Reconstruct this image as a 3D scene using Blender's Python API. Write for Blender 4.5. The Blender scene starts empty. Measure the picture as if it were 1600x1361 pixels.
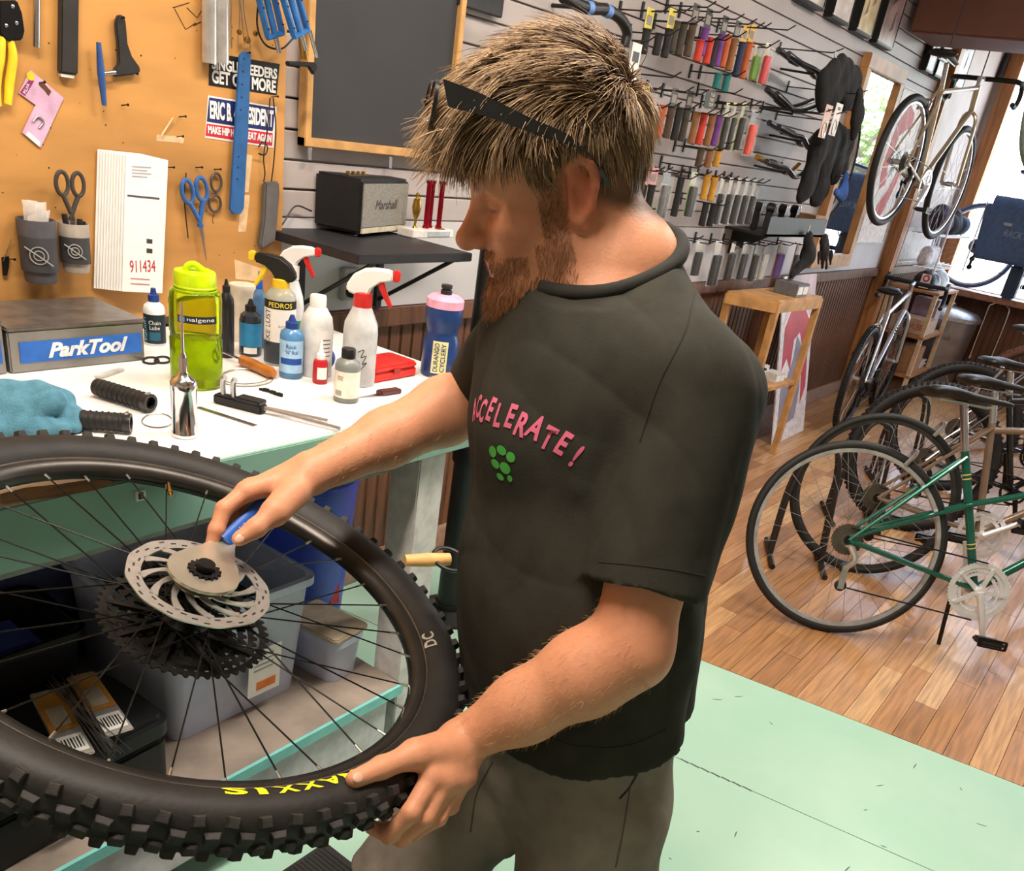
import bpy, bmesh, math, random
import numpy as np
from mathutils import Matrix, Vector, Euler, Quaternion
from mathutils.bvhtree import BVHTree
rnd = random.Random(7)
S = bpy.context.scene
COL = S.collection
PI = math.pi

# ---------------------------------------------------------------- camera (photo treated as 1600 x 1361)
FPX = 1365.0
PX, PY = 800.0, 900.0                 # principal point of the cropped photograph
CAMH = 1.5
_dn = np.array([365.0 - PX, 3530.0 - PY, FPX]); _dn /= np.linalg.norm(_dn)
_ax = np.array([1910.0 - PX, 375.0 - PY, FPX]); _ax /= np.linalg.norm(_ax)
_ax = _ax - _dn * _ax.dot(_dn); _ax /= np.linalg.norm(_ax)
_up = -_dn
_yy = np.cross(_up, _ax)
RC = np.stack([_ax, _yy, _up])        # world = RC @ (right, down, forward)
CAM = np.array([0, 0, CAMH])
cd = bpy.data.cameras.new('camera'); cam = bpy.data.objects.new('camera', cd); COL.objects.link(cam)
cd.sensor_fit = 'HORIZONTAL'; cd.sensor_width = 36.0; cd.lens = FPX / 1600 * 36.0
cd.shift_x = 0.0; cd.shift_y = (PY - 680.5) / 1600.0
cd.clip_start = 0.02; cd.clip_end = 100
mw = Matrix.Identity(4)
for i in range(3):
    mw[i][0] = RC[i, 0]; mw[i][1] = -RC[i, 1]; mw[i][2] = -RC[i, 2]; mw[i][3] = CAM[i]
cam.matrix_world = mw
S.camera = cam
def ray(x, y): return RC @ np.array([(x - PX) / FPX, (y - PY) / FPX, 1.0])
def DP(x, y, t): return Vector(CAM + t * ray(x, y))
def onz(x, y, z): r = ray(x, y); return Vector(CAM + (z - CAM[2]) / r[2] * r)
def ony(x, y, Y): r = ray(x, y); return Vector(CAM + Y / r[1] * r)
def onx(x, y, X): r = ray(x, y); return Vector(CAM + X / r[0] * r)

# ---------------------------------------------------------------- view, world, lights
S.view_settings.view_transform = 'Standard'
S.view_settings.look = 'None'
S.view_settings.gamma = 1.0
S.view_settings.use_curve_mapping = False
S.view_settings.exposure = 0.25
world = bpy.data.worlds.new('sky'); S.world = world; world.use_nodes = True
wn = world.node_tree; bgn = wn.nodes['Background']
sky = wn.nodes.new('ShaderNodeTexSky'); sky.sky_type = 'NISHITA'; sky.sun_elevation = math.radians(50); sky.sun_rotation = math.radians(200); sky.sun_disc = False
mixw = wn.nodes.new('ShaderNodeMixRGB'); mixw.inputs[0].default_value = 0.75; mixw.inputs[2].default_value = (1.0, 1.0, 1.0, 1)
wn.links.new(sky.outputs[0], mixw.inputs[1]); wn.links.new(mixw.outputs[0], bgn.inputs[0]); bgn.inputs[1].default_value = 4.0

def srgb(h):
    h = h.lstrip('#'); v = [int(h[i:i + 2], 16) / 255 for i in (0, 2, 4)]
    return tuple((c / 12.92 if c <= 0.04045 else ((c + 0.055) / 1.055) ** 2.4) for c in v)

def area(name, loc, size, power, col=(1, 1, 1), target=None):
    l = bpy.data.lights.new(name, 'AREA'); l.shape = 'RECTANGLE'; l.size = size[0]; l.size_y = size[1]; l.energy = power; l.color = col
    o = bpy.data.objects.new(name, l); COL.objects.link(o); o.location = loc
    if target is not None:
        o.rotation_euler = (Vector(target) - Vector(loc)).to_track_quat('-Z', 'Y').to_euler()
    return o
CEIL = 2.95
# the shop's ceiling strip lights, all above the frame
LAMPS = [('bench', (0.35, 0.75, CEIL - 0.13), 52, (1.0, 0.87, 0.74)), ('aisle', (1.95, 0.6, CEIL - 0.13), 42, (1.0, 0.88, 0.77)), ('display', (4.2, 0.3, CEIL - 0.13), 44, (1.0, 0.92, 0.87))]
for nm, p, w, c in LAMPS:
    area('strip_light_%s_offscreen' % nm, p, (1.15, 0.22), w, c)

# ---------------------------------------------------------------- materials
MATS = {}
def mat(name, col='#808080', rough=.5, metal=0., noise=.10, scale=30., bump=0., bscale=None, spec=.5, trans=0., ior=1.45, alpha=1., emit=None, estr=0., coat=0., sss=0., vcol=None, stretch=None, col2=None):
    if name in MATS: return MATS[name]
    m = bpy.data.materials.new(name); m.use_nodes = True; nt = m.node_tree; b = nt.nodes['Principled BSDF']
    c = (*srgb(col), 1)
    tc = nt.nodes.new('ShaderNodeTexCoord'); mp = nt.nodes.new('ShaderNodeMapping'); nt.links.new(tc.outputs['Object'], mp.inputs[0])
    if stretch: mp.inputs['Scale'].default_value = stretch
    nz = nt.nodes.new('ShaderNodeTexNoise'); nz.inputs['Scale'].default_value = scale; nz.inputs['Detail'].default_value = 4
    nt.links.new(mp.outputs[0], nz.inputs[0])
    mx = nt.nodes.new('ShaderNodeMixRGB'); mx.blend_type = 'MIX'
    c2 = (*srgb(col2), 1) if col2 else tuple(max(0, x * (1 - 2.2 * noise)) for x in c[:3]) + (1,)
    c1 = c if col2 else tuple(min(1, x * (1 + noise)) for x in c[:3]) + (1,)
    mx.inputs[1].default_value = c1; mx.inputs[2].default_value = c2
    rp = nt.nodes.new('ShaderNodeValToRGB'); rp.color_ramp.elements[0].position = .38; rp.color_ramp.elements[1].position = .72
    nt.links.new(nz.outputs[0], rp.inputs[0]); nt.links.new(rp.outputs[0], mx.inputs[0])
    src = mx.outputs[0]
    if vcol:
        at = nt.nodes.new('ShaderNodeAttribute'); at.attribute_name = vcol
        m2 = nt.nodes.new('ShaderNodeMixRGB'); m2.blend_type = 'MULTIPLY'; m2.inputs[0].default_value = 1
        nt.links.new(at.outputs[0], m2.inputs[1]); nt.links.new(src, m2.inputs[2]); src = m2.outputs[0]
    nt.links.new(src, b.inputs['Base Color'])
    b.inputs['Roughness'].default_value = rough; b.inputs['Metallic'].default_value = metal
    b.inputs['Specular IOR Level'].default_value = spec; b.inputs['IOR'].default_value = ior
    b.inputs['Transmission Weight'].default_value = trans; b.inputs['Alpha'].default_value = alpha; b.inputs['Coat Weight'].default_value = coat
    if sss:
        b.inputs['Subsurface Weight'].default_value = sss; b.inputs['Subsurface Radius'].default_value = (.012, .005, .003); b.inputs['Subsurface Scale'].default_value = 1.0
    if emit:
        b.inputs['Emission Color'].default_value = (*srgb(emit), 1); b.inputs['Emission Strength'].default_value = estr
    if bump:
        bp = nt.nodes.new('ShaderNodeBump'); bp.inputs['Strength'].default_value = bump; bp.inputs['Distance'].default_value = .004
        n2 = nt.nodes.new('ShaderNodeTexNoise'); n2.inputs['Scale'].default_value = bscale or scale * 3; n2.inputs['Detail'].default_value = 3
        nt.links.new(mp.outputs[0], n2.inputs[0]); nt.links.new(n2.outputs[0], bp.inputs['Height']); nt.links.new(bp.outputs[0], b.inputs['Normal'])
    MATS[name] = m
    return m
def pl(col, rough=.4, **k): return mat('plastic_' + col.lstrip('#') + '_%d' % int(rough * 100) + ''.join('%s%s' % kv for kv in sorted(k.items())), col, rough, **k)
BLACK = lambda: pl('#161616', .45)
RUBBER = lambda: mat('rubber', '#1b1a19', .62, bump=.25, bscale=220)
STEEL = lambda: mat('steel', '#b9b9bb', .28, 1., noise=.05)
ALU = lambda: mat('aluminium', '#c9c9cb', .36, 1., noise=.06, scale=60)
CHROME = lambda: mat('chrome', '#d9d9dc', .12, 1., noise=.03)
DARKM = lambda: mat('dark_metal', '#2b2b2d', .4, .8)
PAPER = lambda: pl('#ece9e4', .7, noise=.03)
PINE = lambda: mat('pine', '#c08a52', .5, noise=.18, scale=14, stretch=(1, 1, .15), bump=.05)

# ---------------------------------------------------------------- mesh building
class MB:
    def __init__(s): s.v = []; s.f = []; s.mi = []; s.cur = 0
    def add(s, vs, fs, M=None):
        o = len(s.v)
        if M is not None: vs = [M @ Vector(v) for v in vs]
        s.v.extend([tuple(v) for v in vs]); s.f.extend([tuple(i + o for i in f) for f in fs]); s.mi.extend([s.cur] * len(fs)); return s
    def box(s, c, size, M=None):
        x, y, z = [q / 2 for q in size]
        vs = [(c[0] + a * x, c[1] + b * y, c[2] + d * z) for a in (-1, 1) for b in (-1, 1) for d in (-1, 1)]
        return s.add(vs, [(0, 1, 3, 2), (4, 6, 7, 5), (0, 4, 5, 1), (2, 3, 7, 6), (0, 2, 6, 4), (1, 5, 7, 3)], M)
    def prism(s, poly, t, M=None, z0=0.):
        n = len(poly); ar = sum(poly[i][0] * poly[(i + 1) % n][1] - poly[(i + 1) % n][0] * poly[i][1] for i in range(n))
        if ar < 0: poly = poly[::-1]
        vs = [(p[0], p[1], z0) for p in poly] + [(p[0], p[1], z0 + t) for p in poly]
        return s.add(vs, [tuple(range(n - 1, -1, -1)), tuple(range(n, 2 * n))] + [(i, (i + 1) % n, n + (i + 1) % n, n + i) for i in range(n)], M)
    def ring(s, outer, inner, t, M=None, z0=0.):           # two loops of equal length
        n = len(outer); vs = []
        for z in (z0, z0 + t): vs += [(p[0], p[1], z) for p in outer] + [(p[0], p[1], z) for p in inner]
        fs = []
        for i in range(n):
            j = (i + 1) % n
            fs += [(i, n + i, n + j, j), (2 * n + i, 2 * n + j, 3 * n + j, 3 * n + i), (i, j, 2 * n + j, 2 * n + i), (n + i, 3 * n + i, 3 * n + j, n + j)]
        return s.add(vs, fs, M)
    def tube(s, pts, r, n=8, closed=False, M=None, caps=True, flat=None):
        P = [Vector(p) for p in pts]; m = len(P); R_ = r if hasattr(r, '__len__') else [r] * m
        T = []
        for i in range(m):
            a = P[(i - 1) % m] if (closed or i > 0) else P[i]; b = P[(i + 1) % m] if (closed or i < m - 1) else P[i]
            d = b - a; T.append(d.normalized() if d.length > 1e-9 else Vector((0, 0, 1)))
        u = T[0].orthogonal().normalized(); vs = []; fs = []
        for i in range(m):
            if i: u = (u - T[i] * u.dot(T[i])); u = u.normalized() if u.length > 1e-6 else T[i].orthogonal().normalized()
            w = T[i].cross(u)
            for k in range(n):
                a = 2 * PI * k / n; fl = flat if flat else 1.
                vs.append(P[i] + (u * math.cos(a) + w * math.sin(a) * fl) * R_[i])
        for i in range(m if closed else m - 1):
            j = (i + 1) % m
            for k in range(n): fs.append((i * n + k, i * n + (k + 1) % n, j * n + (k + 1) % n, j * n + k))
        if caps and not closed: fs += [tuple(range(n - 1, -1, -1)), tuple((m - 1) * n + k for k in range(n))]
        return s.add(vs, fs, M)
    def lathe(s, prof, n=24, M=None):
        vs = []; fs = []
        for r, z in prof:
            for k in range(n): a = 2 * PI * k / n; vs.append((r * math.cos(a), r * math.sin(a), z))
        m = len(prof)
        for i in range(m - 1):
            for k in range(n): fs.append((i * n + k, i * n + (k + 1) % n, (i + 1) * n + (k + 1) % n, (i + 1) * n + k))
        if prof[0][0] > 1e-6: fs.append(tuple(range(n - 1, -1, -1)))
        if prof[-1][0] > 1e-6: fs.append(tuple((m - 1) * n + k for k in range(n)))
        return s.add(vs, fs, M)
    def torus(s, R_, r, n=48, m=12, M=None, sy=1.):
        vs = []; fs = []
        for i in range(n):
            a = 2 * PI * i / n
            for k in range(m):
                b = 2 * PI * k / m; q = R_ + r * math.cos(b); vs.append((q * math.cos(a), q * math.sin(a), r * sy * math.sin(b)))
        for i in range(n):
            for k in range(m): fs.append((i * m + k, ((i + 1) % n) * m + k, ((i + 1) % n) * m + (k + 1) % m, i * m + (k + 1) % m))
        return s.add(vs, fs, M)
    def ball(s, c, r, n=12, M=None):
        r = r if hasattr(r, '__len__') else (r, r, r)
        prof = [(math.sin(PI * i / n), -math.cos(PI * i / n)) for i in range(n + 1)]
        T = Matrix.Translation(c) @ Matrix.Diagonal((*r, 1)); T = M @ T if M is not None else T
        prof[0] = (1e-4, -1); prof[-1] = (1e-4, 1)
        return s.lathe(prof, 2 * n, T)
    def mesh(s, name, bevel=0., seg=2, angle=30):
        me = bpy.data.meshes.new(name); me.from_pydata(s.v, [], s.f)
        if bevel:
            bm = bmesh.new(); bm.from_mesh(me)
            bmesh.ops.recalc_face_normals(bm, faces=bm.faces)
            ed = [e for e in bm.edges if len(e.link_faces) == 2 and e.calc_face_angle(0) > math.radians(angle)]
            bmesh.ops.bevel(bm, geom=ed, offset=bevel, segments=seg, affect='EDGES', clamp_overlap=True)
            bm.to_mesh(me); bm.free()
        elif any(s.mi):
            me.polygons.foreach_set('material_index', s.mi)
        return me

def rawobj(name, me, m=None, parent=None, mw=None, smooth=40):
    o = bpy.data.objects.new(name, me); COL.objects.link(o)
    if m is not None and not me.materials:
        for q in (m if isinstance(m, (list, tuple)) else [m]): me.materials.append(q)
    if parent is not None: o.parent = parent
    if mw is not None: o.matrix_local = mw
    if smooth:
        me.polygons.foreach_set('use_smooth', [True] * len(me.polygons))
        try: me.set_sharp_from_angle(angle=math.radians(smooth))
        except Exception: pass
    return o
def tag(o, label=None, cat=None, group=None, kind=None):
    if label: o['label'] = label
    if cat: o['category'] = cat
    if group: o['group'] = group
    if kind: o['kind'] = kind
    return o
def ob(name, mb, m, parent=None, label=None, cat=None, group=None, kind=None, bevel=0., mw=None, smooth=40, seg=2):
    me = mb.mesh(name, bevel, seg) if isinstance(mb, MB) else mb
    o = rawobj(name, me, m, parent, mw, smooth)
    return tag(o, label, cat, group, kind)
def rebase(o, base):                                            # move a one-mesh thing's origin to its base
    o.data.transform(Matrix.Translation(-Vector(base))); o.location = base; return o
def thing(name, label, cat, loc=(0, 0, 0), rot=None, group=None, M=None):
    o = bpy.data.objects.new(name, None); COL.objects.link(o); o.empty_display_size = .05
    if M is not None: o.matrix_world = M
    else:
        o.location = loc
        if rot is not None: o.rotation_euler = rot if hasattr(rot, '__len__') else (0, 0, rot)
    return tag(o, label, cat, group)
def copytree(o, parent=None):
    c = o.copy(); COL.objects.link(c); c.parent = parent
    for ch in list(o.children): copytree(ch, c)
    return c
def frame(o, x, z=None, y=None):                                # matrix from origin and two axes
    x = Vector(x).normalized()
    if z is not None:
        z = Vector(z); z = (z - x * z.dot(x)).normalized(); y = z.cross(x)
    else:
        y = Vector(y); y = (y - x * y.dot(x)).normalized(); z = x.cross(y)
    M = Matrix.Identity(4)
    for i in range(3): M[i][0] = x[i]; M[i][1] = y[i]; M[i][2] = z[i]; M[i][3] = o[i]
    return M
def circle(r, n=32, c=(0, 0), a0=0, a1=2 * PI): return [(c[0] + r * math.cos(a0 + (a1 - a0) * i / n), c[1] + r * math.sin(a0 + (a1 - a0) * i / n)) for i in range(n)]
def bez(pts, n=24):                                             # Catmull-Rom through points
    P = [Vector(p) for p in pts]; P = [P[0] * 2 - P[1]] + P + [P[-1] * 2 - P[-2]]; out = []
    m = len(P) - 3
    for i in range(m):
        a, b, c, d = P[i:i + 4]
        k = max(2, n // m)
        for j in range(k):
            t = j / k; out.append(.5 * ((2 * b) + (c - a) * t + (2 * a - 5 * b + 4 * c - d) * t * t + (3 * b - a - 3 * c + d) * t ** 3))
    out.append(P[-2]); return out
def textmesh(body, size, ext=.0004, width=1., bold=0., shear=0., space=1., align='CENTER'):
    cu = bpy.data.curves.new('lettering', 'FONT'); cu.body = body; cu.size = size; cu.extrude = ext; cu.align_x = align; cu.align_y = 'CENTER'; cu.offset = bold; cu.shear = shear; cu.space_character = space; cu.resolution_u = 3
    o = bpy.data.objects.new('lettering', cu); COL.objects.link(o)
    dg = bpy.context.evaluated_depsgraph_get(); me = bpy.data.meshes.new_from_object(o.evaluated_get(dg))
    bpy.data.objects.remove(o); bpy.data.curves.remove(cu)
    if width != 1.: me.transform(Matrix.Diagonal((width, 1, 1, 1)))
    return me
def text(body, size, M, m, parent, name='lettering', fit=None, **k):
    me = textmesh(body, size, **k)
    if fit:
        xs = [v.co.x for v in me.vertices]; ys = [v.co.y for v in me.vertices]; w = max(xs) - min(xs); h = max(ys) - min(ys)
        me.transform(Matrix.Diagonal((fit[0] / w, fit[1] / h, 1, 1)) @ Matrix.Translation((-(max(xs) + min(xs)) / 2, -(max(ys) + min(ys)) / 2, 0)))
    me.transform(M)
    return rawobj(name, me, m, parent, smooth=0)
# ---------------------------------------------------------------- the room
YW = 1.946; XW = 8.85; XL = -2.2; YB = -3.2
def struct(name, mb, m, **k): return ob(name, mb, m, kind='structure', **k)
WALLM = mat('wall_paint', '#cbbeb6', .6, noise=.04, scale=6)
WAINM = mat('wainscot_wood', '#6b4733', .45, noise=.22, scale=8, stretch=(6, 6, .5), bump=.06)
OAK = mat('trim_wood', '#a8703f', .45, noise=.2, scale=10, stretch=(4, 4, .4))
floor = struct('floor', MB().box(((XL + XW) / 2, (YB + YW) / 2, -.07), (XW - XL + .4, YW - YB + .4, .1)), pl('#4a3a2c', .8))
bl = (onz(1104, 1035, 0), onz(1600, 1230, 0)); bdir = (bl[1] - bl[0]).normalized()
def bx(y): return bl[0].x + (y - bl[0].y) * bdir.x / bdir.y
def cx_(y): return bx(y) - .565
GREEN = mat('green_floor_paint', '#a3ccb6', .32, noise=.05, scale=3, bump=.03, bscale=25, col2='#b0d2be')
for poly in ([(cx_(YW) + .0015, YW), (bx(YW), YW), (bx(YB), YB), (cx_(YB) + .0015, YB)], [(XL, YW), (cx_(YW) - .0015, YW), (cx_(YB) - .0015, YB), (XL, YB)]):
    ob('painted_sheet', MB().prism(poly, .022, z0=-.022), GREEN, floor)
# dark worn seams and scuffs on the green paint
sc = MB()
for _ in range(55):
    a = Vector((rnd.uniform(1.0, 2.55), rnd.uniform(-.6, 1.0), .0004)); L = rnd.uniform(.004, .02); t = rnd.uniform(0, PI)
    if a.x > bx(a.y) - .02: continue
    M_ = Matrix.Translation(a) @ Matrix.Rotation(t, 4, 'Z'); sc.prism([(-L, -.001), (0, -.0018), (L, -.0006), (L * .5, .0015), (-L * .6, .001)], .0002, M_)
for k in range(7):
    y = .62 - k * .03; M_ = Matrix.Translation((cx_(y), y, .0004)); sc.prism([(-.003, -.014), (.003, -.01), (.002, .014), (-.002, .012)], .0002, M_)
ob('paint_scuffs', sc, pl('#54605a', .8), floor, kind='stuff')
# oak planks along the long wall, cut at the painted sheet
def plankmat(i, c): return mat('oak_plank_%d' % i, c, .34, noise=.16, scale=9, stretch=(.6, 9, 1), bump=.04, bscale=40, coat=.12)
PLM = [plankmat(i, c) for i, c in enumerate(['#b4875a', '#a87a4f', '#bf9465', '#9c7048', '#b08154', '#c49c6e'])]
pw = .073; rest = [MB() for _ in PLM]; planks = []
y = YW - .015; row = 0
while y > YB + .1:
    x = bx(y - pw / 2) + .003; first = rnd.uniform(.25, .95)
    while x < XW - .02:
        L = min(first, XW - .01 - x); first = rnd.uniform(.6, 1.15)
        planks.append((x, y, L, x < bx(y) + .01)); x += L + .0016
    y -= pw + .0016; row += 1
def seen(x, y):
    v = RC.T @ (np.array([x, y, 0]) - CAM); q = (PX + FPX * v[0] / v[2], PY + FPX * v[1] / v[2]); return v[2] > 0 and -100 < q[0] < 1900 and q[1] < 1500
planks.sort(key=lambda p: math.hypot(p[0] + p[2] / 2, p[1]) + (0 if seen(p[0] + p[2] / 2, p[1]) or seen(p[0], p[1]) else 50))
for i, (x, y, L, cut) in enumerate(planks):
    k = rnd.randrange(len(PLM)); h = rnd.uniform(-.0005, .0003)
    x0 = bx(y) + .003 if cut else x; x1 = bx(y - pw) + .003 if cut else x
    poly = [(x0, y), (x + L, y), (x + L, y - pw), (x1, y - pw)]
    if i < 298: ob('plank', MB().prism(poly, .02, z0=-.02 + h), PLM[k], floor, smooth=0)
    else: rest[k].prism(poly, .02, z0=-.02 + h)
for k, m_ in enumerate(PLM):
    if rest[k].v: ob('far_planks', rest[k], m_, floor, kind='stuff', smooth=0)

# long wall: backing, slats above, beadboard below
WZ = .945
wall = struct('wall_back', MB().box(((XL + XW + .14) / 2, YW + .07, 1.48), (XW + .14 - XL, .1, 3.0)), mat('slat_backing', '#b0a6a3', .6, noise=.05, scale=4))
sp = .0699; z = 1.404 - 3 * sp; nsl = 0
slatm = mat('slat_paint', '#b0a6a3', .5, noise=.05, scale=4)
while z < 2.9:
    h = sp - .0045
    prof = [(YW + .02, z + .003), (YW + .001, z + .003), (YW, z + .005), (YW, z + h - .001), (YW + .001, z + h + .002), (YW + .02, z + h + .002)]
    mb = MB().add([(XL, p[0], p[1]) for p in prof] + [(7.2, p[0], p[1]) for p in prof], [(i, (i + 1) % 6, 6 + (i + 1) % 6, 6 + i) for i in range(6)] + [tuple(range(5, -1, -1)), tuple(range(6, 12))])
    ob('slat', mb, slatm, wall, smooth=0); z += sp
z0s = 1.404 - 3 * sp
ob('lower_panel', MB().box(((XL + 7.2) / 2, YW + .01, (WZ + z0s) / 2), (7.2 - XL, .02, z0s - WZ)), mat('lower_wall_paint', '#c9c6c8', .55, noise=.03, scale=5), wall)
ob('end_panel', MB().box(((7.2 + XW) / 2, YW + .01, (WZ + 2.95) / 2), (XW - 7.2, .02, 2.95 - WZ)), WALLM, wall)
bw = .052; x = 1.2; bmesh_ = None
M0 = MB().prism([(0, 0), (bw - .012, 0), (bw - .009, .003), (bw - .006, 0), (bw - .004, -.004), (bw - .002, 0), (bw, .004), (bw, .012), (0, .012)], .80)
bme = M0.mesh('board')
while x < XW - .03:
    o = rawobj('board', bme, WAINM, wall, smooth=0); o.location = (x, YW + .006, .09); x += bw + .001
ob('chair_rail', MB().box(((1.2 + XW) / 2, YW - .006, WZ - .03), (XW - 1.2, .036, .055)), WAINM, wall, bevel=.004)
struct('baseboard_back', MB().box(((XL + XW) / 2, YW - .004, .045), (XW - XL, .03, .09)), mat('baseboard_paint', '#9c7f6c', .5), bevel=.004)
ob('lower_backing', MB().box(((XL + 1.2) / 2, YW + .008, WZ / 2), (1.2 - XL, .02, WZ)), WAINM, wall)

# street end: window wall
SZ = .82; WT = 2.62; WY0 = 1.78; WY1 = -2.6
wf = struct('wall_front', MB().box((XW + .07, (YB + YW + .02) / 2, (SZ - .04) / 2), (.14, YW + .02 - YB, SZ - .04)), mat('street_wall', '#5a3d31', .6))
ob('wall_head', MB().box((XW + .07, (YB + YW) / 2, (WT + 2.95) / 2), (.14, YW - YB, 2.95 - WT)), WALLM, wf)
ob('corner_pier', MB().box((XW + .07, (WY0 + .10 + YW + .02) / 2, (WT + SZ) / 2), (.14, YW + .02 - WY0 - .10, WT - SZ)), WALLM, wf)
ob('wall_end', MB().box((XW + .07, (YB + WY1) / 2, (WT + SZ) / 2), (.14, WY1 - YB, WT - SZ)), WALLM, wf)
b2 = MB().prism([(0, 0), (bw - .012, 0), (bw - .006, .004), (bw, 0), (bw, .012), (0, .012)], SZ - .12).mesh('board')
y = YW
while y > -.6:
    o = rawobj('board', b2, WAINM, wf, smooth=0); o.rotation_euler = (0, 0, -PI / 2); o.location = (XW - .004, y, .08); y -= bw + .001
win = bpy.data.objects.new('window_1', None); COL.objects.link(win); win.location = (XW, (WY0 + WY1) / 2, SZ); tag(win, kind='structure')
inv = Matrix.Translation(-Vector(win.location))
def wpart(name, mb, m, **k): return ob(name, mb, m, win, mw=inv, **k)
wpart('window_sill', MB().box((XW - .04, (WY0 + WY1) / 2, SZ - .02), (.26, WY0 - WY1 + .3, .04)), mat('sill_wood', '#9b6d55', .45, noise=.15), bevel=.005)
wpart('jamb', MB().box((XW + .02, WY0 + .06, (SZ + WT) / 2), (.12, .11, WT - SZ)), OAK, bevel=.006)
wpart('jamb', MB().box((XW + .02, WY1 - .06, (SZ + WT) / 2), (.12, .11, WT - SZ)), OAK, bevel=.006)
wpart('mullion', MB().box((XW + .03, -.3, (SZ + WT) / 2), (.08, .09, WT - SZ)), OAK, bevel=.006)
wpart('head_trim', MB().box((XW + .02, (WY0 + WY1) / 2, WT + .05), (.12, WY0 - WY1 + .3, .1)), OAK, bevel=.006)
GLASS = mat('window_glass', '#ffffff', .0, trans=1., ior=1.05, noise=0, alpha=.25, spec=.2)
for a, b in ((WY0, -.25), (-.35, WY1)): wpart('pane', MB().box((XW + .05, (a + b) / 2, (SZ + WT) / 2), (.006, a - b, WT - SZ)), GLASS)
struct('trim_1', MB().box((7.25, YW - .03, 1.475), (.11, .11, 2.95)), OAK, bevel=.008)
struct('wall_left', MB().box((XL - .05, (YB + YW) / 2, 1.475), (.1, YW - YB, 2.95)), WALLM)
struct('wall_behind', MB().box(((XL + XW) / 2, YB - .05, 1.475), (XW - XL, .1, 2.95)), WALLM)
struct('ceiling', MB().box(((XL + XW) / 2, (YB + YW) / 2, CEIL + .05), (XW - XL + .2, YW - YB + .2, .1)), mat('ceiling_paint', '#d8d2cb', .8, noise=.03))
struct('trim_2', MB().box((6.35, -.6, 2.63), (.5, 5.0, .66)), mat('soffit_brown', '#6a4234', .6, noise=.08, scale=4), bevel=.01)
for nm_, p, w_, c_ in LAMPS:
    t = thing('ceiling_light', 'white strip light fixture on the ceiling', 'ceiling light', (p[0], p[1], CEIL), group='strip lights on the ceiling')
    ob('housing', MB().prism([(-.14, 0), (-.10, -.06), (.10, -.06), (.14, 0)], 1.25, Matrix.Translation((-.625, 0, 0)) @ Matrix(((0, 0, 1, 0), (1, 0, 0, 0), (0, 1, 0, 0), (0, 0, 0, 1)))), pl('#e6e4df', .5), t)
    for s in (-.07, .07): ob('tube', MB().tube([(-.57, s, -.085), (.57, s, -.085)], .014, 10), mat('lit_tube', '#ffffff', .4, emit='#fff0dd', estr=4., noise=0), t)
# outside the street window
out = struct('ground_outside', MB().box((18, -1, -.25), (18, 30, .1)), mat('street_concrete', '#c9c7c2', .8, noise=.1, scale=2))
def rtree(p, h, seed):
    r_ = random.Random(seed); t = thing('street_tree', 'leafy street tree outside the shop window', 'tree', p, group='trees outside the window')
    trunk = MB(); lv = MB()
    trunk.tube([(0, 0, 0), (.03, .05, h * .3), (-.05, .1, h * .55)], [.13, .11, .09], 10)
    for k in range(9):
        a = k * 2.4; q = Vector((-.05, .1, h * (.35 + .02 * k))); d = Vector((math.cos(a), math.sin(a), .7)) * r_.uniform(.9, 1.5)
        trunk.tube([q, q + d * .5 + Vector((0, 0, .1)), q + d], [.06, .045, .02], 7)
        for j in range(90):
            c = q + d * r_.uniform(.5, 1.15) + Vector((r_.gauss(0, .25), r_.gauss(0, .25), r_.gauss(0, .2))); e = Euler((r_.uniform(0, 6), r_.uniform(0, 6), r_.uniform(0, 6)))
            lv.prism([(-.06, 0), (0, -.03), (.07, 0), (0, .03)], .001, Matrix.Translation(c) @ e.to_matrix().to_4x4())
    ob('trunk', trunk, mat('bark', '#5a4c42', .9, noise=.2), t); ob('foliage', lv, mat('leaf', '#7c9a4a', .6, noise=.25), t, kind='stuff')
rtree((11.2, -.05, -.2), 3.4, 1); rtree((14.5, -1.6, -.2), 4.2, 5)
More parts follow.
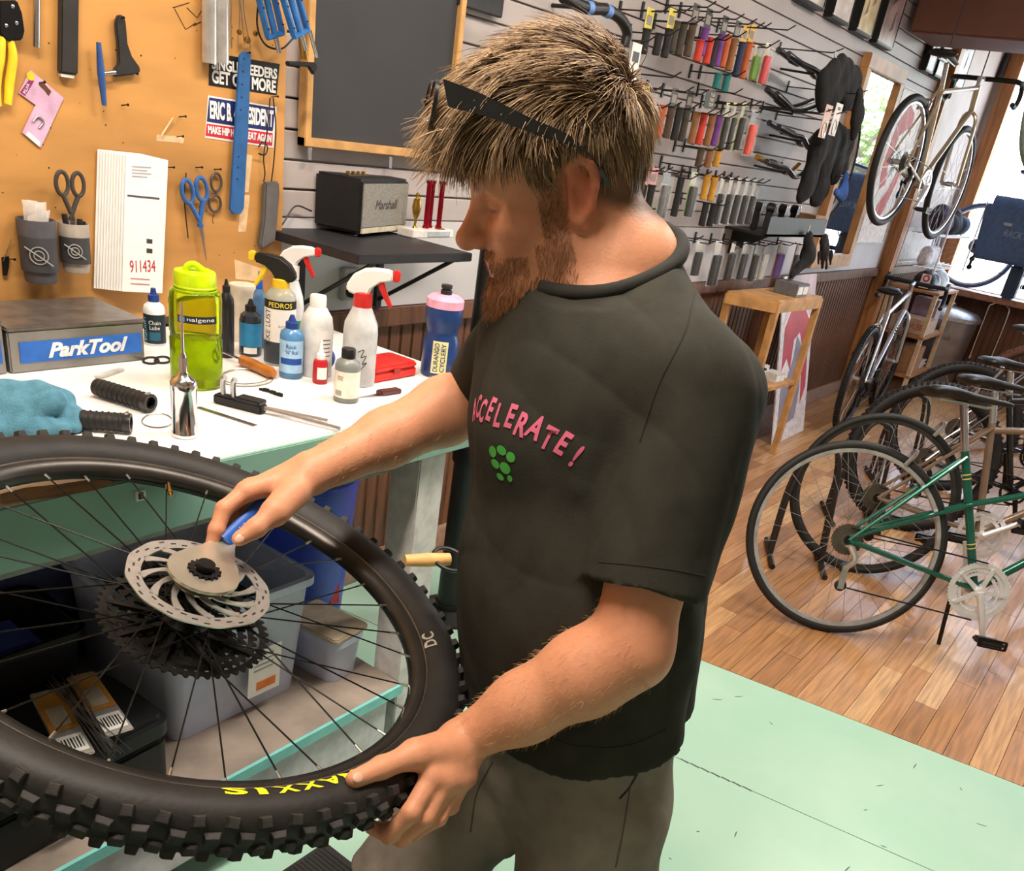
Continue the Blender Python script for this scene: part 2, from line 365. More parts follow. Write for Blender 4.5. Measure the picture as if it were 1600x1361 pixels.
# ---------------------------------------------------------------- clay modelling: blended distance fields meshed with surface nets
class Clay:
    def __init__(s, lo, hi, h):
        s.h = h; s.lo = np.array(lo, float); s.n = np.ceil((np.array(hi) - s.lo) / h).astype(int) + 1
        s.g = np.full(s.n, 1.0, np.float32)
    def sub(s, lo, hi):
        a = np.clip(np.floor((np.array(lo) - s.lo) / s.h).astype(int), 0, s.n); b = np.clip(np.ceil((np.array(hi) - s.lo) / s.h).astype(int) + 1, 0, s.n)
        if (b <= a).any(): return None, None
        sl = tuple(slice(a[i], b[i]) for i in range(3))
        ax = [(s.lo[i] + s.h * np.arange(a[i], b[i])).astype(np.float32) for i in range(3)]
        return sl, np.meshgrid(*ax, indexing='ij')
    def comb(s, sl, d, k, op):
        g = s.g[sl]
        if op == 'cut':
            d = -d; hh = np.clip(.5 - .5 * (d - g) / k, 0, 1) if k > 0 else 0
            s.g[sl] = (d * (1 - hh) + g * hh + k * hh * (1 - hh)) if False else -s._smin(-g, -d, k)
        else: s.g[sl] = s._smin(g, d, k)
    @staticmethod
    def _smin(a, b, k):
        if k <= 0: return np.minimum(a, b)
        hh = np.clip(.5 + .5 * (b - a) / k, 0, 1); return (b * (1 - hh) + a * hh - k * hh * (1 - hh)).astype(np.float32)
    def cone(s, a, b, ra, rb, k=.01, op='add', fr=None, sc=(1, 1, 1)):
        """tapered capsule; fr = 3x3 axes (rows) and sc = squash along them"""
        a = np.array(a, float); b = np.array(b, float); m = max(ra, rb) * max(1, *sc) + k * 1.2 + 2 * s.h
        sl, X = s.sub(np.minimum(a, b) - m, np.maximum(a, b) + m)
        if sl is None: return
        A = a; B = b
        if fr is not None:
            fr = np.array(fr); X = [X[i] - a[i] for i in range(3)]
            X = [(fr[j, 0] * X[0] + fr[j, 1] * X[1] + fr[j, 2] * X[2]) / sc[j] for j in range(3)]
            A = np.zeros(3); B = (fr @ (b - a)) / np.array(sc)
        ba = B - A; l2 = ba.dot(ba) + 1e-12
        p = [X[i] - A[i] for i in range(3)]
        t = np.clip((p[0] * ba[0] + p[1] * ba[1] + p[2] * ba[2]) / l2, 0, 1)
        d = np.sqrt((p[0] - ba[0] * t) ** 2 + (p[1] - ba[1] * t) ** 2 + (p[2] - ba[2] * t) ** 2) - (ra + (rb - ra) * t)
        if fr is not None: d = d * min(sc)
        s.comb(sl, d.astype(np.float32), k, op)
    def ell(s, c, r, fr=None, k=.01, op='add'):
        c = np.array(c, float); m = max(r) + k * 1.2 + 2 * s.h
        sl, X = s.sub(c - m, c + m)
        if sl is None: return
        X = [X[i] - c[i] for i in range(3)]
        if fr is not None:
            fr = np.array(fr); X = [fr[j, 0] * X[0] + fr[j, 1] * X[1] + fr[j, 2] * X[2] for j in range(3)]
        k0 = np.sqrt(sum((X[i] / r[i]) ** 2 for i in range(3))); k1 = np.sqrt(sum((X[i] / r[i] ** 2) ** 2 for i in range(3))) + 1e-9
        s.comb(sl, (k0 * (k0 - 1) / k1).astype(np.float32), k, op)
    def chain(s, pts, rs, k=.006):
        for i in range(len(pts) - 1): s.cone(pts[i], pts[i + 1], rs[i], rs[i + 1], k)
    def half(s, c, n, k=0.):                        # cut away the side the normal points to
        n = np.array(n, float); n /= np.linalg.norm(n); sl, X = s.sub(s.lo, s.lo + s.h * s.n)
        d = n[0] * (X[0] - c[0]) + n[1] * (X[1] - c[1]) + n[2] * (X[2] - c[2]); s.g[sl] = np.maximum(s.g[sl], d.astype(np.float32))
    def mesh(s, name):
        g = s.g; n = np.array(g.shape); ins = g < 0
        c = np.zeros(n - 1, np.int8)
        for dx in (0, 1):
            for dy in (0, 1):
                for dz in (0, 1): c += ins[dx:n[0] - 1 + dx, dy:n[1] - 1 + dy, dz:n[2] - 1 + dz]
        act = (c > 0) & (c < 8); idx = np.argwhere(act); vid = np.full(n - 1, -1, np.int64); vid[act] = np.arange(len(idx))
        acc = np.zeros((len(idx), 3)); cnt = np.zeros(len(idx))
        corners = [(0, 0, 0), (1, 0, 0), (0, 1, 0), (1, 1, 0), (0, 0, 1), (1, 0, 1), (0, 1, 1), (1, 1, 1)]
        val = [g[idx[:, 0] + a, idx[:, 1] + b, idx[:, 2] + d].astype(float) for a, b, d in corners]
        for i, j in ((0, 1), (2, 3), (4, 5), (6, 7), (0, 2), (1, 3), (4, 6), (5, 7), (0, 4), (1, 5), (2, 6), (3, 7)):
            m = (val[i] < 0) != (val[j] < 0); t = np.where(m, val[i] / np.where(m, val[i] - val[j], 1), 0)
            pi = np.array(corners[i], float); pj = np.array(corners[j], float)
            acc[m] += pi + (pj - pi) * t[m][:, None]; cnt += m
        V = s.lo + s.h * (idx + acc / cnt[:, None])
        F_ = []
        for ax in range(3):
            b, d = (ax + 1) % 3, (ax + 2) % 3
            sl0 = [slice(None)] * 3; sl1 = [slice(None)] * 3; sl0[ax] = slice(0, n[ax] - 1); sl1[ax] = slice(1, n[ax])
            ch = ins[tuple(sl0)] != ins[tuple(sl1)]; e = np.argwhere(ch); e = e[(e[:, b] > 0) & (e[:, d] > 0) & (e[:, b] < n[b] - 1) & (e[:, d] < n[d] - 1)]
            flip = ins[e[:, 0], e[:, 1], e[:, 2]]
            q = []
            for ob_, od in ((0, 0), (-1, 0), (-1, -1), (0, -1)):
                w = e.copy(); w[:, b] += ob_; w[:, d] += od; q.append(vid[w[:, 0], w[:, 1], w[:, 2]])
            q = np.stack(q, 1); q[~flip] = q[~flip][:, ::-1]; F_.append(q)
        F_ = np.concatenate(F_); F_ = F_[(F_ >= 0).all(1)]
        me = bpy.data.meshes.new(name); me.vertices.add(len(V)); me.vertices.foreach_set('co', V.ravel().astype(np.float32))
        me.loops.add(len(F_) * 4); me.loops.foreach_set('vertex_index', F_.ravel().astype(np.int32))
        me.polygons.add(len(F_)); me.polygons.foreach_set('loop_start', np.arange(0, len(F_) * 4, 4, dtype=np.int32))
        try: me.polygons.foreach_set('loop_total', np.full(len(F_), 4, np.int32))
        except Exception: pass
        me.update(calc_edges=True); me.validate()
        return me, V
def paint(me, cols):
    at = me.color_attributes.new('tint', 'FLOAT_COLOR', 'POINT'); a = np.ones((len(me.vertices), 4), np.float32); a[:, :3] = cols; at.data.foreach_set('color', a.ravel())

# ---------------------------------------------------------------- the mechanic
v3 = lambda p: np.array(p, float)
D3 = lambda x, y, t: v3(DP(x, y, t))
Ls = D3(1078, 612, .97); Rs = D3(835, 520, 1.17); Le = D3(985, 1012, .985); Lw = D3(712, 1152, 1.040)
Re = D3(765, 610, 1.36); Rw = D3(492, 737, 1.200)
Bf = np.array([-.936, .353, 0]); Bl = np.array([-.353, -.936, 0]); Bu = np.array([0, 0, 1.])      # facing, his left, up
BF = np.stack([Bf, Bl, Bu])
pel = D3(898, 1120, 1.22); chest = (Ls + Rs) / 2 + np.array([0, 0, -.09]) - Bf * .0; neckb = D3(972, 408, 1.05)
# head frame: pitched down, turned towards the tool
hy = np.array([-.72, .69, 0]); hy /= np.linalg.norm(hy); pit = math.radians(19)
Hf = hy * math.cos(pit) - Bu * math.sin(pit); Hu = Bu * math.cos(pit) + hy * math.sin(pit); Hl = np.cross(Hu, Hf)
HF = np.stack([Hf, Hl, Hu])
ear0 = D3(889, 306, .965); Hc = ear0 - Hl * .074
hp = lambda x, y, z: Hc + Hf * x + Hl * y + Hu * z
lo = np.array([.30, .02, .55]); hi = np.array([1.30, 1.08, 1.72])
cl = Clay([.28, .06, .02], [1.26, 1.06, 1.70], .0036)
def head(c):
    c.ell(hp(-.012, 0, .055), (.098, .076, .083), HF, .01)            # cranium
    c.ell(hp(-.035, 0, .035), (.075, .072, .075), HF, .02)
    c.ell(hp(.045, 0, .035), (.050, .064, .060), HF, .03)             # forehead
    c.ell(hp(.040, 0, -.030), (.052, .060, .062), HF, .025)           # mid face
    c.ell(hp(.048, 0, -.075), (.044, .048, .040), HF, .025)           # lower face
    c.ell(hp(.072, 0, -.100), (.024, .028, .020), HF, .02)            # chin
    for s in (-1, 1):
        c.cone(hp(.010, s * .058, -.055), hp(.060, s * .032, -.095), .020, .018, .025)   # jaw
        c.ell(hp(.060, s * .040, -.022), (.024, .022, .020), HF, .02)   # cheek
        c.cone(hp(.083, s * .012, .022), hp(.076, s * .045, .022), .011, .008, .015)     # brow ridge
        c.ell(hp(.088, s * .032, .000), (.014, .017, .012), HF, .012, 'cut')            # eye socket
        c.ell(hp(.073, s * .032, .001), (.0125, .0135, .0125), HF, .003)                 # eyeball and lid
        c.cone(hp(.082, s * .022, .0035), hp(.079, s * .044, .001), .0035, .003, .003)  # upper lid fold
        # ear
        e = lambda x, z, y=.076: hp(x, s * y, z)
        c.chain([e(-.002, -.022, .072), e(-.006, .012, .074), e(-.002, .030, .078), e(-.014, .036, .083), e(-.027, .026, .086), e(-.028, .006, .085), e(-.020, -.018, .080), e(-.008, -.028, .075), e(.000, -.022, .072)], [.0055, .005, .005, .005, .005, .005, .0055, .007, .006], .004)
        c.ell(e(-.014, .005, .075), (.014, .006, .024), HF, .006)
        c.ell(e(-.009, .000, .083), (.007, .007, .011), HF, .004, 'cut')
    c.cone(hp(.085, 0, .012), hp(.113, 0, -.030), .009, .0125, .014)  # nose
    c.ell(hp(.114, 0, -.033), (.013, .012, .011), HF, .010)
    for s in (-1, 1): c.ell(hp(.100, s * .012, -.037), (.012, .008, .009), HF, .006)
    for s in (-1, 1): c.ell(hp(.106, s * .007, -.046), (.006, .0035, .004), HF, .003, 'cut')
    c.cone(hp(.089, -.014, -.062), hp(.089, .014, -.062), .0075, .0075, .006)   # upper lip
    c.cone(hp(.087, -.012, -.073), hp(.087, .012, -.073), .0075, .0075, .005)   # lower lip
    c.cone(hp(.100, -.02, -.0675), hp(.100, .02, -.0675), .003, .003, .003, 'cut')
    for s in (-1, 1): c.ell(hp(.078, s * .028, -.064), (.016, .012, .010), HF, .012)   # smiling cheek fold
    c.chain([hp(.018, -.058, -.060), hp(.055, -.042, -.098), hp(.083, 0, -.112), hp(.055, .042, -.098), hp(.018, .058, -.060)], [.012, .019, .022, .019, .012], .012)   # bearded jaw
    # neck
    n0 = hp(-.030, 0, -.030); n1 = neckb
    c.cone(n0, n1, .056, .062, .03); c.cone(hp(.005, 0, -.06), neckb + Bf * .035 - Bu * .05, .044, .055, .03)
head(cl)
# trunk (under the clothes)
cl.cone(chest, pel, .145, .130, .04, fr=BF, sc=(.78, 1.02, 1))
cl.cone(Ls - Bl * .03, Rs + Bl * .03, .058, .058, .05)
cl.cone(neckb - Bu * .03, (Ls + Rs) / 2, .064, .09, .05)
# arms
def limb(c, pts, rs, k=.02): c.chain(pts, rs, k)
mid = lambda a, b, t: a + (b - a) * t
Lw = Lw + np.array([.002, -.017, .0]) * .6
limb(cl, [Ls, mid(Ls, Le, .5), Le], [.056, .051, .042], .03); limb(cl, [Le, mid(Le, Lw, .26), mid(Le, Lw, .62), Lw], [.043, .0455, .0375, .0275], .03)
limb(cl, [Rs, mid(Rs, Re, .5), Re], [.056, .052, .045]); limb(cl, [Re, mid(Re, Rw, .28), mid(Re, Rw, .62), Rw], [.046, .049, .040, .029])
# legs (hidden by the shorts down to the knee)
hipL = pel + Bl * .088 - Bu * .06; hipR = pel - Bl * .088 - Bu * .06
kneL = D3(905, 1480, 1.42); kneL[2] = .46; kneR = hipR + Bf * .05 + np.array([0, 0, -.26]); kneR[2] = .46
kneL = hipL + Bf * .02 + Bl * .03; kneL[2] = .46; kneR = hipR + Bf * .15 - Bl * .02; kneR[2] = .46
ankL = kneL - Bf * .05; ankL[2] = .10; ankR = kneR - Bf * .04; ankR[2] = .10
for h_, k_, a_ in ((hipL, kneL, ankL), (hipR, kneR, ankR)):
    limb(cl, [h_, mid(h_, k_, .5), k_, mid(k_, a_, .3) - Bf * .012, a_], [.066, .068, .054, .055, .037], .02)
# hands
def hand(c, wrist, knuckles, fingers, thumb, fr_=.0094):
    w = v3(wrist)
    for i, kn in enumerate(knuckles): c.cone(w + (v3(kn) - w) * .12, kn, .0235 if i in (1, 2) else .021, .0135, .012)
    for i in range(3): c.cone(knuckles[i], knuckles[i + 1], .0125, .0120, .008)
    for i, f in enumerate(fingers):
        r = fr_ * (1.06, 1.08, 1.02, .88)[i]; m = len(f)
        c.chain(f, [r * q for q in (1.25, 1.08, 1.0, .86)[:m]], .0035)
        for q in f[1:-1]: c.ell(q, (r * 1.08,) * 3, None, .003)
    c.chain(thumb, [.0195, .0145, .0125, .0098], .006)
    c.cone(w, thumb[1], .021, .0145, .015)
LH_f = [[D3(656, 1203, 0.985), D3(623, 1258, 0.962), D3(597, 1297, 0.972), D3(576, 1290, 1.005)],
        [D3(677, 1209, 0.995), D3(645, 1266, 0.976), D3(616, 1302, 0.990), D3(596, 1290, 1.020)],
        [D3(694, 1210, 1.010), D3(665, 1266, 0.994), D3(636, 1294, 1.012), D3(618, 1280, 1.040)],
        [D3(708, 1203, 1.026), D3(686, 1250, 1.016), D3(660, 1274, 1.034), D3(645, 1262, 1.060)]]
LH_t = [D3(690, 1168, 1.015), D3(640, 1182, 0.982), D3(592, 1206, 0.952), D3(551, 1226, 0.923)]
o_ = np.array([.002, -.017, .0]); LH_f = [[f[0] + o_, f[1] + o_, f[2] + o_ * .6, f[3] + o_ * .2] for f in LH_f]   # palm outside the knobs
LH_t = [q + u for q, u in zip(LH_t, (o_ * .9 + np.array([0, 0, .004]), np.array([0, -.008, .008]), np.array([-.001, -.004, .009]), np.array([-.001, -.003, .010])))]
hand(cl, Lw, [f[0] for f in LH_f], LH_f, LH_t)
RH_f = [[D3(385, 768, 1.156), D3(350, 795, 1.136), D3(338, 828, 1.129), D3(331, 850, 1.128)],
        [D3(392, 764, 1.181), D3(358, 792, 1.171), D3(352, 822, 1.163), D3(368, 838, 1.156)],
        [D3(408, 762, 1.201), D3(378, 790, 1.199), D3(372, 820, 1.193), D3(390, 832, 1.176)],
        [D3(428, 762, 1.216), D3(402, 788, 1.218), D3(396, 812, 1.211), D3(410, 822, 1.193)]]
RH_t = [D3(455, 772, 1.166), D3(430, 800, 1.136), D3(400, 825, 1.116), D3(374, 842, 1.106)]
hand(cl, Rw, [f[0] for f in RH_f], RH_f, RH_t)
me, Vb = cl.mesh('person')
# skin tones by place: scalp and beard shadow, ruddier ears, cheeks, elbows and knuckles
loc = (Vb - Hc) @ HF.T
def bump(c, r): return np.exp(-(((Vb - v3(c)) / r) ** 2).sum(1))
colr = np.ones((len(Vb), 3)) * np.array(srgb('#c98d6c'))
red = np.zeros(len(Vb))
for c_, r_, w_ in ((hp(-.012, .08, .0), .035, 1.5), (hp(.06, .05, -.03), .03, .5), (hp(.115, 0, -.03), .02, .6), (Le, .06, .35)): red += w_ * bump(c_, r_)
for f in LH_f + RH_f:
    for q in f[:3]: red += .35 * bump(q, .012)
colr = colr * (1 - np.clip(red, 0, 1.3)[:, None] * np.array([.08, .32, .34]))
sm = lambda a, b, x: np.clip((x - a) / (b - a), 0, 1)
inhead = np.linalg.norm(Vb - Hc, axis=1) < .2
x_, y_, z_ = loc[:, 0], np.abs(loc[:, 1]), loc[:, 2]
hairline = np.where(x_ > .02, .055 + .2 * np.clip(x_ - .06, 0, 1), np.where(x_ > -.005, .028, -.012 - .55 * np.clip(-x_ - .03, 0, .08)))
scalp = sm(-.006, .010, z_ - hairline) * inhead * ((x_ > -.16)) 
earm = (np.abs(x_ + .012) < .026) & (np.abs(z_ - .004) < .045) & (y_ > .070)
scalp = scalp * ~earm
beard = inhead * (sm(-.040, -.064, z_) * sm(.0, .022, x_) * sm(-.135, -.115, z_) + .9 * ((x_ > .004) & (x_ < .034) & (z_ < .02) & (z_ > -.07) & (y_ > .045)))
beard = np.clip(beard, 0, 1); lips = inhead * (np.abs(z_ + .068) < .010) * (x_ > .083) * (y_ < .016)
beard = beard * (1 - lips)
hb = np.array(srgb('#5b4230')); bb = np.array(srgb('#7a5138'))
colr = colr * (1 - .9 * scalp[:, None]) + hb * .9 * scalp[:, None]
colr = colr * (1 - .55 * beard[:, None]) + bb * .55 * beard[:, None]
colr = colr * (1 - lips[:, None] * .6) + np.array(srgb('#a9604e')) * lips[:, None] * .6
for s in (-1, 1):
    brow = np.exp(-(((loc - np.array([.088, s * .030, .021])) / np.array([.02, .018, .0045])) ** 2).sum(1)); colr = colr * (1 - .75 * brow[:, None]) + hb * .75 * brow[:, None]
    lash = np.exp(-(((loc - np.array([.084, s * .034, -.0035])) / np.array([.014, .015, .0026])) ** 2).sum(1)); colr = colr * (1 - .85 * lash[:, None]) + np.array(srgb('#2c1e17')) * .85 * lash[:, None]
paint(me, colr)
SKIN = mat('skin', '#ffffff', .48, noise=.035, scale=90, bump=.12, bscale=260, sss=.12, vcol='tint', spec=.35)
footm = (ankL + ankR) / 2
person = rawobj('person', me, SKIN, smooth=0); me.polygons.foreach_set('use_smooth', [True] * len(me.polygons))
tag(person, 'person in a dark t-shirt bending over a bicycle wheel with a tool in hand', 'person')
base = Vector((footm[0], footm[1], 0)); rebase(person, base); PINV = Matrix.Translation(-base)
def wear(name, me_, m, smooth=True, **k):
    o = rawobj(name, me_, m, person, PINV, smooth=0)
    if smooth: me_.polygons.foreach_set('use_smooth', [True] * len(me_.polygons))
    return tag(o, **k)

# thumbnails
for tip, pre in ((LH_t[-1], LH_t[-2]), (RH_t[-1], RH_t[-2])):
    d = tip - pre; d /= np.linalg.norm(d); tc = CAM - tip; tc = tc - d * tc.dot(d); tc /= np.linalg.norm(tc); c = tip + tc * .0082 + d * .001
    wear('thumbnail', MB().ball((0, 0, 0), (.0072, .0056, .0022), 8, frame(Vector(c), Vector(d), z=Vector(tc))).mesh('thumbnail'), mat('nail', '#d9a892', .35, noise=.02))
# t-shirt
cs = Clay([.55, .14, .62], [1.26, 1.02, 1.46], .004)
hem = pel + Bu * .005
bel = mid(pel, chest, .48)
cs.cone(chest + Bf * .008, bel, .170, .160, .05, fr=BF, sc=(.80, 1.05, 1))
cs.cone(bel + Bf * .012, hem - Bu * .06, .162, .164, .05, fr=BF, sc=(.88, 1.12, 1))
cs.cone(Ls - Bl * .02, Rs + Bl * .02, .074, .074, .06)
cs.cone(neckb - Bu * .02, (Ls + Rs) / 2 - Bu * .03, .070, .10, .05); cs.cone(neckb - Bu * .02 + Bf * .03, chest + Bf * .07, .066, .07, .05); cs.cone(neckb - Bu * .055, Ls - Bl * .03 + Bu * .015, .055, .05, .05); cs.cone(neckb - Bu * .055, Rs + Bl * .03 + Bu * .015, .055, .05, .05)
cs.ell((Ls + Rs) / 2 - Bf * .040 - Bu * .02, (.095, .15, .12), BF, .04)       # upper back
sh = mid(Ls, Le, .76); rsh = mid(Rs, Re, .86)
# folds
rf = random.Random(3)
for k in range(7):                                                     # drape from chest to hip
    a = bel + Bl * rf.uniform(.02, .16) + Bf * (.13 - .02 * k % .05); 
for (xa, ya, xb, yb, t0, t1, r) in ((935, 640, 925, 760, .985, .99, .012), (900, 930, 940, 1090, 1.03, 1.07, .010), (820, 900, 870, 1080, 1.09, 1.10, .011), (1000, 960, 1060, 1040, 1.06, 1.08, .010), (770, 720, 800, 900, 1.10, 1.12, .009)):
    cs.cone(D3(xa, ya, t0), D3(xb, yb, t1), r, r * .6, .03)
cs.half(mid(Ls, Le, .735), Le - Ls) if False else None
# cut flat ends: sleeves, collar, hem
def cutcap(c, p, n, L, r, k=.002):
    p = v3(p); n = v3(n) / np.linalg.norm(n); c.cone(p + n * (r + .0), p + n * (r + L), r, r, k, 'cut')
def slab(c, p, n, rad, k=0.):
    """remove everything past plane within a radius"""
    p = v3(p); n = v3(n) / np.linalg.norm(n); sl, X = c.sub(p - rad, p + rad)
    d = n[0] * (X[0] - p[0]) + n[1] * (X[1] - p[1]) + n[2] * (X[2] - p[2]); q = np.sqrt((X[0] - p[0]) ** 2 + (X[1] - p[1]) ** 2 + (X[2] - p[2]) ** 2) - rad
    c.g[sl] = np.maximum(c.g[sl], np.minimum(d, -q).astype(np.float32))
def sleeve(a_, e_, f0, r0, r1, extra=None):
    c = Clay(cs.lo, cs.lo + cs.h * (cs.n - 1.5), cs.h); c.n = cs.n; c.g = np.full(cs.n, 1., np.float32)
    c.cone(a_, mid(a_, e_, f0), r0, r1, .02)
    if extra: extra(c)
    slab(c, mid(a_, e_, f0), e_ - a_, .14); c.cone(mid(a_, e_, f0 - .12), mid(a_, e_, f0 + .2), r1 - .009, r1 - .006, .002, 'cut'); return c
ex = lambda c: (c.cone(Ls - Bf * .03 - Bu * .01, mid(Ls, Le, .4) - Bf * .012, .062, .058, .03))
s1 = sleeve(Ls, Le, .77, .073, .071, ex); s2 = sleeve(Rs, Re, .86, .070, .067)
slab(cs, hem + Bu * .038, -Bu - Bf * .24 + Bl * .0, .36)
col_c = neckb + Bu * .006 + Bf * .012; col_n = Bu * .88 + Bf * .40 + Bl * .10
slab(cs, col_c, col_n, .135)
cs.g = cs._smin(cs._smin(cs.g, s2.g, .02), s1.g, .014)
ms, Vs = cs.mesh('t_shirt')
def wrinkle(me_, V_, amp, ks, kz, seed, n=9, w=None):
    """soft cloth folds: ridged waves running mostly downwards"""
    r_ = np.random.default_rng(seed); me_.update(); nr = np.zeros(len(V_) * 3, np.float32); me_.vertices.foreach_get('normal', nr); nr = nr.reshape(-1, 3); d = np.zeros(len(V_))
    for i in range(n):
        a = r_.uniform(0, 2 * PI); k = r_.uniform(.6, 1.5); kv = np.array([math.cos(a) * ks * k, math.sin(a) * ks * k, r_.normal() * kz]); m = np.sin(V_ @ (r_.normal(size=3) * 9) + r_.uniform(0, 6)); d += (np.abs(np.sin(V_ @ kv + r_.uniform(0, 6) + m)) ** .8 - .6) * np.clip(m + .3, 0, 1)
    V2 = V_ + nr * (d * amp * (1 if w is None else w))[:, None]; me_.vertices.foreach_set('co', V2.ravel().astype(np.float32)); me_.update(); return V2
Vs = wrinkle(ms, Vs, .0040, 24, 9, 4)
SHIRT = mat('shirt_cotton', '#2f2e28', .9, noise=.10, scale=25, bump=.12, bscale=420, spec=.2)
shirt = wear('t_shirt', ms, SHIRT, label='dark charcoal t-shirt with pink lettering')
rib = MB(); cu = np.cross(col_n / np.linalg.norm(col_n), Bl); cu /= np.linalg.norm(cu)
shb = BVHTree.FromPolygons([Vector(v) for v in Vs], [tuple(p.vertices) for p in ms.polygons])
rp = []; HB = BVHTree.FromPolygons([Vector(v) for v in Vb], [tuple(p.vertices) for p in me.polygons])
nn = col_n / np.linalg.norm(col_n); cv = np.cross(nn, cu)
for k in range(40):
    a = 2 * PI * k / 40; d = cu * math.cos(a) + cv * math.sin(a)
    o_ = Vector(col_c + nn * .003 + d * .13); hit = HB.ray_cast(o_, Vector(-d), .13)
    rp.append(hit[0] + Vector(d) * .006 if hit[0] is not None else Vector(col_c + d * .07))
for _ in range(3): rp = [(rp[i - 1] + rp[i] * 2 + rp[(i + 1) % 40]) / 4 for i in range(40)]
rib.tube([p - Vector(nn) * .002 for p in rp], .0095, 10, closed=True)
wear('collar', rib.mesh('collar'), mat('shirt_rib', '#1d1d19', .9, bump=.1, bscale=300))
# lettering laid on the chest
def lay(me_, M, out, name, m, parent, pinv, bvh, d, off=.0012):
    """drop flat artwork onto a surface along direction d"""
    me_.transform(M); bm = bmesh.new(); bm.from_mesh(me_)
    bmesh.ops.triangulate(bm, faces=bm.faces)
    for _ in range(2): bmesh.ops.subdivide_edges(bm, edges=[e for e in bm.edges if e.calc_length() > .006], cuts=1)
    for v in bm.verts:
        h = bvh.ray_cast(v.co - Vector(d) * .3, Vector(d), .8)
        if h[0] is not None: v.co = h[0] - Vector(d) * off
    bm.to_mesh(me_); bm.free(); o = rawobj(name, me_, m, parent, pinv, smooth=0); return o
pc = shb.ray_cast(Vector(CAM), Vector(ray(800, 668)), 3)[0]
if pc is not None:
    dirv = Vector(-Bf); 
    # letters run along his chest from his right to his left, slightly fallen
    ax_ = Vector(Bl) * 1 + Vector((0, 0, -.02)); up_ = Vector((0, 0, 1))
    Mx = frame(pc + Vector(Bf) * .02, ax_, y=up_)
    word = 'ACCELERATE!'; PK = mat('pink_print', '#c9607f', .7)
    rl = random.Random(2)
    for i, ch in enumerate(word):
        t = (i - 5.4) / 5.0; Ml = Mx @ Matrix.Translation((t * .084, -.010 + .016 * (1 - t * t) * 1.0 + .004 * (i % 2), 0)) @ Matrix.Rotation(-t * .34 + rl.uniform(-.12, .12), 4, 'Z')
        lay(textmesh(ch, .036, ext=0, width=.62, bold=.0012), Ml, None, 'letter', PK, shirt, None, shb, dirv)
    gm = MB()
    for (a, b, w, h) in ((-.018, 0, .011, .010), (-.004, .007, .012, .008), (.010, .004, .010, .009), (-.012, -.013, .012, .008), (.004, -.012, .013, .010), (-.003, -.026, .010, .006), (.012, -.022, .006, .006)):
        P_ = circle(1, 12); gm.add([(a + q[0] * w * .62, b - .036 + q[1] * h * .7, 0) for q in P_], [tuple(range(12))])
    lay(gm.mesh('emblem'), Mx, None, 'emblem', mat('green_print', '#3f9a3d', .7), shirt, None, shb, dirv)
for ch in shirt.children: ch.matrix_local = Matrix.Identity(4)

# shorts
ck = Clay([.55, .10, .34], [1.26, .95, .92], .0045)
ck.cone(pel + Bu * .05, pel - Bu * .06, .148, .155, .04, fr=BF, sc=(.80, 1.03, 1))
for h_, k_ in ((hipL, kneL), (hipR, kneR)):
    ck.cone(h_ - Bu * .035, mid(h_, k_, .55), .094, .094, .035); ck.cone(mid(h_, k_, .5), mid(h_, k_, 1.30), .094, .092, .02)
    e_ = mid(h_, k_, 1.22); slab(ck, e_ + Bu * .01, k_ - h_, .13); ck.cone(mid(h_, k_, 1.1), mid(h_, k_, 1.4), .084, .084, .002, 'cut')
for (xa, ya, xb, yb, t0, t1, r) in ((1000, 1180, 985, 1300, 1.19, 1.27, .009), (900, 1210, 930, 1340, 1.12, 1.2, .008), (800, 1200, 790, 1330, 1.2, 1.28, .008)):
    ck.cone(D3(xa, ya, t0), D3(xb, yb, t1), r, r * .5, .025)
mk, Vk = ck.mesh('shorts'); Vk = wrinkle(mk, Vk, .0036, 24, 12, 8)
shorts = wear('shorts', mk, mat('shorts_twill', '#7b7268', .88, noise=.07, scale=30, bump=.1, bscale=500, spec=.2), label='grey-brown knee-length shorts')
# stitched seams laid on the cloth
def seam(name, parent, bvh, px_pts, r, m):
    P_ = []
    for p in bez([(x, y, 0) for x, y in px_pts], 30):
        h = bvh.ray_cast(Vector(CAM), Vector(ray(p.x, p.y)), 4)
        if h[0] is not None and (not P_ or (h[0] - P_[-1]).length < .05): P_.append(h[0])
    if len(P_) > 3: o = rawobj(name, MB().tube(P_, r, 5).mesh(name), m, parent); o.matrix_local = Matrix.Identity(4)
skb = BVHTree.FromPolygons([Vector(v) for v in Vk], [tuple(p.vertices) for p in mk.polygons])
seam('pocket_edge', shorts, skb, [(1006, 1185), (996, 1208), (982, 1232), (968, 1248)], .0016, pl('#2f2b27', .9)); seam('side_seam', shorts, skb, [(985, 1225), (975, 1290), (962, 1355)], .0012, pl('#565049', .9))
seam('fly_seam', shorts, skb, [(770, 1190), (745, 1240), (735, 1300)], .0014, pl('#4c463f', .9))
STI = mat('shirt_stitch', '#191915', .9); seam('hem_stitch', shirt, shb, [(934, 878), (1000, 884), (1060, 892), (1100, 900)], .0008, STI)
seam('shoulder_seam', shirt, shb, [(1088, 450), (1070, 520), (1030, 600), (1000, 690)], .0011, STI); seam('hem_stitch', shirt, shb, [(830, 1140), (900, 1165), (980, 1165), (1040, 1140)], .0008, STI)
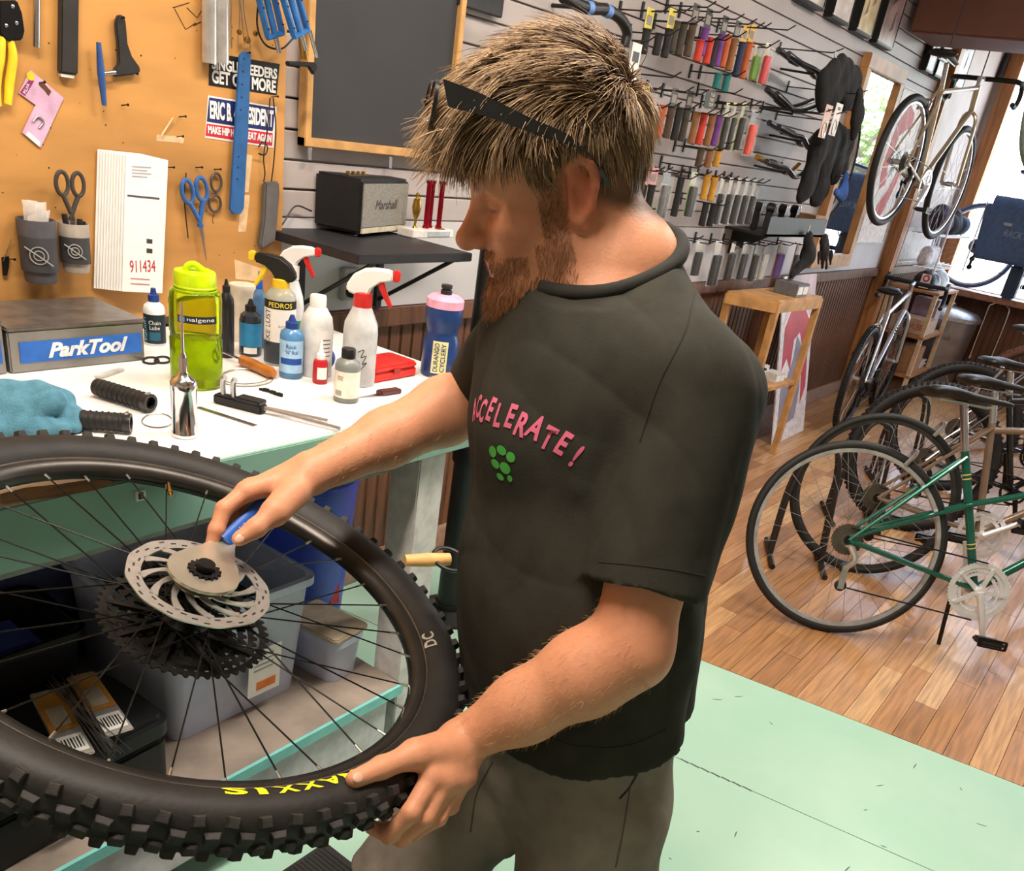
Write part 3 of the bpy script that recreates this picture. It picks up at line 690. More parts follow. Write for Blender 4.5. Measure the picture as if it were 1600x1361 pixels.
# shoes
for a_ in (ankL, ankR):
    cz = Clay(a_ - np.array([.22, .22, .12]), a_ + np.array([.22, .22, .06]), .005); q = v3(a_); q[2] = 0
    cz.cone(q + Bf * -.03 + Bu * .045, q + Bf * .14 + Bu * .035, .042, .036, .02); cz.cone(q + Bu * .05, q + Bu * .10, .045, .043, .02)
    slab(cz, q + Bu * .002, -Bu, .4)
    m_, _ = cz.mesh('shoe'); wear('shoe', m_, mat('shoe_suede', '#3a342e', .85, noise=.1))

# hair and beard strands
def strands(name, specs, m):
    mb_v = []; mb_f = []; cols = []
    for pts, r0, c in specs:
        o = len(mb_v); n = len(pts)
        for i, p in enumerate(pts):
            t = (pts[min(i + 1, n - 1)] - pts[max(i - 1, 0)]); t = t / (np.linalg.norm(t) + 1e-9); u = np.cross(t, (.3, .5, .81)); u /= np.linalg.norm(u) + 1e-9; w = np.cross(t, u); r = r0 * (1 - .8 * i / (n - 1))
            for a in (0, 2.1, 4.2): mb_v.append(p + (u * math.cos(a) + w * math.sin(a)) * r); cols.append(c)
        for i in range(n - 1):
            for k in range(3): mb_f.append((o + i * 3 + k, o + i * 3 + (k + 1) % 3, o + i * 3 + 3 + (k + 1) % 3, o + i * 3 + 3 + k))
    me_ = bpy.data.meshes.new(name); me_.from_pydata([tuple(v) for v in mb_v], [], mb_f); paint(me_, np.array(cols)); return me_
HB = BVHTree.FromPolygons([Vector(v) for v in Vb], [tuple(p.vertices) for p in me.polygons])
rg = np.random.default_rng(5)
specs = []
tones = [np.array(srgb(c)) for c in ('#8b6f52', '#a58763', '#6b523b', '#b69a75', '#574230')]
cnt = 0
while cnt < 11000:
    d = rg.normal(size=3); d /= np.linalg.norm(d)
    x, y, zz = d
    if zz < -.45: continue
    h = HB.ray_cast(Vector(Hc + HF.T @ np.array([-.012, 0, .04]) + HF.T @ d * .3), Vector(-(HF.T @ d)), .3)
    if h[0] is None: continue
    p = (v3(h[0]) - Hc) @ HF.T
    ay = abs(p[1])
    hl = (.060 if p[0] > .045 else .030 if p[0] > .002 else (-.012 - .55 * max(0, -p[0] - .03)))
    if p[2] < hl or (abs(p[0] + .012) < .028 and p[2] < .044 and ay > .066): continue
    if p[0] < -.03 and p[2] < -.07: continue
    top = min(1, max(0, (p[2] - .055) / .05)); front = min(1, max(0, (p[0] - .0) / .07))
    L = .024 + .042 * top + .040 * top * front + rg.normal() * .007
    nrm = np.array([p[0] + .012, p[1], p[2] - .04]); nrm /= np.linalg.norm(nrm)
    lock = np.sin(np.floor(p * 70) @ np.array([12.9, 78.2, 37.7]) + np.array([0., 1.9, 4.1])) * .30
    comb = np.array([1.0, .25 * np.sign(p[1]), -.10]) * top + np.array([-.35, 0, -1.0]) * (1 - top)
    if p[0] > .03: comb = comb + np.array([.45, .30 * np.sign(p[1]), -.15 if p[2] > .07 else -.7])
    comb = comb + lock + rg.normal(size=3) * .12
    comb = comb - nrm * comb.dot(nrm) * .8
    comb /= np.linalg.norm(comb)
    lift = .12 + .95 * top * (.75 + lock[0]) + .25 * front * top
    n = 7; pts = []; q = p - nrm * .002; dirn = nrm * lift + comb * .5; dirn /= np.linalg.norm(dirn)
    for i in range(n):
        pts.append(Hc + HF.T @ q); dirn = dirn + comb * .27 - nrm * (.10 if i > 1 else 0); dirn /= np.linalg.norm(dirn); q = q + dirn * L / (n - 1)
        qq = q - np.array([-.012, 0, .05]); 
    wgt = .5 + .5 * top
    c = tones[rg.integers(0, 5)] * rg.uniform(.85, 1.2)
    specs.append((pts, .00085, c)); cnt += 1
for k in range(60):                                                   # stray forelock strands
    b_ = np.array([.080, rg.uniform(-.04, .055), rg.uniform(.055, .085)]); q = b_.copy(); dd = np.array([.9, rg.uniform(-.2, .5), rg.uniform(.0, .5)]); pts = []
    for i in range(8): pts.append(Hc + HF.T @ q); q = q + dd / np.linalg.norm(dd) * .0125; dd = dd + np.array([0, 0, -.10]) + rg.normal(size=3) * .05
    specs.append((pts, .0008, tones[rg.integers(0, 4)]))
HAIR = mat('hair_strand', '#ffffff', .5, noise=.05, vcol='tint', spec=.4)
hair = wear('hair', strands('hair', specs, HAIR), HAIR, label='tousled light brown hair', kind='stuff')
specs = []; cnt = 0
while cnt < 5200:
    d = rg.normal(size=3); d /= np.linalg.norm(d)
    h = HB.ray_cast(Vector(hp(.03, 0, -.06) + HF.T @ d * .14), Vector(-(HF.T @ d)), .14)
    if h[0] is None: continue
    p = (v3(h[0]) - Hc) @ HF.T; ay = abs(p[1])
    chinb = p[2] < -.078 and p[0] > .004 and p[2] > -.135; mous = p[0] > .080 and -.060 < p[2] < -.047 and ay < .03
    side = .004 < p[0] < .045 and -.08 < p[2] < .02 and ay > .045 and (p[2] < -.045 or p[0] < .032); cornr = p[0] > .055 and -.08 < p[2] < -.055 and ay > .020
    if not (chinb or mous or side or cornr): continue
    if p[0] > .086 and -.078 < p[2] < -.058 and ay < .016: continue
    dirn = np.array([.35, p[1] * 6, -.9]) + rg.normal(size=3) * .25; dirn /= np.linalg.norm(dirn); L = (.014 if chinb else .0055) * rg.uniform(.6, 1.2)
    q = p; pts = []
    for i in range(4): pts.append(Hc + HF.T @ q); q = q + dirn * L / 3
    specs.append((pts, .00042, np.array(srgb(('#9a6a45', '#7e5438', '#ad7b52')[rg.integers(0, 3)])))); cnt += 1
wear('beard', strands('beard', specs, HAIR), HAIR, label='short reddish brown beard', kind='stuff')
# fine hair on the forearms
specs = []
for a_, b_, cnt in ((Le, Lw, 650), (Re, Rw, 550)):
    k = 0
    ax_ = (b_ - a_) / np.linalg.norm(b_ - a_)
    while k < cnt:
        q = a_ + (b_ - a_) * rg.uniform(-.05, .95); d = rg.normal(size=3); d -= ax_ * d.dot(ax_); d /= np.linalg.norm(d)
        h = HB.ray_cast(Vector(q + d * .12), Vector(-d), .12); k += 1
        if h[0] is None: continue
        p = v3(h[0]); w = d * .5 + ax_ * .9 + rg.normal(size=3) * .25; w /= np.linalg.norm(w); L = rg.uniform(.006, .013)
        specs.append(([p - w * .001, p + w * L * .5, p + w * L - d * .001], .00022, np.array(srgb('#c9a06e'))))
wear('arm_hair', strands('arm_hair', specs, HAIR), HAIR, kind='stuff')
# sunglasses pushed up on the head
GF = mat('sunglass_frame', '#14161a', .3, coat=.4)
gl = thing('sunglasses', 'dark sunglasses pushed up on the person\'s hair', 'sunglasses', tuple(hp(.09, 0, .06)))
ginv = Matrix.Translation(-Vector(hp(.09, 0, .06)))
for s in (-1, 1):
    cen = hp(.124, s * .036, .112); zax = Hf * .80 + Hu * .36 + Hl * s * .62; Mg = frame(cen, Vector(Hl), z=Vector(zax))
    o1 = [(.034 * math.copysign(abs(math.cos(a)) ** .75, math.cos(a)), .025 * math.copysign(abs(math.sin(a)) ** .75, math.sin(a))) for a in [2 * PI * i / 32 for i in range(32)]]
    o2 = [(p[0] * .92, p[1] * .90) for p in o1]
    ob('rim', MB().ring(o1, o2, .004, Mg), GF, gl, mw=ginv); ob('lens', MB().prism([(p[0] * .97, p[1] * .97) for p in o2], .0015, Mg, .001), mat('amber_lens', '#9c6f38', .08, spec=.8, coat=.6), gl, mw=ginv)
    tp = [hp(.112, s * .069, .122), hp(.075, s * .090, .103), hp(.03, s * .100, .075), hp(-.008, s * .099, .054), hp(-.030, s * .094, .030), hp(-.042, s * .088, .002)]
    tb = bez(tp, 20); rb_ = MB(); vs = []
    for i, p in enumerate(tb):
        w = .013 - .0004 * i; U = Vector(Hu) * math.cos(i * .045) + Vector(Hf) * math.sin(i * .045) * .9; T_ = Vector(Hl) * .0022
        vs += [p + U * w + T_, p + U * w - T_, p - U * w - T_, p - U * w + T_]
    rb_.add(vs, [(4 * i + k, 4 * i + (k + 1) % 4, 4 * i + 4 + (k + 1) % 4, 4 * i + 4 + k) for i in range(len(tb) - 1) for k in range(4)] + [(3, 2, 1, 0), tuple(4 * (len(tb) - 1) + k for k in range(4))])
    ob('temple', rb_, GF, gl, mw=ginv, bevel=.0012)
ob('bridge', MB().tube([hp(.130, -.008, .116), hp(.132, 0, .118), hp(.130, .008, .116)], .003, 6), GF, gl, mw=ginv)
# ---------------------------------------------------------------- the mountain-bike wheel being worked on
_a, _b = .312, -.96
WN = Vector((math.sin(_a) * math.cos(_b), math.sin(_a) * math.sin(_b), math.cos(_a)))
WC = Vector((.555, .828, .916))
# x axis of the wheel frame points away from his near hand so the lettering can be set by angle
WM = frame(WC, Vector((1, 0, 0)) - WN * WN.x, z=WN)
wheel = thing('bicycle_wheel', 'large knobbly mountain bike wheel held flat over the bench edge', 'wheel', M=WM)
TR = mat('tyre_rubber', '#211f1d', .55, noise=.12, bump=.12, bscale=150, spec=.35)
tyre = MB()
prof = [(.3085, -.0135), (.3125, -.0190), (.322, -.0265), (.335, -.0305), (.348, -.0290), (.358, -.0225), (.3635, -.012), (.3655, 0)]
prof = prof + [(r, -z) for r, z in prof[-2::-1]]
n = 160; vs = []; fs = []; m_ = len(prof)
for i in range(n):
    a = 2 * PI * i / n
    for r, z in prof: vs.append((r * math.cos(a), r * math.sin(a), z))
for i in range(n):
    for k in range(m_ - 1): fs.append((i * m_ + k, ((i + 1) % n) * m_ + k, ((i + 1) % n) * m_ + k + 1, i * m_ + k + 1))
tyre.add(vs, fs); tyre_o = ob('tyre', tyre, TR, wheel, smooth=60)
KM = mat('knob_rubber', '#24211f', .7, noise=.18, scale=60, bump=.2, bscale=200)
def knob(w, l, h): 
    return MB().add([(-h * .6, -l, -w), (-h * .6, l, -w), (-h * .6, l, w), (-h * .6, -l, w), (h, -l * .72, -w * .8), (h, l * .72, -w * .8), (h, l * .72, w * .8), (h, -l * .72, w * .8)], [(3, 2, 1, 0), (4, 5, 6, 7), (0, 1, 5, 4), (1, 2, 6, 5), (2, 3, 7, 6), (3, 0, 4, 7)]).mesh('knob', bevel=.0006, seg=1)
kc = knob(.0065, .0085, .0048); ks = knob(.0062, .0068, .0062)
NK = 72
for i in range(NK):
    for j, (zz, ph) in enumerate(((-.0225, .5), (-.0075, 0), (.0075, .5), (.0225, 0))):
        a = 2 * PI * (i + ph) / NK; side = abs(zz) > .01
        r = .3655 if not side else .3585; tilt = 0 if not side else (math.copysign(.82, zz))
        o = rawobj('knob', ks if side else kc, KM, tyre_o, smooth=0)
        o.matrix_local = Matrix.Rotation(a, 4, 'Z') @ Matrix.Translation((r, 0, zz)) @ Matrix.Rotation(-tilt, 4, 'Y') @ Matrix.Rotation((.12 if i % 2 else -.12), 4, 'X')
YL = mat('yellow_print', '#f1ea1c', .5)
# yellow brand letters on the sidewall, read from the rim side
def onwall(me_, ang, rr, zz, tilt, flip):
    """flat letter -> bent around the sidewall"""
    for v in me_.vertices:
        x, y = v.co.x, v.co.y; aa = ang + x / rr * flip; q = rr + y
        v.co = (q * math.cos(aa), q * math.sin(aa), zz + y * tilt + .0006)
def angle_at(px_, py_, r, zz):
    best = min(range(1440), key=lambda i: (lambda q: (q[0] - px_) ** 2 + (q[1] - py_) ** 2)(projpx(WM @ Vector((r * math.cos(i * PI / 720), r * math.sin(i * PI / 720), zz)))))
    return best * PI / 720
def projpx(p):
    v = RC.T @ (np.array(p) - CAM); return PX + FPX * v[0] / v[2], PY + FPX * v[1] / v[2]
a0 = angle_at(345, 1250, .322, .028); a1 = angle_at(560, 1215, .322, .028)
def arc_text(body, aS, aE, rr, hgt, parent, m, tilt=-.35, zz=.0275, flipv=1):
    n_ = len(body); W = abs(aE - aS) * rr / n_
    for i, ch in enumerate(body):
        if ch == ' ': continue
        t = textmesh(ch, 1., ext=0, bold=.03); xs = [v.co.x for v in t.vertices]; ys = [v.co.y for v in t.vertices]
        w = max(xs) - min(xs); h = max(ys) - min(ys)
        wid = W * (.9 if ch != 'I' else .35)
        t.transform(Matrix.Diagonal((wid / w, hgt / h, 1, 1)) @ Matrix.Translation((-(max(xs) + min(xs)) / 2, -(max(ys) + min(ys)) / 2, 0)))
        bm = bmesh.new(); bm.from_mesh(t); bmesh.ops.triangulate(bm, faces=bm.faces)
        for _ in range(3): bmesh.ops.subdivide_edges(bm, edges=[e for e in bm.edges if e.calc_length() > .0025], cuts=1); bmesh.ops.triangulate(bm, faces=bm.faces)
        bm.to_mesh(t); bm.free()
        aa = aS + (aE - aS) * (i + .5) / n_; sg = 1 if aE > aS else -1
        for v in t.vertices:
            x, y = v.co.x, v.co.y * flipv; g = aa + x / rr * sg; q = rr + y
            zt = np.interp(q, [.3085, .3125, .322, .335, .348], [.0135, .0190, .0265, .0305, .0290]); v.co = (q * math.cos(g), q * math.sin(g), zt + .0009)
        rawobj('letter', t, m, parent, smooth=0)
arc_text('MAXXIS', a1 + (a1 - a0) * .05, a0, .3225, .0155, tyre_o, YL, flipv=1)
aw = angle_at(658, 1005, .3225, .026)
arc_text('DC', aw - .05, aw + .05, .318, .014, tyre_o, pl('#a79f90', .6), flipv=1)
# rim
rim = MB(); rp_ = [(.3115, -.0150), (.3095, -.0155), (.304, -.0145), (.2935, -.0085), (.2915, 0), (.2935, .0085), (.304, .0145), (.3095, .0155), (.3115, .0150), (.308, .0), ]
n = 128; vs = []; fs = []; m_ = len(rp_)
for i in range(n):
    a = 2 * PI * i / n
    for r, z in rp_: vs.append((r * math.cos(a), r * math.sin(a), z))
for i in range(n):
    for k in range(m_): fs.append((i * m_ + k, ((i + 1) % n) * m_ + k, ((i + 1) % n) * m_ + (k + 1) % m_, i * m_ + (k + 1) % m_))
rim.add(vs, fs); rim_o = ob('rim', rim, mat('anodised_rim', '#3b3835', .33, .7, noise=.08), wheel, smooth=50)
ob('rim_bead_line', MB().torus(.3105, .0012, 128, 6, Matrix.Translation((0, 0, .0155))), mat('worn_alloy', '#8d8780', .35, .9), rim_o)
va = angle_at(262, 765, .285, 0)
Mv = Matrix.Rotation(va, 4, 'Z')
ob('valve', MB().lathe([(.003, 0), (.003, .022), (.0042, .023), (.0042, .029), (.0022, .030), (.0022, .036)], 10, Mv @ Matrix.Translation((.2925, 0, 0)) @ Matrix.Rotation(-PI / 2, 4, 'Y')), mat('brass', '#b8924c', .3, 1.), rim_o)
# hub, rotor, cassette
HB_ = mat('hub_black', '#131313', .35, .4)
hub = ob('hub', MB().lathe([(.006, -.066), (.0085, -.064), (.0085, -.05), (.017, -.048), (.017, -.028), (.029, -.026), (.029, -.021), (.016, -.016), (.016, .016), (.029, .021), (.029, .026), (.019, .028), (.0165, .046), (.0105, .047), (.0105, .066), (.006, .066)], 32), HB_, wheel)
RZ = .036
rot = MB(); RO = .0865; n = 144
ow = [(RO * (1 + .008 * math.sin(i * 2 * PI / 12)), i * 2 * PI / n) for i in range(n)]
rot.ring([(r * math.cos(a), r * math.sin(a)) for r, a in ow], [(.0690 * math.cos(a), .0690 * math.sin(a)) for r, a in ow], .0019, z0=RZ)
rot.ring(circle(.032, 48), circle(.0175, 48), .0022, z0=RZ)
for k in range(12):
    a = 2 * PI * k / 12; pts = []
    for j in range(7):
        t = j / 6; r = .030 + (.070 - .030) * t; aa = a + .62 * t; pts.append(Vector((r * math.cos(aa), r * math.sin(aa))))
    L_ = []; R2 = []
    for j, p in enumerate(pts):
        d = (pts[min(j + 1, 6)] - pts[max(j - 1, 0)]).normalized(); nn_ = Vector((-d.y, d.x)); w = .0030 + .0022 * abs(2 * j / 6 - 1); L_.append(tuple(p + nn_ * w)); R2.append(tuple(p - nn_ * w))
    rot.prism(L_ + R2[::-1], .0019, z0=RZ)
SLOT = mat('rotor_slot', '#3a3a3b', .5, .6); sl_ = MB()
for k in range(36):
    a = 2 * PI * k / 36; q = .0775 + (.0045 if k % 3 == 0 else -.0035 if k % 3 == 1 else 0)
    sl_.prism([(-.0012, -.0035), (.0012, -.0035), (.0012, .0035), (-.0012, .0035)], .0022, Matrix.Rotation(a, 4, 'Z') @ Matrix.Translation((q, 0, RZ - .00015)))
rot_o = ob('brake_rotor', rot, mat('rotor_steel', '#d8d5d0', .33, .95, noise=.05, scale=80), wheel, smooth=0); ob('slots', sl_, SLOT, rot_o, kind='stuff', smooth=0)
cas = thing('cassette', None, None); cas.parent = wheel; del_ = None
teeth = [51, 44, 38, 32, 28, 24, 21, 18, 15, 12]
CM = mat('sprocket_black', '#2a2826', .4, .75, noise=.15); CS = mat('sprocket_steel', '#8d8982', .35, .95, noise=.1)
def sprocket(T, zz, first):
    ro = T * .0127 / 2 / PI; ol = []; 
    for i in range(T * 4): ol.append(((ro + (.0028 if i % 4 in (1,) else .0022 if i % 4 == 2 else -.0024)) * math.cos(2 * PI * i / (T * 4)), (ro + (.0028 if i % 4 == 1 else .0022 if i % 4 == 2 else -.0024)) * math.sin(2 * PI * i / (T * 4))))
    ri = ro - .009 if T > 20 else ro * .62; il = [(ri * math.cos(2 * PI * i / (T * 4)), ri * math.sin(2 * PI * i / (T * 4))) for i in range(T * 4)]
    mb = MB().ring(ol, il, .002, z0=zz)
    if T > 20:
        for k in range(9):
            a = 2 * PI * k / 9 + T; d = Vector((math.cos(a), math.sin(a))); e = Vector((math.cos(a + .28), math.sin(a + .28))); w = Vector((-d.y, d.x)) * .0035
            p1 = d * .022; p2 = e * (ri + .002); mb.prism([tuple(p1 - w), tuple(p1 + w), tuple(p2 + w), tuple(p2 - w)], .002, z0=zz)
    return ob('sprocket', mb, CM if T > 25 and T % 2 == 0 or T == 51 else CS, cas, smooth=0)
for i, T in enumerate(teeth): sprocket(T, -.027 - i * .0036, i == 0)
ob('carrier', MB().lathe([(.020, -.063), (.0235, -.06), (.0235, -.028), (.020, -.026)], 32), HB_, cas)
# spokes, each its own
SPK = mat('spoke_black', '#191918', .35, .7); NIP = mat('nipple_alloy', '#b5b2ab', .3, .9)
NS = 32
for i in range(NS):
    top = i % 2 == 0; zz = .0235 if top else -.0235
    a = 2 * PI * (i + .5) / NS; lead = (1 if (i // 2) % 2 == 0 else -1); ah = a + lead * 1.05
    p0 = Vector((.0275 * math.cos(ah), .0275 * math.sin(ah), zz)); p1 = Vector((.2935 * math.cos(a), .2935 * math.sin(a), zz * .12))
    d = (p1 - p0).normalized(); sp_ = ob('spoke', MB().tube([p0, p1 - d * .012], .00105, 6), SPK, wheel)
    ob('nipple', MB().tube([p1 - d * .014, p1 - d * .004, p1 + d * .003], [.0016, .0018, .0022], 6), NIP, sp_)
# lockring wrench in his right hand: flat steel head over the hub, blue grip
tz = .050
def onplane(x, y, h):
    r = Vector(ray(x, y)); o = Vector(CAM); return o + r * ((WC + WN * h - o).dot(WN) / r.dot(WN))
cN = WM @ Vector((0, 0, tz)); gP = onplane(352, 848, tz + .002); gE = onplane(404, 796, tz + .035)
xd = gP - cN; xd = xd - WN * xd.dot(WN)
TM = frame(cN, xd, z=WN)
ltool = thing('lockring_wrench', 'flat steel lockring wrench with a blue grip fitted over the wheel hub', 'tool', M=TM)
Lh = (gP - cN).length
outl = []
for k in range(25): a = math.radians(62 + (298 - 62) * k / 24); outl.append((.043 * math.cos(a), .043 * math.sin(a)))
Lh = (gP - cN).length + .004
outl += [(.033, -.033), (.048, -.024), (Lh * .86, -.015), (Lh, -.013), (Lh, .013), (Lh * .86, .015), (.048, .024), (.033, .033)]
hole = []
N_ = len(outl)
for p in outl:
    a = math.atan2(p[1], p[0]); hole.append(((.0185 + .0012 * math.sin(a * 12)) * math.cos(a), (.0185 + .0012 * math.sin(a * 12)) * math.sin(a)))
ob('plate', MB().ring(outl, hole, .0045), mat('nickel_plate', '#cfc6b4', .3, .85, noise=.05), ltool, smooth=0)
ob('spline_ring', MB().ring([((.0185 + .0018 * (1 if i % 4 < 2 else -1)) * math.cos(2 * PI * i / 64), (.0185 + .0018 * (1 if i % 4 < 2 else -1)) * math.sin(2 * PI * i / 64)) for i in range(64)], circle(.0125, 64), .004, z0=.003), DARKM(), ltool, smooth=0)
lg = Matrix.Identity(4); ti = TM.inverted(); gE_l = ti @ gE; s_l = Vector((Lh - .006, 0, .002))
gp = [s_l, s_l.lerp(gE_l, .35), gE_l, s_l.lerp(gE_l, 1.25)]
ob('grip', MB().tube(gp, [.0135, .0125, .0125, .011], 14, flat=.62), pl('#2355a8', .4), ltool)
gdir = (gE_l - s_l).normalized()
text('PARK TOOL', .012, frame(s_l.lerp(gE_l, .25) + Vector((0, 0, .0088)), gdir, z=Vector((0, 0, 1))), pl('#e8e8e8', .5), ltool, fit=(.03, .006))
# ---------------------------------------------------------------- workbench
BZ = .95; BY = 1.15; BX = 1.62
FWD = Vector(RC[:, 2])
def depth(p): return (Vector(p) - Vector(CAM)).dot(FWD)
def zat(p, ytop):
    lo_, hi_ = p[2] - .2, p[2] + 1.2
    for _ in range(40):
        m = (lo_ + hi_) / 2
        if projpx((p[0], p[1], m))[1] > ytop: lo_ = m
        else: hi_ = m
    return lo_
IMGR = Vector((RC[0, 0], RC[1, 0], 0)).normalized()          # picture-right on the ground
AWAY = Vector((-IMGR.y, IMGR.x, 0))
bench = thing('workbench', 'long workbench with a white top and green painted apron', 'workbench', (0, 1.5, 0)); binv = Matrix.Translation((0, -1.5, 0))
def bpart(n, mb, m, **k): return ob(n, mb, m, bench, mw=binv, **k)
GP = mat('green_bench_paint', '#7fa89a', .4, noise=.08, scale=5, bump=.05)
bpart('top', MB().box(((XL + .6 + BX) / 2, (BY + 1.905) / 2, BZ - .010), (BX - XL - .6, 1.905 - BY, .020)), mat('bench_laminate', '#e9e6e3', .35, noise=.02, scale=8), bevel=.003)
ap = bpart('apron', MB().box(((XL + .6 + BX) / 2, BY - .004, BZ - .052), (BX - XL - .60, .010, .098)), GP, bevel=.002)
tp_ = [ony(x, y, BY - .0092) for x, y in ((0, 772), (40, 762), (90, 757), (150, 748), (180, 752), (150, 765), (90, 776), (40, 782), (0, 787))]
ob('torn_strip', MB().prism([(p.x, p.z) for p in tp_], .002, Matrix.Translation((0, BY - .0088, 0)) @ Matrix.Rotation(PI / 2, 4, 'X')), mat('torn_plywood', '#7a5238', .8, noise=.25, scale=40, stretch=(.3, 1, 3)), ap)
e_ = ony(214, 771, BY)
lbl = ob('letter_tag', MB().box((e_.x, BY - .0098, e_.z), (.0165, .002, .0165)), pl('#e8e6e0', .6), ap)
text('E', .014, frame((e_.x, BY - .0113, e_.z), (1, 0, 0), z=(0, -1, 0)), BLACK(), lbl, fit=(.0085, .010), bold=.0006)
bpart('end_panel', MB().box((BX - .015, (BY + 1.905) / 2, BZ - .064), (.022, 1.905 - BY - .02, .08)), GP, bevel=.002)
bpart('inner_rail', MB().box(((XL + .6 + 1.33) / 2, BY + .10, BZ - .13), (1.33 - XL - .6, .04, .06)), pl('#8d9089', .6), bevel=.002)
for x in (1.385, .0 - 1.2): bpart('leg', MB().box((x, BY + .055, (BZ - .02) / 2), (.085, .085, BZ - .02)), pl('#c9c7c6', .5), bevel=.003)
for x in (1.385, -1.2): bpart('leg', MB().box((x, 1.84, (BZ - .02) / 2), (.085, .085, BZ - .02)), pl('#c9c7c6', .5), bevel=.003)
SHZ = .264
bpart('lower_shelf', MB().box(((XL + .7 + 1.34) / 2, (BY + 1.9) / 2, SHZ - .010), (1.34 - XL - .7, 1.9 - BY, .02)), mat('shelf_board', '#8f8378', .7, noise=.14, scale=10), bevel=.001)
bpart('shelf_edge', MB().box(((XL + .7 + 1.34) / 2, BY - .004, SHZ - .012), (1.34 - XL - .7, .008, .026)), mat('turquoise_paint', '#7cc6c2', .45, noise=.05))
bpart('toe_panel', MB().box(((XL + .7 + 1.30) / 2, BY + .012, SHZ - .095), (1.30 - XL - .7, .016, .14)), pl('#c4c2c6', .5))

# ---- things under the bench
def rounded(w, d, h, r=.02, taper=1., n=5):
    out_ = []
    for cx0, cy0, a0 in ((w / 2 - r, d / 2 - r, 0), (-w / 2 + r, d / 2 - r, PI / 2), (-w / 2 + r, -d / 2 + r, PI), (w / 2 - r, -d / 2 + r, 1.5 * PI)):
        for k in range(n + 1): a = a0 + PI / 2 * k / n; out_.append((cx0 + r * math.cos(a), cy0 + r * math.sin(a)))
    return out_
def tubmesh(w, d, h, t=.004, taper=.88, r=.03):
    o_ = rounded(w, d, h, r); n = len(o_); vs = []; fs = []
    rings = [(taper, 0, 0), (1, h, 0), (1.05, h, 0), (1.05, h - .018, 0), (1.04, h - .018, 0)]
    ins = [(1 - 2 * t / w, h), (taper - 2 * t / w, t)]
    for s, z, _ in rings: vs += [(p[0] * s, p[1] * s, z) for p in o_]
    for s, z in ins: vs += [(p[0] * s, p[1] * s, z) for p in o_]
    def band(a, b): return [(a * n + i, a * n + (i + 1) % n, b * n + (i + 1) % n, b * n + i) for i in range(n)]
    fs += [tuple(range(n - 1, -1, -1))] + band(0, 1) + band(1, 2) + band(2, 3) + band(5, 2) + band(6, 5) + [tuple(6 * n + i for i in range(n))]
    return MB().add(vs, fs)
CLEAR = mat('clear_tub', '#ccd2ea', .3, noise=.03, alpha=.72)
t = thing('storage_tub', 'clear plastic storage tub with an orange label on the lower bench shelf', 'tub', (.985, 1.47, SHZ + .001))
ob('body', tubmesh(.36, .38, .30), CLEAR, t)
ob('contents', MB().box((-.01, .02, .13), (.25, .27, .22)), pl('#26262b', .7), t, bevel=.02)
ob('latch', MB().prism(rounded(.05, .15, 0, .012), .012, Matrix.Translation((.185, -.06, .19)) @ Matrix.Rotation(PI / 2, 4, 'Y')), BLACK(), t, bevel=.003)
lb = ob('sticker', MB().box((.045, -.1895, .12), (.085, .002, .12), Matrix.Rotation(.055, 4, 'X')), PAPER(), t)
ob('sticker_print', MB().box((.05, -.1908, .085), (.05, .0016, .022), Matrix.Rotation(.055, 4, 'X')), pl('#e07a35', .6), t)
for k in range(4): ob('sticker_line', MB().box((.04, -.1908, .165 - k * .012), (.05, .0016, .003), Matrix.Rotation(.055, 4, 'X')), pl('#8c8c90', .6), t)
t = thing('storage_tub', 'black plastic storage tub behind the black tool case under the bench', 'tub', (.53, 1.57, SHZ + .001))
ob('body', tubmesh(.42, .22, .24), pl('#141417', .5), t)
ob('contents', MB().box((0, 0, .11), (.34, .16, .20)), pl('#2f3d8a', .55), t, bevel=.03)
t = thing('storage_tub', 'grey-blue lidded tub behind the clear tub under the bench', 'tub', (.80, 1.79, SHZ + .001))
ob('body', tubmesh(.60, .17, .34), pl('#4d5683', .5), t); ob('lid', MB().prism(rounded(.63, .18, 0, .03), .02, z0=.335), pl('#5a6290', .5), t, bevel=.004)
t = thing('tool_case', 'black plastic tool case with rounded lid on the lower bench shelf', 'tool case', (.56, 1.31, SHZ + .001), .06)
ob('base', MB().prism(rounded(.40, .20, 0, .025), .10), pl('#121213', .5), t, bevel=.006); ob('lid', MB().prism(rounded(.41, .21, 0, .03), .055, z0=.101), pl('#151516', .45), t, bevel=.012)
ob('handle', MB().tube([(-.06, -.108, .09), (-.055, -.125, .09), (.055, -.125, .09), (.06, -.108, .09)], .007, 8), BLACK(), t)
# blue barrel
t = thing('bin', 'royal blue plastic bin beside the clear tub under the bench', 'bin', (1.375, 1.60, SHZ + .001))
ob('body', MB().lathe([(.13, 0), (.135, .01), (.16, .38), (.166, .385), (.166, .40), (.155, .40), (.152, .37), (.125, .012)], 40), pl('#2440b0', .4), t)
ob('red_stripe', MB().box((.03, -.142, .10), (.03, .004, .11), Matrix.Rotation(-.08, 4, 'X')), pl('#b52a33', .5), t)
t = thing('storage_tub', 'small clear tub with a beige lid between the clear tub and blue bin', 'tub', (1.25, 1.325, SHZ + .001), .1)
ob('body', tubmesh(.11, .16, .12, taper=.85), CLEAR, t); ob('lid', MB().prism(rounded(.12, .17, 0, .015), .012, z0=.12), pl('#b9a890', .6), t, bevel=.003)
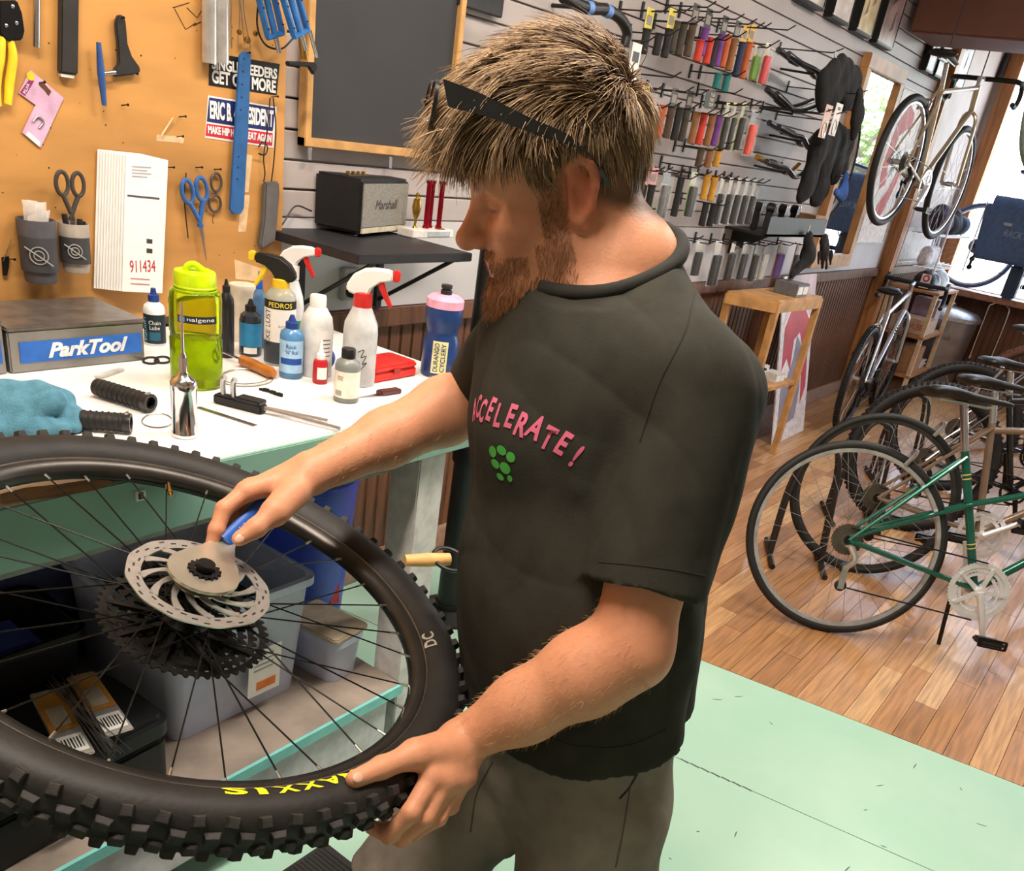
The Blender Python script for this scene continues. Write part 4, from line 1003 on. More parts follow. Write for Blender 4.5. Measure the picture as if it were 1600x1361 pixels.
# spoke packets on the tool case
for k, (pa, pb, lab) in enumerate((((72, 1088), (122, 1182), 'orange spoke packet lying toward the clear tub on the tool case'), ((128, 1066), (184, 1150), 'orange hang-tag spoke packet beside a bundle of spokes on the tool case'))):
    q = onz(*pa, SHZ + .160); q2 = onz(*pb, SHZ + .160); t = thing('spoke_packet', lab, 'packet', M=frame(q + Vector((0, 0, .002 + .007 * k)), q2 - q, z=(0, 0, 1))); Lp = (q2 - q).length
    ob('bag', MB().box((Lp * .5, 0, .003), (Lp * 1.1, .052, .005)), mat('clear_bag', '#cfcac4', .2, alpha=.5), t, bevel=.002)
    ob('card', MB().box((Lp * .32, 0, .0065), (Lp * .62, .048, .0015)), pl('#d08f3a', .6), t); ob('barcode', MB().box((Lp * .86, 0, .0065), (Lp * .26, .042, .0015)), PAPER(), t); ob('window', MB().box((Lp * .42, 0, .0075), (Lp * .3, .03, .0008)), pl('#c7b8a6', .5), t)
    for j in range(7): ob('bar', MB().box((Lp * .86, -.015 + .005 * j, .0076), (Lp * .16, .0016 + .0008 * (j % 2), .0005)), BLACK(), t)
q = onz(130, 1120, SHZ + .17)
for k in range(14):
    o_ = q + Vector((rnd.uniform(-.012, .012), rnd.uniform(-.012, .012), .004 + k * .0012)); d = (onz(205, 1215, SHZ + .165) - q); d.z = 0; d = d.normalized(); d = Matrix.Rotation(rnd.uniform(-.13, .13), 3, 'Z') @ d
    rebase(ob('spoke', MB().tube([o_ - d * .12, o_ + d * .14], .0011, 5), STEEL(), None, 'loose silver spoke in a bundle on the black tool case', 'spoke', 'bundle of loose spokes'), o_)
# wooden handled brush hung by the leg
w0 = DP(632, 876, 1.62); w1 = DP(702, 874, 1.66)
t = thing('wooden_handle', 'pale wooden tool handle in a black ring by the bench leg', 'tool', tuple(w0)); iv = Matrix.Translation(-w0)
ob('shaft', MB().tube([w0, w0.lerp(w1, .5), w1], [.011, .0135, .012], 12), mat('beech', '#d8a868', .5, noise=.1), t, mw=iv)
ob('ring', MB().torus(.032, .004, 28, 8, Matrix.Translation(w1 + Vector((.0, 0, 0))) @ Matrix.Rotation(.3, 4, 'X')), BLACK(), t, mw=iv)
# repair stand column behind the bench end
pc_ = onz(740, 560, .9); pc_ = Vector((2.05, 1.58, 0))
t = thing('repair_stand', 'black repair stand column at the bench end', 'repair stand', tuple(pc_))
ob('column', MB().tube([(0, 0, .04), (0, 0, 1.22)], .045, 20), pl('#191918', .4), t); ob('base_plate', MB().lathe([(.11, 0), (.11, .012), (.05, .03), (.05, .05)], 32), pl('#191918', .4), t)
ob('clamp_collar', MB().lathe([(.05, .55), (.053, .56), (.053, .62), (.05, .63)], 24), DARKM(), t)
# rubber mat
mx0, mx1 = -.7, 1.045; t = thing('floor_mat', 'black ribbed rubber anti-fatigue mat in front of the bench', 'mat', (mx0, .25, .0005))
ob('sheet', MB().box(((mx1 - mx0) / 2, .41, .004), (mx1 - mx0, .82, .008)), mat('mat_rubber', '#2b2927', .8, bump=.2), t, bevel=.003)
rb = MB()
for k in range(170): rb.box((.005 + k * .0102, .41, .0088), (.005, .80, .0018))
ob('ribs', rb, mat('mat_rubber', '#2b2927', .8), t, kind='stuff')

# ---- bottles and tools on the bench
def place(cx0, by, w):
    p = onz(cx0, by, BZ); r = w * depth(p) / FPX / 2; c = p + Vector((p.x, p.y, 0)).normalized() * r * .9; c.z = BZ + .0005; return c, r
def bottle(name, label, cat, cx0, by, ty, w, body_prof, mbody, parts=(), **k):
    """body_prof: (radius fraction, height fraction) pairs; parts: (name, profile, material)"""
    c, r = place(cx0, by, w); H = zat(c, ty) - c.z
    rotz = math.atan2(-c.y, -c.x) + PI / 2
    t = thing(name, label, cat, tuple(c), rotz); t['r'] = r; t['h'] = H; del t['r'], t['h']
    S_ = lambda pr: [(a * r, b * H) for a, b in pr]
    ob('body', MB().lathe(S_(body_prof), 28), mbody, t)
    for nm, pr, m_ in parts: ob(nm, MB().lathe(S_(pr), 28), m_, t)
    return t, r, H
def wraptext(body, t, r, z, w, h, m, vertical=False, ang=0., name='lettering', **k):
    me_ = textmesh(body, 1., ext=0, **k); xs = [v.co.x for v in me_.vertices]; ys = [v.co.y for v in me_.vertices]
    bm = bmesh.new(); bm.from_mesh(me_); bmesh.ops.triangulate(bm, faces=bm.faces); bm.to_mesh(me_); bm.free()
    cxm = (max(xs) + min(xs)) / 2; cym = (max(ys) + min(ys)) / 2; W_ = max(xs) - min(xs); Hh = max(ys) - min(ys)
    for v in me_.vertices:
        a = (v.co.x - cxm) / W_; b = (v.co.y - cym) / Hh
        u, q = (a * w, b * h) if not vertical else (-b * h, a * w)
        th = -PI / 2 + ang + u / r; v.co = (r * math.cos(th), r * math.sin(th), z + q)
    return rawobj(name, me_, m, t, smooth=0)
def patch(t, r, z0, z1, a0, a1, m, name='label'):
    mb = MB(); n = 14; vs = []
    for i in range(n + 1):
        th = -PI / 2 + a0 + (a1 - a0) * i / n; vs += [(r * math.cos(th), r * math.sin(th), z0), (r * math.cos(th), r * math.sin(th), z1)]
    mb.add(vs, [(2 * i, 2 * i + 2, 2 * i + 3, 2 * i + 1) for i in range(n)]); return ob(name, mb, m, t)
WH = pl('#e9e8e6', .4, noise=.02); NAVY = pl('#1d3f86', .4); BLK = BLACK()
std = [(.9, 0), (1, .02), (1, .68), (.92, .76), (.5, .83), (.42, .85)]
def cap(z0, r0=.5, r1=.42, z1=1.): return [(r0, z0), (r0, z0 + (z1 - z0) * .45), (r1 * .7, z0 + (z1 - z0) * .55), (r1 * .35, z1), (.001, z1)]
# chain lube
t, r, H = bottle('lube_bottle', 'white and black chain lube bottle with a blue cap beside the tool box', 'bottle', 243, 541, 450, 32, [(.92, 0), (1, .02), (1, .62), (.9, .70), (.5, .76), (.45, .78)], pl('#e6ebec', .35), [('cap', [(.52, .77), (.52, .88), (.3, .90), (.22, 1), (.001, 1)], NAVY)])
patch(t, r * 1.015, H * .04, H * .56, -1.4, 1.4, pl('#14272f', .5)); wraptext('Chain', t, r * 1.03, H * .42, r * 1.1, H * .07, WH); wraptext('Lube', t, r * 1.03, H * .33, r * .95, H * .07, WH); wraptext('SQUIRT', t, r * 1.03, H * .30, H * .45, r * .4, pl('#7fc4d8', .5), vertical=True, ang=-.95); patch(t, r * 1.03, H * .10, H * .25, -.5, .5, pl('#1f5b72', .5), 'label_band')
# lime water bottle
LIME = mat('lime_plastic', '#c9e020', .06, trans=.9, ior=1.2, noise=.03)
t, r, H = bottle('water_bottle', 'translucent lime green wide-mouth water bottle with looped lid', 'bottle', 308, 611, 413, 79, [(.9, 0), (.97, .012), (.99, .03), (.99, .40), (.96, .41), (.96, .45), (.99, .46), (.99, .72), (.95, .78), (.80, .815), (.74, .82), (.74, .85)], LIME)
ob('lid', MB().lathe([(r * .80, H * .825), (r * .80, H * .835), (r * .78, H * .84), (r * .78, H * .935), (r * .74, H * .95), (.001, H * .95)], 36), pl('#b9d800', .35), t)
for k in range(40):
    a = 2 * PI * k / 40
ob('strap', MB().tube(bez([(-r * .35, 0, H * .945), (-r * .25, 0, H * .985), (0, 0, H * 1.0), (r * .3, 0, H * .96), (r * .5, 0, H * .95)], 16), .006, 8), pl('#b9d800', .35), t)
ob('strap_band', MB().torus(r * .76, .004, 36, 8, Matrix.Translation((0, 0, H * .80))), pl('#b9d800', .35), t)
patch(t, r * 1.01, H * .565, H * .625, -.7, .85, pl('#15222e', .4)); wraptext('nalgene', t, r * 1.02, H * .595, r * 1.05, H * .04, WH, ang=.2); patch(t, r * 1.02, H * .575, H * .615, -.62, -.40, pl('#3c7fc0', .4), 'emblem')
wn_ = mat('lime_water', '#b4cc2a', .05, trans=.9, ior=1.2); ob('water', MB().lathe([(r * .9, H * .02), (r * .9, H * .42), (.001, H * .42)], 28), wn_, t)
# dark bottles behind
bottle('lube_bottle', 'tall black squeeze bottle behind the lime water bottle', 'bottle', 354, 560, 436, 23, std, pl('#1b1b1d', .35), [('cap', cap(.84), BLK)])
t, r, H = bottle('lube_bottle', 'clear bottle of dark oil with a blue label and black cap', 'bottle', 391, 558, 467, 34, [(.92, 0), (1, .02), (1, .62), (.9, .72), (.5, .78), (.42, .80)], mat('dark_oil', '#3a4148', .15, trans=.4), [('cap', cap(.79, .5), BLK)])
patch(t, r * 1.02, H * .18, H * .60, -1.3, 1.3, pl('#2c7fb0', .45)); patch(t, r * 1.03, H * .06, H * .17, -.6, .6, PAPER(), 'barcode_label')
bottle('lube_bottle', 'slim clear drip bottle with a bright blue cap beside the yellow-black sprayer', 'bottle', 404, 545, 424, 19, [(.9, 0), (1, .02), (1, .66), (.85, .73), (.5, .78), (.45, .8)], mat('clear_blue', '#6d9fd0', .15, trans=.5), [('cap', cap(.78, .55, .5), pl('#1c55c4', .35))])
# sprayers
def sprayer(t, r, H, z0, mhead, mtrig, mneck, d, s=1., nozz=None):
    """head in the plane of picture-right; d=+1 nozzle to the right"""
    rz = t.rotation_euler.z; X = Matrix.Rotation(-rz, 3, 'Z') @ IMGR * d; M_ = frame((0, 0, z0), X, y=(0, 0, 1))
    ob('neck', MB().lathe([(.013 * s, z0 - .022 * s), (.0145 * s, z0 - .021 * s), (.0145 * s, z0 + .004 * s), (.010 * s, z0 + .006 * s)], 20), mneck, t)
    po = [(-.024, .004), (-.026, .014), (-.016, .030), (.0, .040), (.018, .043), (.040, .043), (.044, .040), (.044, .028), (.026, .024), (.012, .012), (.008, 0), (-.010, 0)]
    ob('trigger_head', MB().prism([(a * s, b * s) for a, b in po], .020 * s, M_, -.010 * s), mhead, t, bevel=.004 * s, seg=3)
    ob('trigger', MB().prism([(a * s, b * s) for a, b in [(.020, .026), (.030, .027), (.036, .010), (.046, -.010), (.042, -.014), (.032, .000), (.024, .014)]], .010 * s, M_, -.005 * s), mtrig, t, bevel=.0015 * s)
    ob('nozzle', MB().prism([(a * s, b * s) for a, b in [(.044, .027), (.055, .028), (.055, .043), (.044, .044)]], .015 * s, M_, -.0075 * s), nozz or mtrig, t, bevel=.002 * s)
REDP = pl('#d02c28', .4); YEL = pl('#f0c92a', .45)
t, r, H = bottle('spray_bottle', 'white spray bottle with red trigger behind the polish sprayer', 'spray bottle', 452, 556, 418, 40, [(.94, 0), (1, .02), (1, .55), (.9, .68), (.4, .92), (.34, .95), (.34, 1)], mat('milky_plastic', '#e3e6e8', .35, trans=.2))
sprayer(t, r, H, H, WH, REDP, WH, 1, 1.15); patch(t, r * 1.02, H * .2, H * .42, -1, 1, pl('#2f9a58', .5))
t, r, H = bottle('spray_bottle', 'clear polish spray bottle with a black and yellow trigger', 'spray bottle', 436, 573, 440, 47, [(.95, 0), (1, .015), (1, .80), (.9, .87), (.55, .93), (.36, .96), (.36, 1)], mat('clear_pet', '#d8dccf', .1, trans=.6, ior=1.2))
sprayer(t, r, H, H, BLK, YEL, YEL, -1, 1.25, YEL); patch(t, r * 1.015, H * .30, H * .70, -1.5, 1.5, PAPER()); patch(t, r * 1.02, H * .70, H * .80, -1.4, 1.4, pl('#161616', .5), 'label_band'); wraptext('PEDROS', t, r * 1.035, H * .75, r * 1.6, H * .06, pl('#e6d24a', .5), bold=.01)
wraptext('BIKE LUST', t, r * 1.03, H * .47, H * .44, r * .42, BLK, vertical=True, ang=-.85); wraptext('SILICONE BIKE', t, r * 1.03, H * .50, r * .95, H * .025, pl('#444', .5) if False else BLK, ang=.35); wraptext('POLISH', t, r * 1.03, H * .46, r * .6, H * .025, BLK, ang=.35)
patch(t, r * 1.01, H * .03, H * .30, -1.6, 1.6, mat('polish_liquid', '#39404a', .3), 'liquid')
t, r, H = bottle('lube_bottle', 'blue chain lube bottle with navy cap before the white jug', 'bottle', 454, 593, 492, 36, [(.92, 0), (1, .02), (1, .66), (.93, .73), (.55, .79), (.5, .80)], mat('blue_lube', '#5a93c8', .25, trans=.25), [('cap', cap(.79, .55, .5), NAVY)])
patch(t, r * 1.02, H * .10, H * .62, -1.3, 1.3, pl('#9fc6e6', .5)); wraptext('Rock', t, r * 1.04, H * .53, r * .9, H * .07, pl('#1d3f86', .5), bold=.01); wraptext('"N" Roll', t, r * 1.04, H * .44, r * 1.1, H * .06, pl('#1d3f86', .5), bold=.01); patch(t, r * 1.03, H * .24, H * .34, -1, 1, pl('#17499a', .5), 'label_band')
t, r, H = bottle('jug', 'white plastic jug with screw cap behind the small bottles', 'jug', 492, 591, 461, 50, [(.93, 0), (1, .02), (1, .60), (.9, .74), (.55, .85), (.44, .87)], mat('hdpe', '#e5e6e4', .4, trans=.12), [('cap', [(.5, .86), (.5, .985), (.46, 1), (.001, 1)], WH)])
patch(t, r * 1.015, H * .22, H * .60, .2, 1.15, PAPER())
for k in range(5): patch(t, r * 1.02, H * (.28 + .05 * k), H * (.293 + .05 * k), .32, .95, pl('#55575a', .6), 'label_line')
t, r, H = bottle('dropper_bottle', 'tiny red thread-locker bottle with a white nozzle', 'bottle', 499.5, 601, 532, 23, [(.94, 0), (1, .03), (1, .46), (.85, .55), (.5, .58)], pl('#b21d26', .35), [('cap', [(.62, .56), (.62, .68), (.32, .74), (.16, 1), (.001, 1)], WH)])
patch(t, r * 1.03, H * .12, H * .40, -.4, 1.0, PAPER())
# tall white sprayer with red neck
t, r, H = bottle('spray_bottle', 'tall frosted spray bottle with red collar and red trigger', 'spray bottle', 558, 605, 466, 53, [(.94, 0), (1, .015), (1, .62), (.95, .72), (.55, .90), (.36, .96), (.36, 1)], mat('frosted_plastic', '#dcdfe0', .3, trans=.25))
sprayer(t, r, H, H + .006, WH, REDP, REDP, 1, 1.35)
ob('doodle', MB().tube(bez([Vector((r * 1.02 * math.cos(-PI / 2 + u), r * 1.02 * math.sin(-PI / 2 + u), H * zz)) for u, zz in ((-.1, .42), (.25, .45), (.1, .36), (.4, .38), (.2, .28), (.45, .30), (.15, .22))], 40), .0008, 5), BLK, t)
# grey sealed bottle (its code square is left plain)
t, r, H = bottle('additive_bottle', 'grey bottle with black cap and cream label at the bench front', 'bottle', 540, 631, 544, 39, [(.93, 0), (1, .02), (1, .68), (.9, .76), (.52, .82), (.5, .84)], pl('#7d827f', .35), [('cap', [(.56, .83), (.56, .98), (.5, 1), (.001, 1)], BLK)])
patch(t, r * 1.02, H * .10, H * .60, -1.45, 1.45, pl('#e5e0d2', .6))
for k in range(6): patch(t, r * 1.03, H * .14, H * .24, -.95 + k * .10, -.90 + k * .10, BLK, 'bar')
for k in range(3): patch(t, r * 1.03, H * (.50 - k * .03), H * (.512 - k * .03), -.8, -.3, pl('#8b4a42', .6), 'label_line')
# cycling bottle
t, r, H = bottle('bike_bottle', 'navy cycling bottle with pink lid standing by the red case', 'bottle', 683, 592, 445, 58, [(.92, 0), (.96, .02), (.96, .40), (.84, .46), (.84, .52), (.98, .60), (1, .72), (.96, .77)], mat('navy_bottle', '#1e3a70', .3), [('lid', [(.99, .765), (.99, .85), (.75, .89), (.34, .90)], pl('#e6a9c3', .45)), ('spout', [(.3, .89), (.3, .94), (.22, .95), (.30, .97), (.28, 1), (.001, 1)], pl('#26262a', .5))])
patch(t, r * 1.0, H * .06, H * .42, -.42, .42, pl('#d9d7a0', .5)); wraptext('DURANGO', t, r * 1.015, H * .24, H * .32, r * .26, pl('#1b2c52', .5), vertical=True, ang=-.18, bold=.01); wraptext('CYCLERY', t, r * 1.015, H * .24, H * .32, r * .26, pl('#1b2c52', .5), vertical=True, ang=.18, bold=.01)
t, r, H = bottle('cup', 'small cream tub behind the lime bottle on the bench', 'tub', 380, 536, 444, 40, [(.85, 0), (1, .9), (1.04, .92), (1.04, 1), (.9, 1)], pl('#d8cdb8', .5))
# tool boxes
def toolbox(fl, fr, top_y, back, label):
    a = onz(*fl, BZ); b = onz(*fr, BZ); xa = (b - a); xa.z = 0; L = xa.length; h = zat(a, top_y) - BZ; M_ = frame(a + Vector((0, 0, .0005)), xa, z=(0, 0, 1)); d = .20
    t = thing('tool_box', label, 'tool box', M=M_); SB = mat('box_steel', '#8f8d8a', .38, .75, noise=.10, scale=12)
    ob('body', MB().box((L / 2, d / 2, h * .46), (L, d, h * .92)), SB, t, bevel=.003); ob('lid', MB().box((L / 2, d / 2, h * .955), (L + .006, d + .006, h * .09)), mat('box_lid', '#7a7570', .35, .6, noise=.15), t, bevel=.003)
    lb = ob('nameplate', MB().box((L * .52, -.0008, h * .44), (L * .9, .002, h * .46)), pl('#2561b5', .45), t)
    return t, L, h
t, L, h = toolbox((18, 585), (227, 563), 513, None, 'grey steel parts box with blue brand plate on the bench')
text('ParkTool', .05, frame((L * .56, -.0024, h * .45), (1, 0, 0), z=(0, -1, 0)), pl('#d9dcdf', .4), t, fit=(L * .60, h * .34), shear=.35, bold=.002)
t2 = toolbox((-195, 606), (12, 585), 514, None, 'matching grey steel parts box cut off by the bench corner')
# silver grease pump
t, r, H = bottle('grease_pump', 'polished aluminium hand pump standing on the bench', 'grease pump', 289, 687, 472, 40, [(.94, 0), (1, .01), (1, .035), (.96, .04), (.96, .36), (1, .37), (1, .42), (.75, .45), (.45, .47), (.32, .50), (.30, .60), (.24, .62), (.12, .64), (.09, .98), (.07, 1)], CHROME())
ob('gauge', MB().ball((0, -r * .62, H * .40), (r * .42, r * .34, r * .42)), CHROME(), t)
# grips
def grip(a, b, r, label, mats=None):
    M_ = frame(a, b - a, z=(0, 0, 1)); L = (b - a).length; t = thing('handlebar_grip', label, 'grip', M=M_ @ Matrix.Translation((0, 0, 0)))
    RX = Matrix.Rotation(PI / 2, 4, 'Y')
    ob('sleeve', MB().lathe([(r * .75, 0), (r * .98, .002), (r, .01), (r * .94, L * .5), (r, L - .012), (r, L - .012)], 20, RX), RUBBER(), t)
    rr = MB()
    for k in range(9): rr.torus(r * .985, .0012, 20, 6, Matrix.Translation((L * (.12 + .09 * k), 0, 0)) @ RX)
    ob('ridges', rr, RUBBER(), t); ob('lock_ring', MB().lathe([(r * 1.02, L - .012), (r * 1.05, L - .011), (r * 1.05, L), (r * .7, L), (r * .7, L - .02)], 24, RX), pl('#232326', .35), t); ob('bolt', MB().tube([(L - .006, -r * .3, r * 1.0), (L - .006, r * .3, r * 1.0)], .003, 8), STEEL(), t)
g = lambda x, y, r: onz(x, y, BZ + r + .0028)
grip(g(150, 604, .0155), g(236, 630, .0155), .0155, 'black lock-on grip with grey end ring lying on the bench')
grip(g(100, 653, .0155), g(205, 661, .0155), .0155, 'black lock-on grip half under the blue rag')
def wire(name, label, pts, r, m, closed=False, cat='wire'):
    o = ob(name, MB().tube(pts, r, 6, closed=closed), m, None, label, cat); return rebase(o, pts[0])
def loop(cx0, cy0, wx, wy, zz, n=40, wob=.05): return [onz(cx0 + wx * math.cos(2 * PI * i / n) * (1 + wob * math.sin(3 * 2 * PI * i / n)), cy0 + wy * math.sin(2 * PI * i / n), zz) for i in range(n)]
wire('cable_loop', 'thin steel cable loop by the grip end on the bench', loop(246, 657, 24, 11, BZ + .002), .0012, STEEL(), True)
wire('cable_loop', 'coil of thin steel cable behind the clamp tool', loop(384, 590, 42, 14, BZ + .002), .0010, STEEL(), True)
wire('cable_loop', 'second turn of steel cable behind the clamp tool', loop(382, 588, 38, 12, BZ + .004), .0010, STEEL(), True)
for k in range(2): wire('rubber_ring', 'black rubber ring lying beside the tool box' if k == 0 else 'black rubber ring leaning on its twin beside the lime bottle', loop(236 + 18 * k, 563 - k, 12, 5, BZ + .003), .0022, RUBBER(), True, 'ring')
# orange handled driver
a = onz(377, 562, BZ + .0135); b = onz(428, 584, BZ + .0135)
t = thing('screwdriver', 'screwdriver with a translucent orange handle on the bench', 'screwdriver', M=frame(a, b - a, z=(0, 0, 1))); L = (b - a).length
ob('handle', MB().lathe([(.006, 0), (.0115, .004), (.013, L * .25), (.0115, L * .6), (.0125, L * .9), (.008, L)], 10, Matrix.Rotation(PI / 2, 4, 'Y')), mat('amber_plastic', '#c77a2a', .25, trans=.3), t); ob('blade', MB().tube([(0, 0, 0), (-.09, 0, 0)], .003, 8), STEEL(), t)
# clamp tool: black block, two uprights, two rods
a = onz(338, 628, BZ); b = onz(413, 647, BZ); M_ = frame(a + Vector((0, 0, .0005)), b - a, z=(0, 0, 1)); L = (b - a).length; mi = M_.inverted()
t = thing('clamp_tool', 'black and steel chain clamp tool with two long rods on the bench', 'clamp', M=M_)
ob('block', MB().box((L * .5, 0, .009), (L, .024, .018)), BLACK(), t, bevel=.003); ob('jaw_plate', MB().box((L * .72, 0, .02), (L * .5, .028, .008)), pl('#1d1d1f', .4), t, bevel=.002)
for s in (0, .022):
    ob('upright', MB().tube(bez([(L * .16 + s, 0, .012), (L * .14 + s, 0, .03), (L * .15 + s, 0, .047), (L * .19 + s, 0, .052)], 12), .0055, 8, flat=1.), STEEL(), t)
for p in ((512, 658), (531, 670)):
    e = mi @ onz(*p, BZ + .006); ob('rod', MB().tube([(L * .9, e.y * .12, .010), (e.x, e.y, .006)], .0042, 8), ALU(), t)
# small things
def strip(name, label, a, b, w, th, m, cat):
    p = onz(*a, BZ); q = onz(*b, BZ); M_ = frame(p + Vector((0, 0, .0004)), q - p, z=(0, 0, 1)); L = (q - p).length; o = ob(name, MB().box((L / 2, 0, th / 2), (L, w, th)), m, None, label, cat, bevel=th * .2); o.matrix_world = M_; return o
strip('steel_rule', 'narrow steel rule lying on the white bench top', (309, 637), (399, 666), .012, .0012, STEEL(), 'ruler')
strip('multi_tool', 'small pale grey tool piece beside the tool box', (152, 592), (190, 579), .014, .005, pl('#c9c8c4', .4), 'tool')
p0 = onz(407, 610, BZ); p1 = onz(441, 620, BZ); d = (p1 - p0) / 6; t = thing('chain_piece', 'short loose piece of bicycle chain on the bench', 'chain', M=frame(p0 + Vector((0, 0, .001)), d, z=(0, 0, 1)))
for k in range(6):
    L1 = d.length; ob('link', MB().prism([(-.003, -.0015), (0, -.0032), (L1 * .5, -.002), (L1, -.0032), (L1 + .003, 0), (L1, .0032), (L1 * .5, .002), (0, .0032)], .006 if k % 2 else .004, Matrix.Translation((k * L1, .002 * math.sin(k), 0))), DARKM(), t)
a = onz(560, 622, BZ); b = onz(622, 613, BZ); M_ = frame(a + Vector((0, 0, .0005)), b - a, z=(0, 0, 1)); L = (b - a).length
t = thing('utility_knife', 'open folding knife lying flat by the red case', 'knife', M=M_); ob('blade', MB().prism([(0, 0), (L * .5, -.012), (L * .52, .006)], .0015), STEEL(), t); ob('handle', MB().prism([(L * .48, -.012), (L, -.012), (L, .008), (L * .48, .008)], .010), pl('#5a3330', .4), t, bevel=.002)
a = onz(583, 600, BZ); b = onz(652, 587, BZ); M_ = frame(a + Vector((0, 0, .0005)), b - a, z=(0, 0, 1)); L = (b - a).length
t = thing('tool_case', 'bright red hinged plastic case on the bench beside the navy bottle', 'tool case', M=M_)
ob('base', MB().prism([(p[0] + L / 2, p[1] + .045) for p in rounded(L, .09, 0, .012)], .020), pl('#d3291f', .4), t, bevel=.003); ob('lid', MB().prism([(p[0] + L / 2, p[1] + .045) for p in rounded(L, .09, 0, .012)], .013, z0=.0205), pl('#d8302a', .4), t, bevel=.004); ob('latch', MB().box((L / 2, -.001, .02), (.02, .004, .012)), pl('#a51d18', .4), t)
p = onz(513, 588, BZ); t = thing('tape_roll', 'blue roll of tape standing between the jug and frosted sprayer', 'tape', tuple(p + Vector((.03, .05, .024))))
ob('roll', MB().ring(circle(.026, 32), circle(.018, 32), .02, frame((0, 0, .002), IMGR, y=(0, 0, 1))), pl('#2f55a8', .5), t, bevel=.001)
# crumpled blue rag
cr = Clay([.42, 1.06, BZ - .02], [.95, 1.48, BZ + .16], .004)
R3 = random.Random(11)
rg_p = lambda x, y, h: v3(onz(x, y, BZ + h))
for (x, y, h, x2, y2, h2, r1, r2) in ((-30, 655, .02, 30, 640, .035, .03, .032), (20, 640, .035, 80, 628, .05, .028, .022), (60, 640, .03, 110, 650, .022, .026, .02), (30, 668, .012, 95, 672, .012, .018, .015), (100, 650, .022, 140, 655, .012, .02, .009), (0, 620, .05, 60, 612, .06, .024, .018), (60, 612, .055, 100, 625, .04, .018, .018), (0, 672, .012, 40, 660, .02, .02, .022), (85, 632, .04, 118, 668, .01, .014, .010), (-30, 625, .04, 10, 618, .05, .03, .025), (-60, 650, .02, -20, 640, .03, .03, .03)):
    cr.cone(rg_p(x, y, h), rg_p(x2, y2, h2), r1, r2, .012)
for (x, y, h, x2, y2, h2, r1) in ((10, 625, .085, 70, 665, .05, .006), (50, 615, .085, 90, 660, .05, .005), (-5, 640, .075, 30, 675, .045, .006), (85, 618, .07, 125, 655, .045, .005), (30, 605, .09, 60, 640, .075, .004)):
    cr.cone(rg_p(x, y, h), rg_p(x2, y2, h2), r1, r1, .012, 'cut')
slab(cr, (.6, 1.3, BZ + .001), (0, 0, -1), .6)
mr, Vr = cr.mesh('shop_rag'); o = rawobj('shop_rag', mr, mat('rag_terry', '#4c7e92', .95, noise=.12, scale=60, bump=.5, bscale=300), smooth=0); mr.polygons.foreach_set('use_smooth', [True] * len(mr.polygons))
tag(o, 'crumpled teal blue terry rag on the bench', 'rag'); rebase(o, (.62, 1.25, BZ))
# ---------------------------------------------------------------- tool board on the wall over the bench
YBD = 1.912
def VM(Y): return frame((0, Y, 0), (1, 0, 0), y=(0, 0, 1))          # local x,y -> wall x,z, local z towards the room
def xz(pts, Y): return [(lambda p: (p.x, p.z))(ony(x, y, Y)) for x, y in pts]
br = ony(443, 300, YBD).x
board = thing('tool_board', 'orange-stained plywood tool board behind the bench', 'tool board', (-.4, YBD + .012, BZ + .02)); bdi = Matrix.Translation((.4, -YBD - .012, -BZ - .02))
ob('panel', MB().box(((XL + .05 + br) / 2, YBD + .012, (BZ + .02 + 2.6) / 2), (br - XL - .05, .024, 2.6 - BZ - .02)), mat('varnished_ply', '#c08d50', .38, noise=.11, scale=5, stretch=(.5, 1, 2.2), bump=.04), board, bevel=.002, mw=bdi)
HM = mat('nail_hole', '#3c2413', .9); hb_ = MB()
for k in range(46):
    p = ony(rnd.uniform(0, 435), rnd.uniform(10, 430), YBD); q = rnd.uniform(.0008, .002); hb_.prism(circle(q, 7, (p.x, p.z)), .0004, VM(YBD - .0002))
ob('nail_holes', hb_, HM, board, mw=bdi, kind='stuff')
mk_ = MB()
for a in ([(273, 14), (290, 46), (306, 36)], [(292, 12), (308, 28), (316, 14)], [(270, 12), (296, 4)], [(302, 40), (316, 33)]):
    P_ = [ony(x, y, YBD - .0006) for x, y in a]; mk_.tube(P_, .0009, 5)
ob('pen_outline', mk_, pl('#3a2a1c', .8), board, mw=bdi)
for a in (((380, 240), (394, 243), (388, 300), (376, 300)), ((376, 305), (390, 305), (384, 362), (372, 362)), ((366, 405), (410, 420), (405, 440), (368, 436)), ((245, 210), (288, 214), (286, 224), (244, 220))):
    ob('tape_remnant', MB().prism(xz(a, YBD), .0006, VM(YBD)), mat('old_tape', '#d9b98f', .7, noise=.1), board, mw=bdi)
def bthing(name, label, cat, x, y, off=0., group=None):
    p = ony(x, y, YBD - off); t = thing(name, label, cat, tuple(p), group=group); return t, Matrix.Translation(-p)
def flat(t, iv, name, pts, th, m, off=0., bevel=0., smooth=40): return ob(name, MB().prism(xz(pts, YBD - off), th, VM(YBD - off)), m, t, mw=iv, bevel=bevel, smooth=smooth)
def btube(t, iv, name, pts, r, m, off, n=10, fl=None, smoothc=True):
    P_ = [ony(x, y, YBD - off) for x, y in pts]; P_ = bez(P_, 24) if smoothc and len(P_) > 2 else P_; rr = r if not hasattr(r, '__len__') else list(np.interp(np.linspace(0, 1, len(P_)), np.linspace(0, 1, len(r)), r))
    return ob(name, MB().tube(P_, rr, n, flat=fl), m, t, mw=iv)
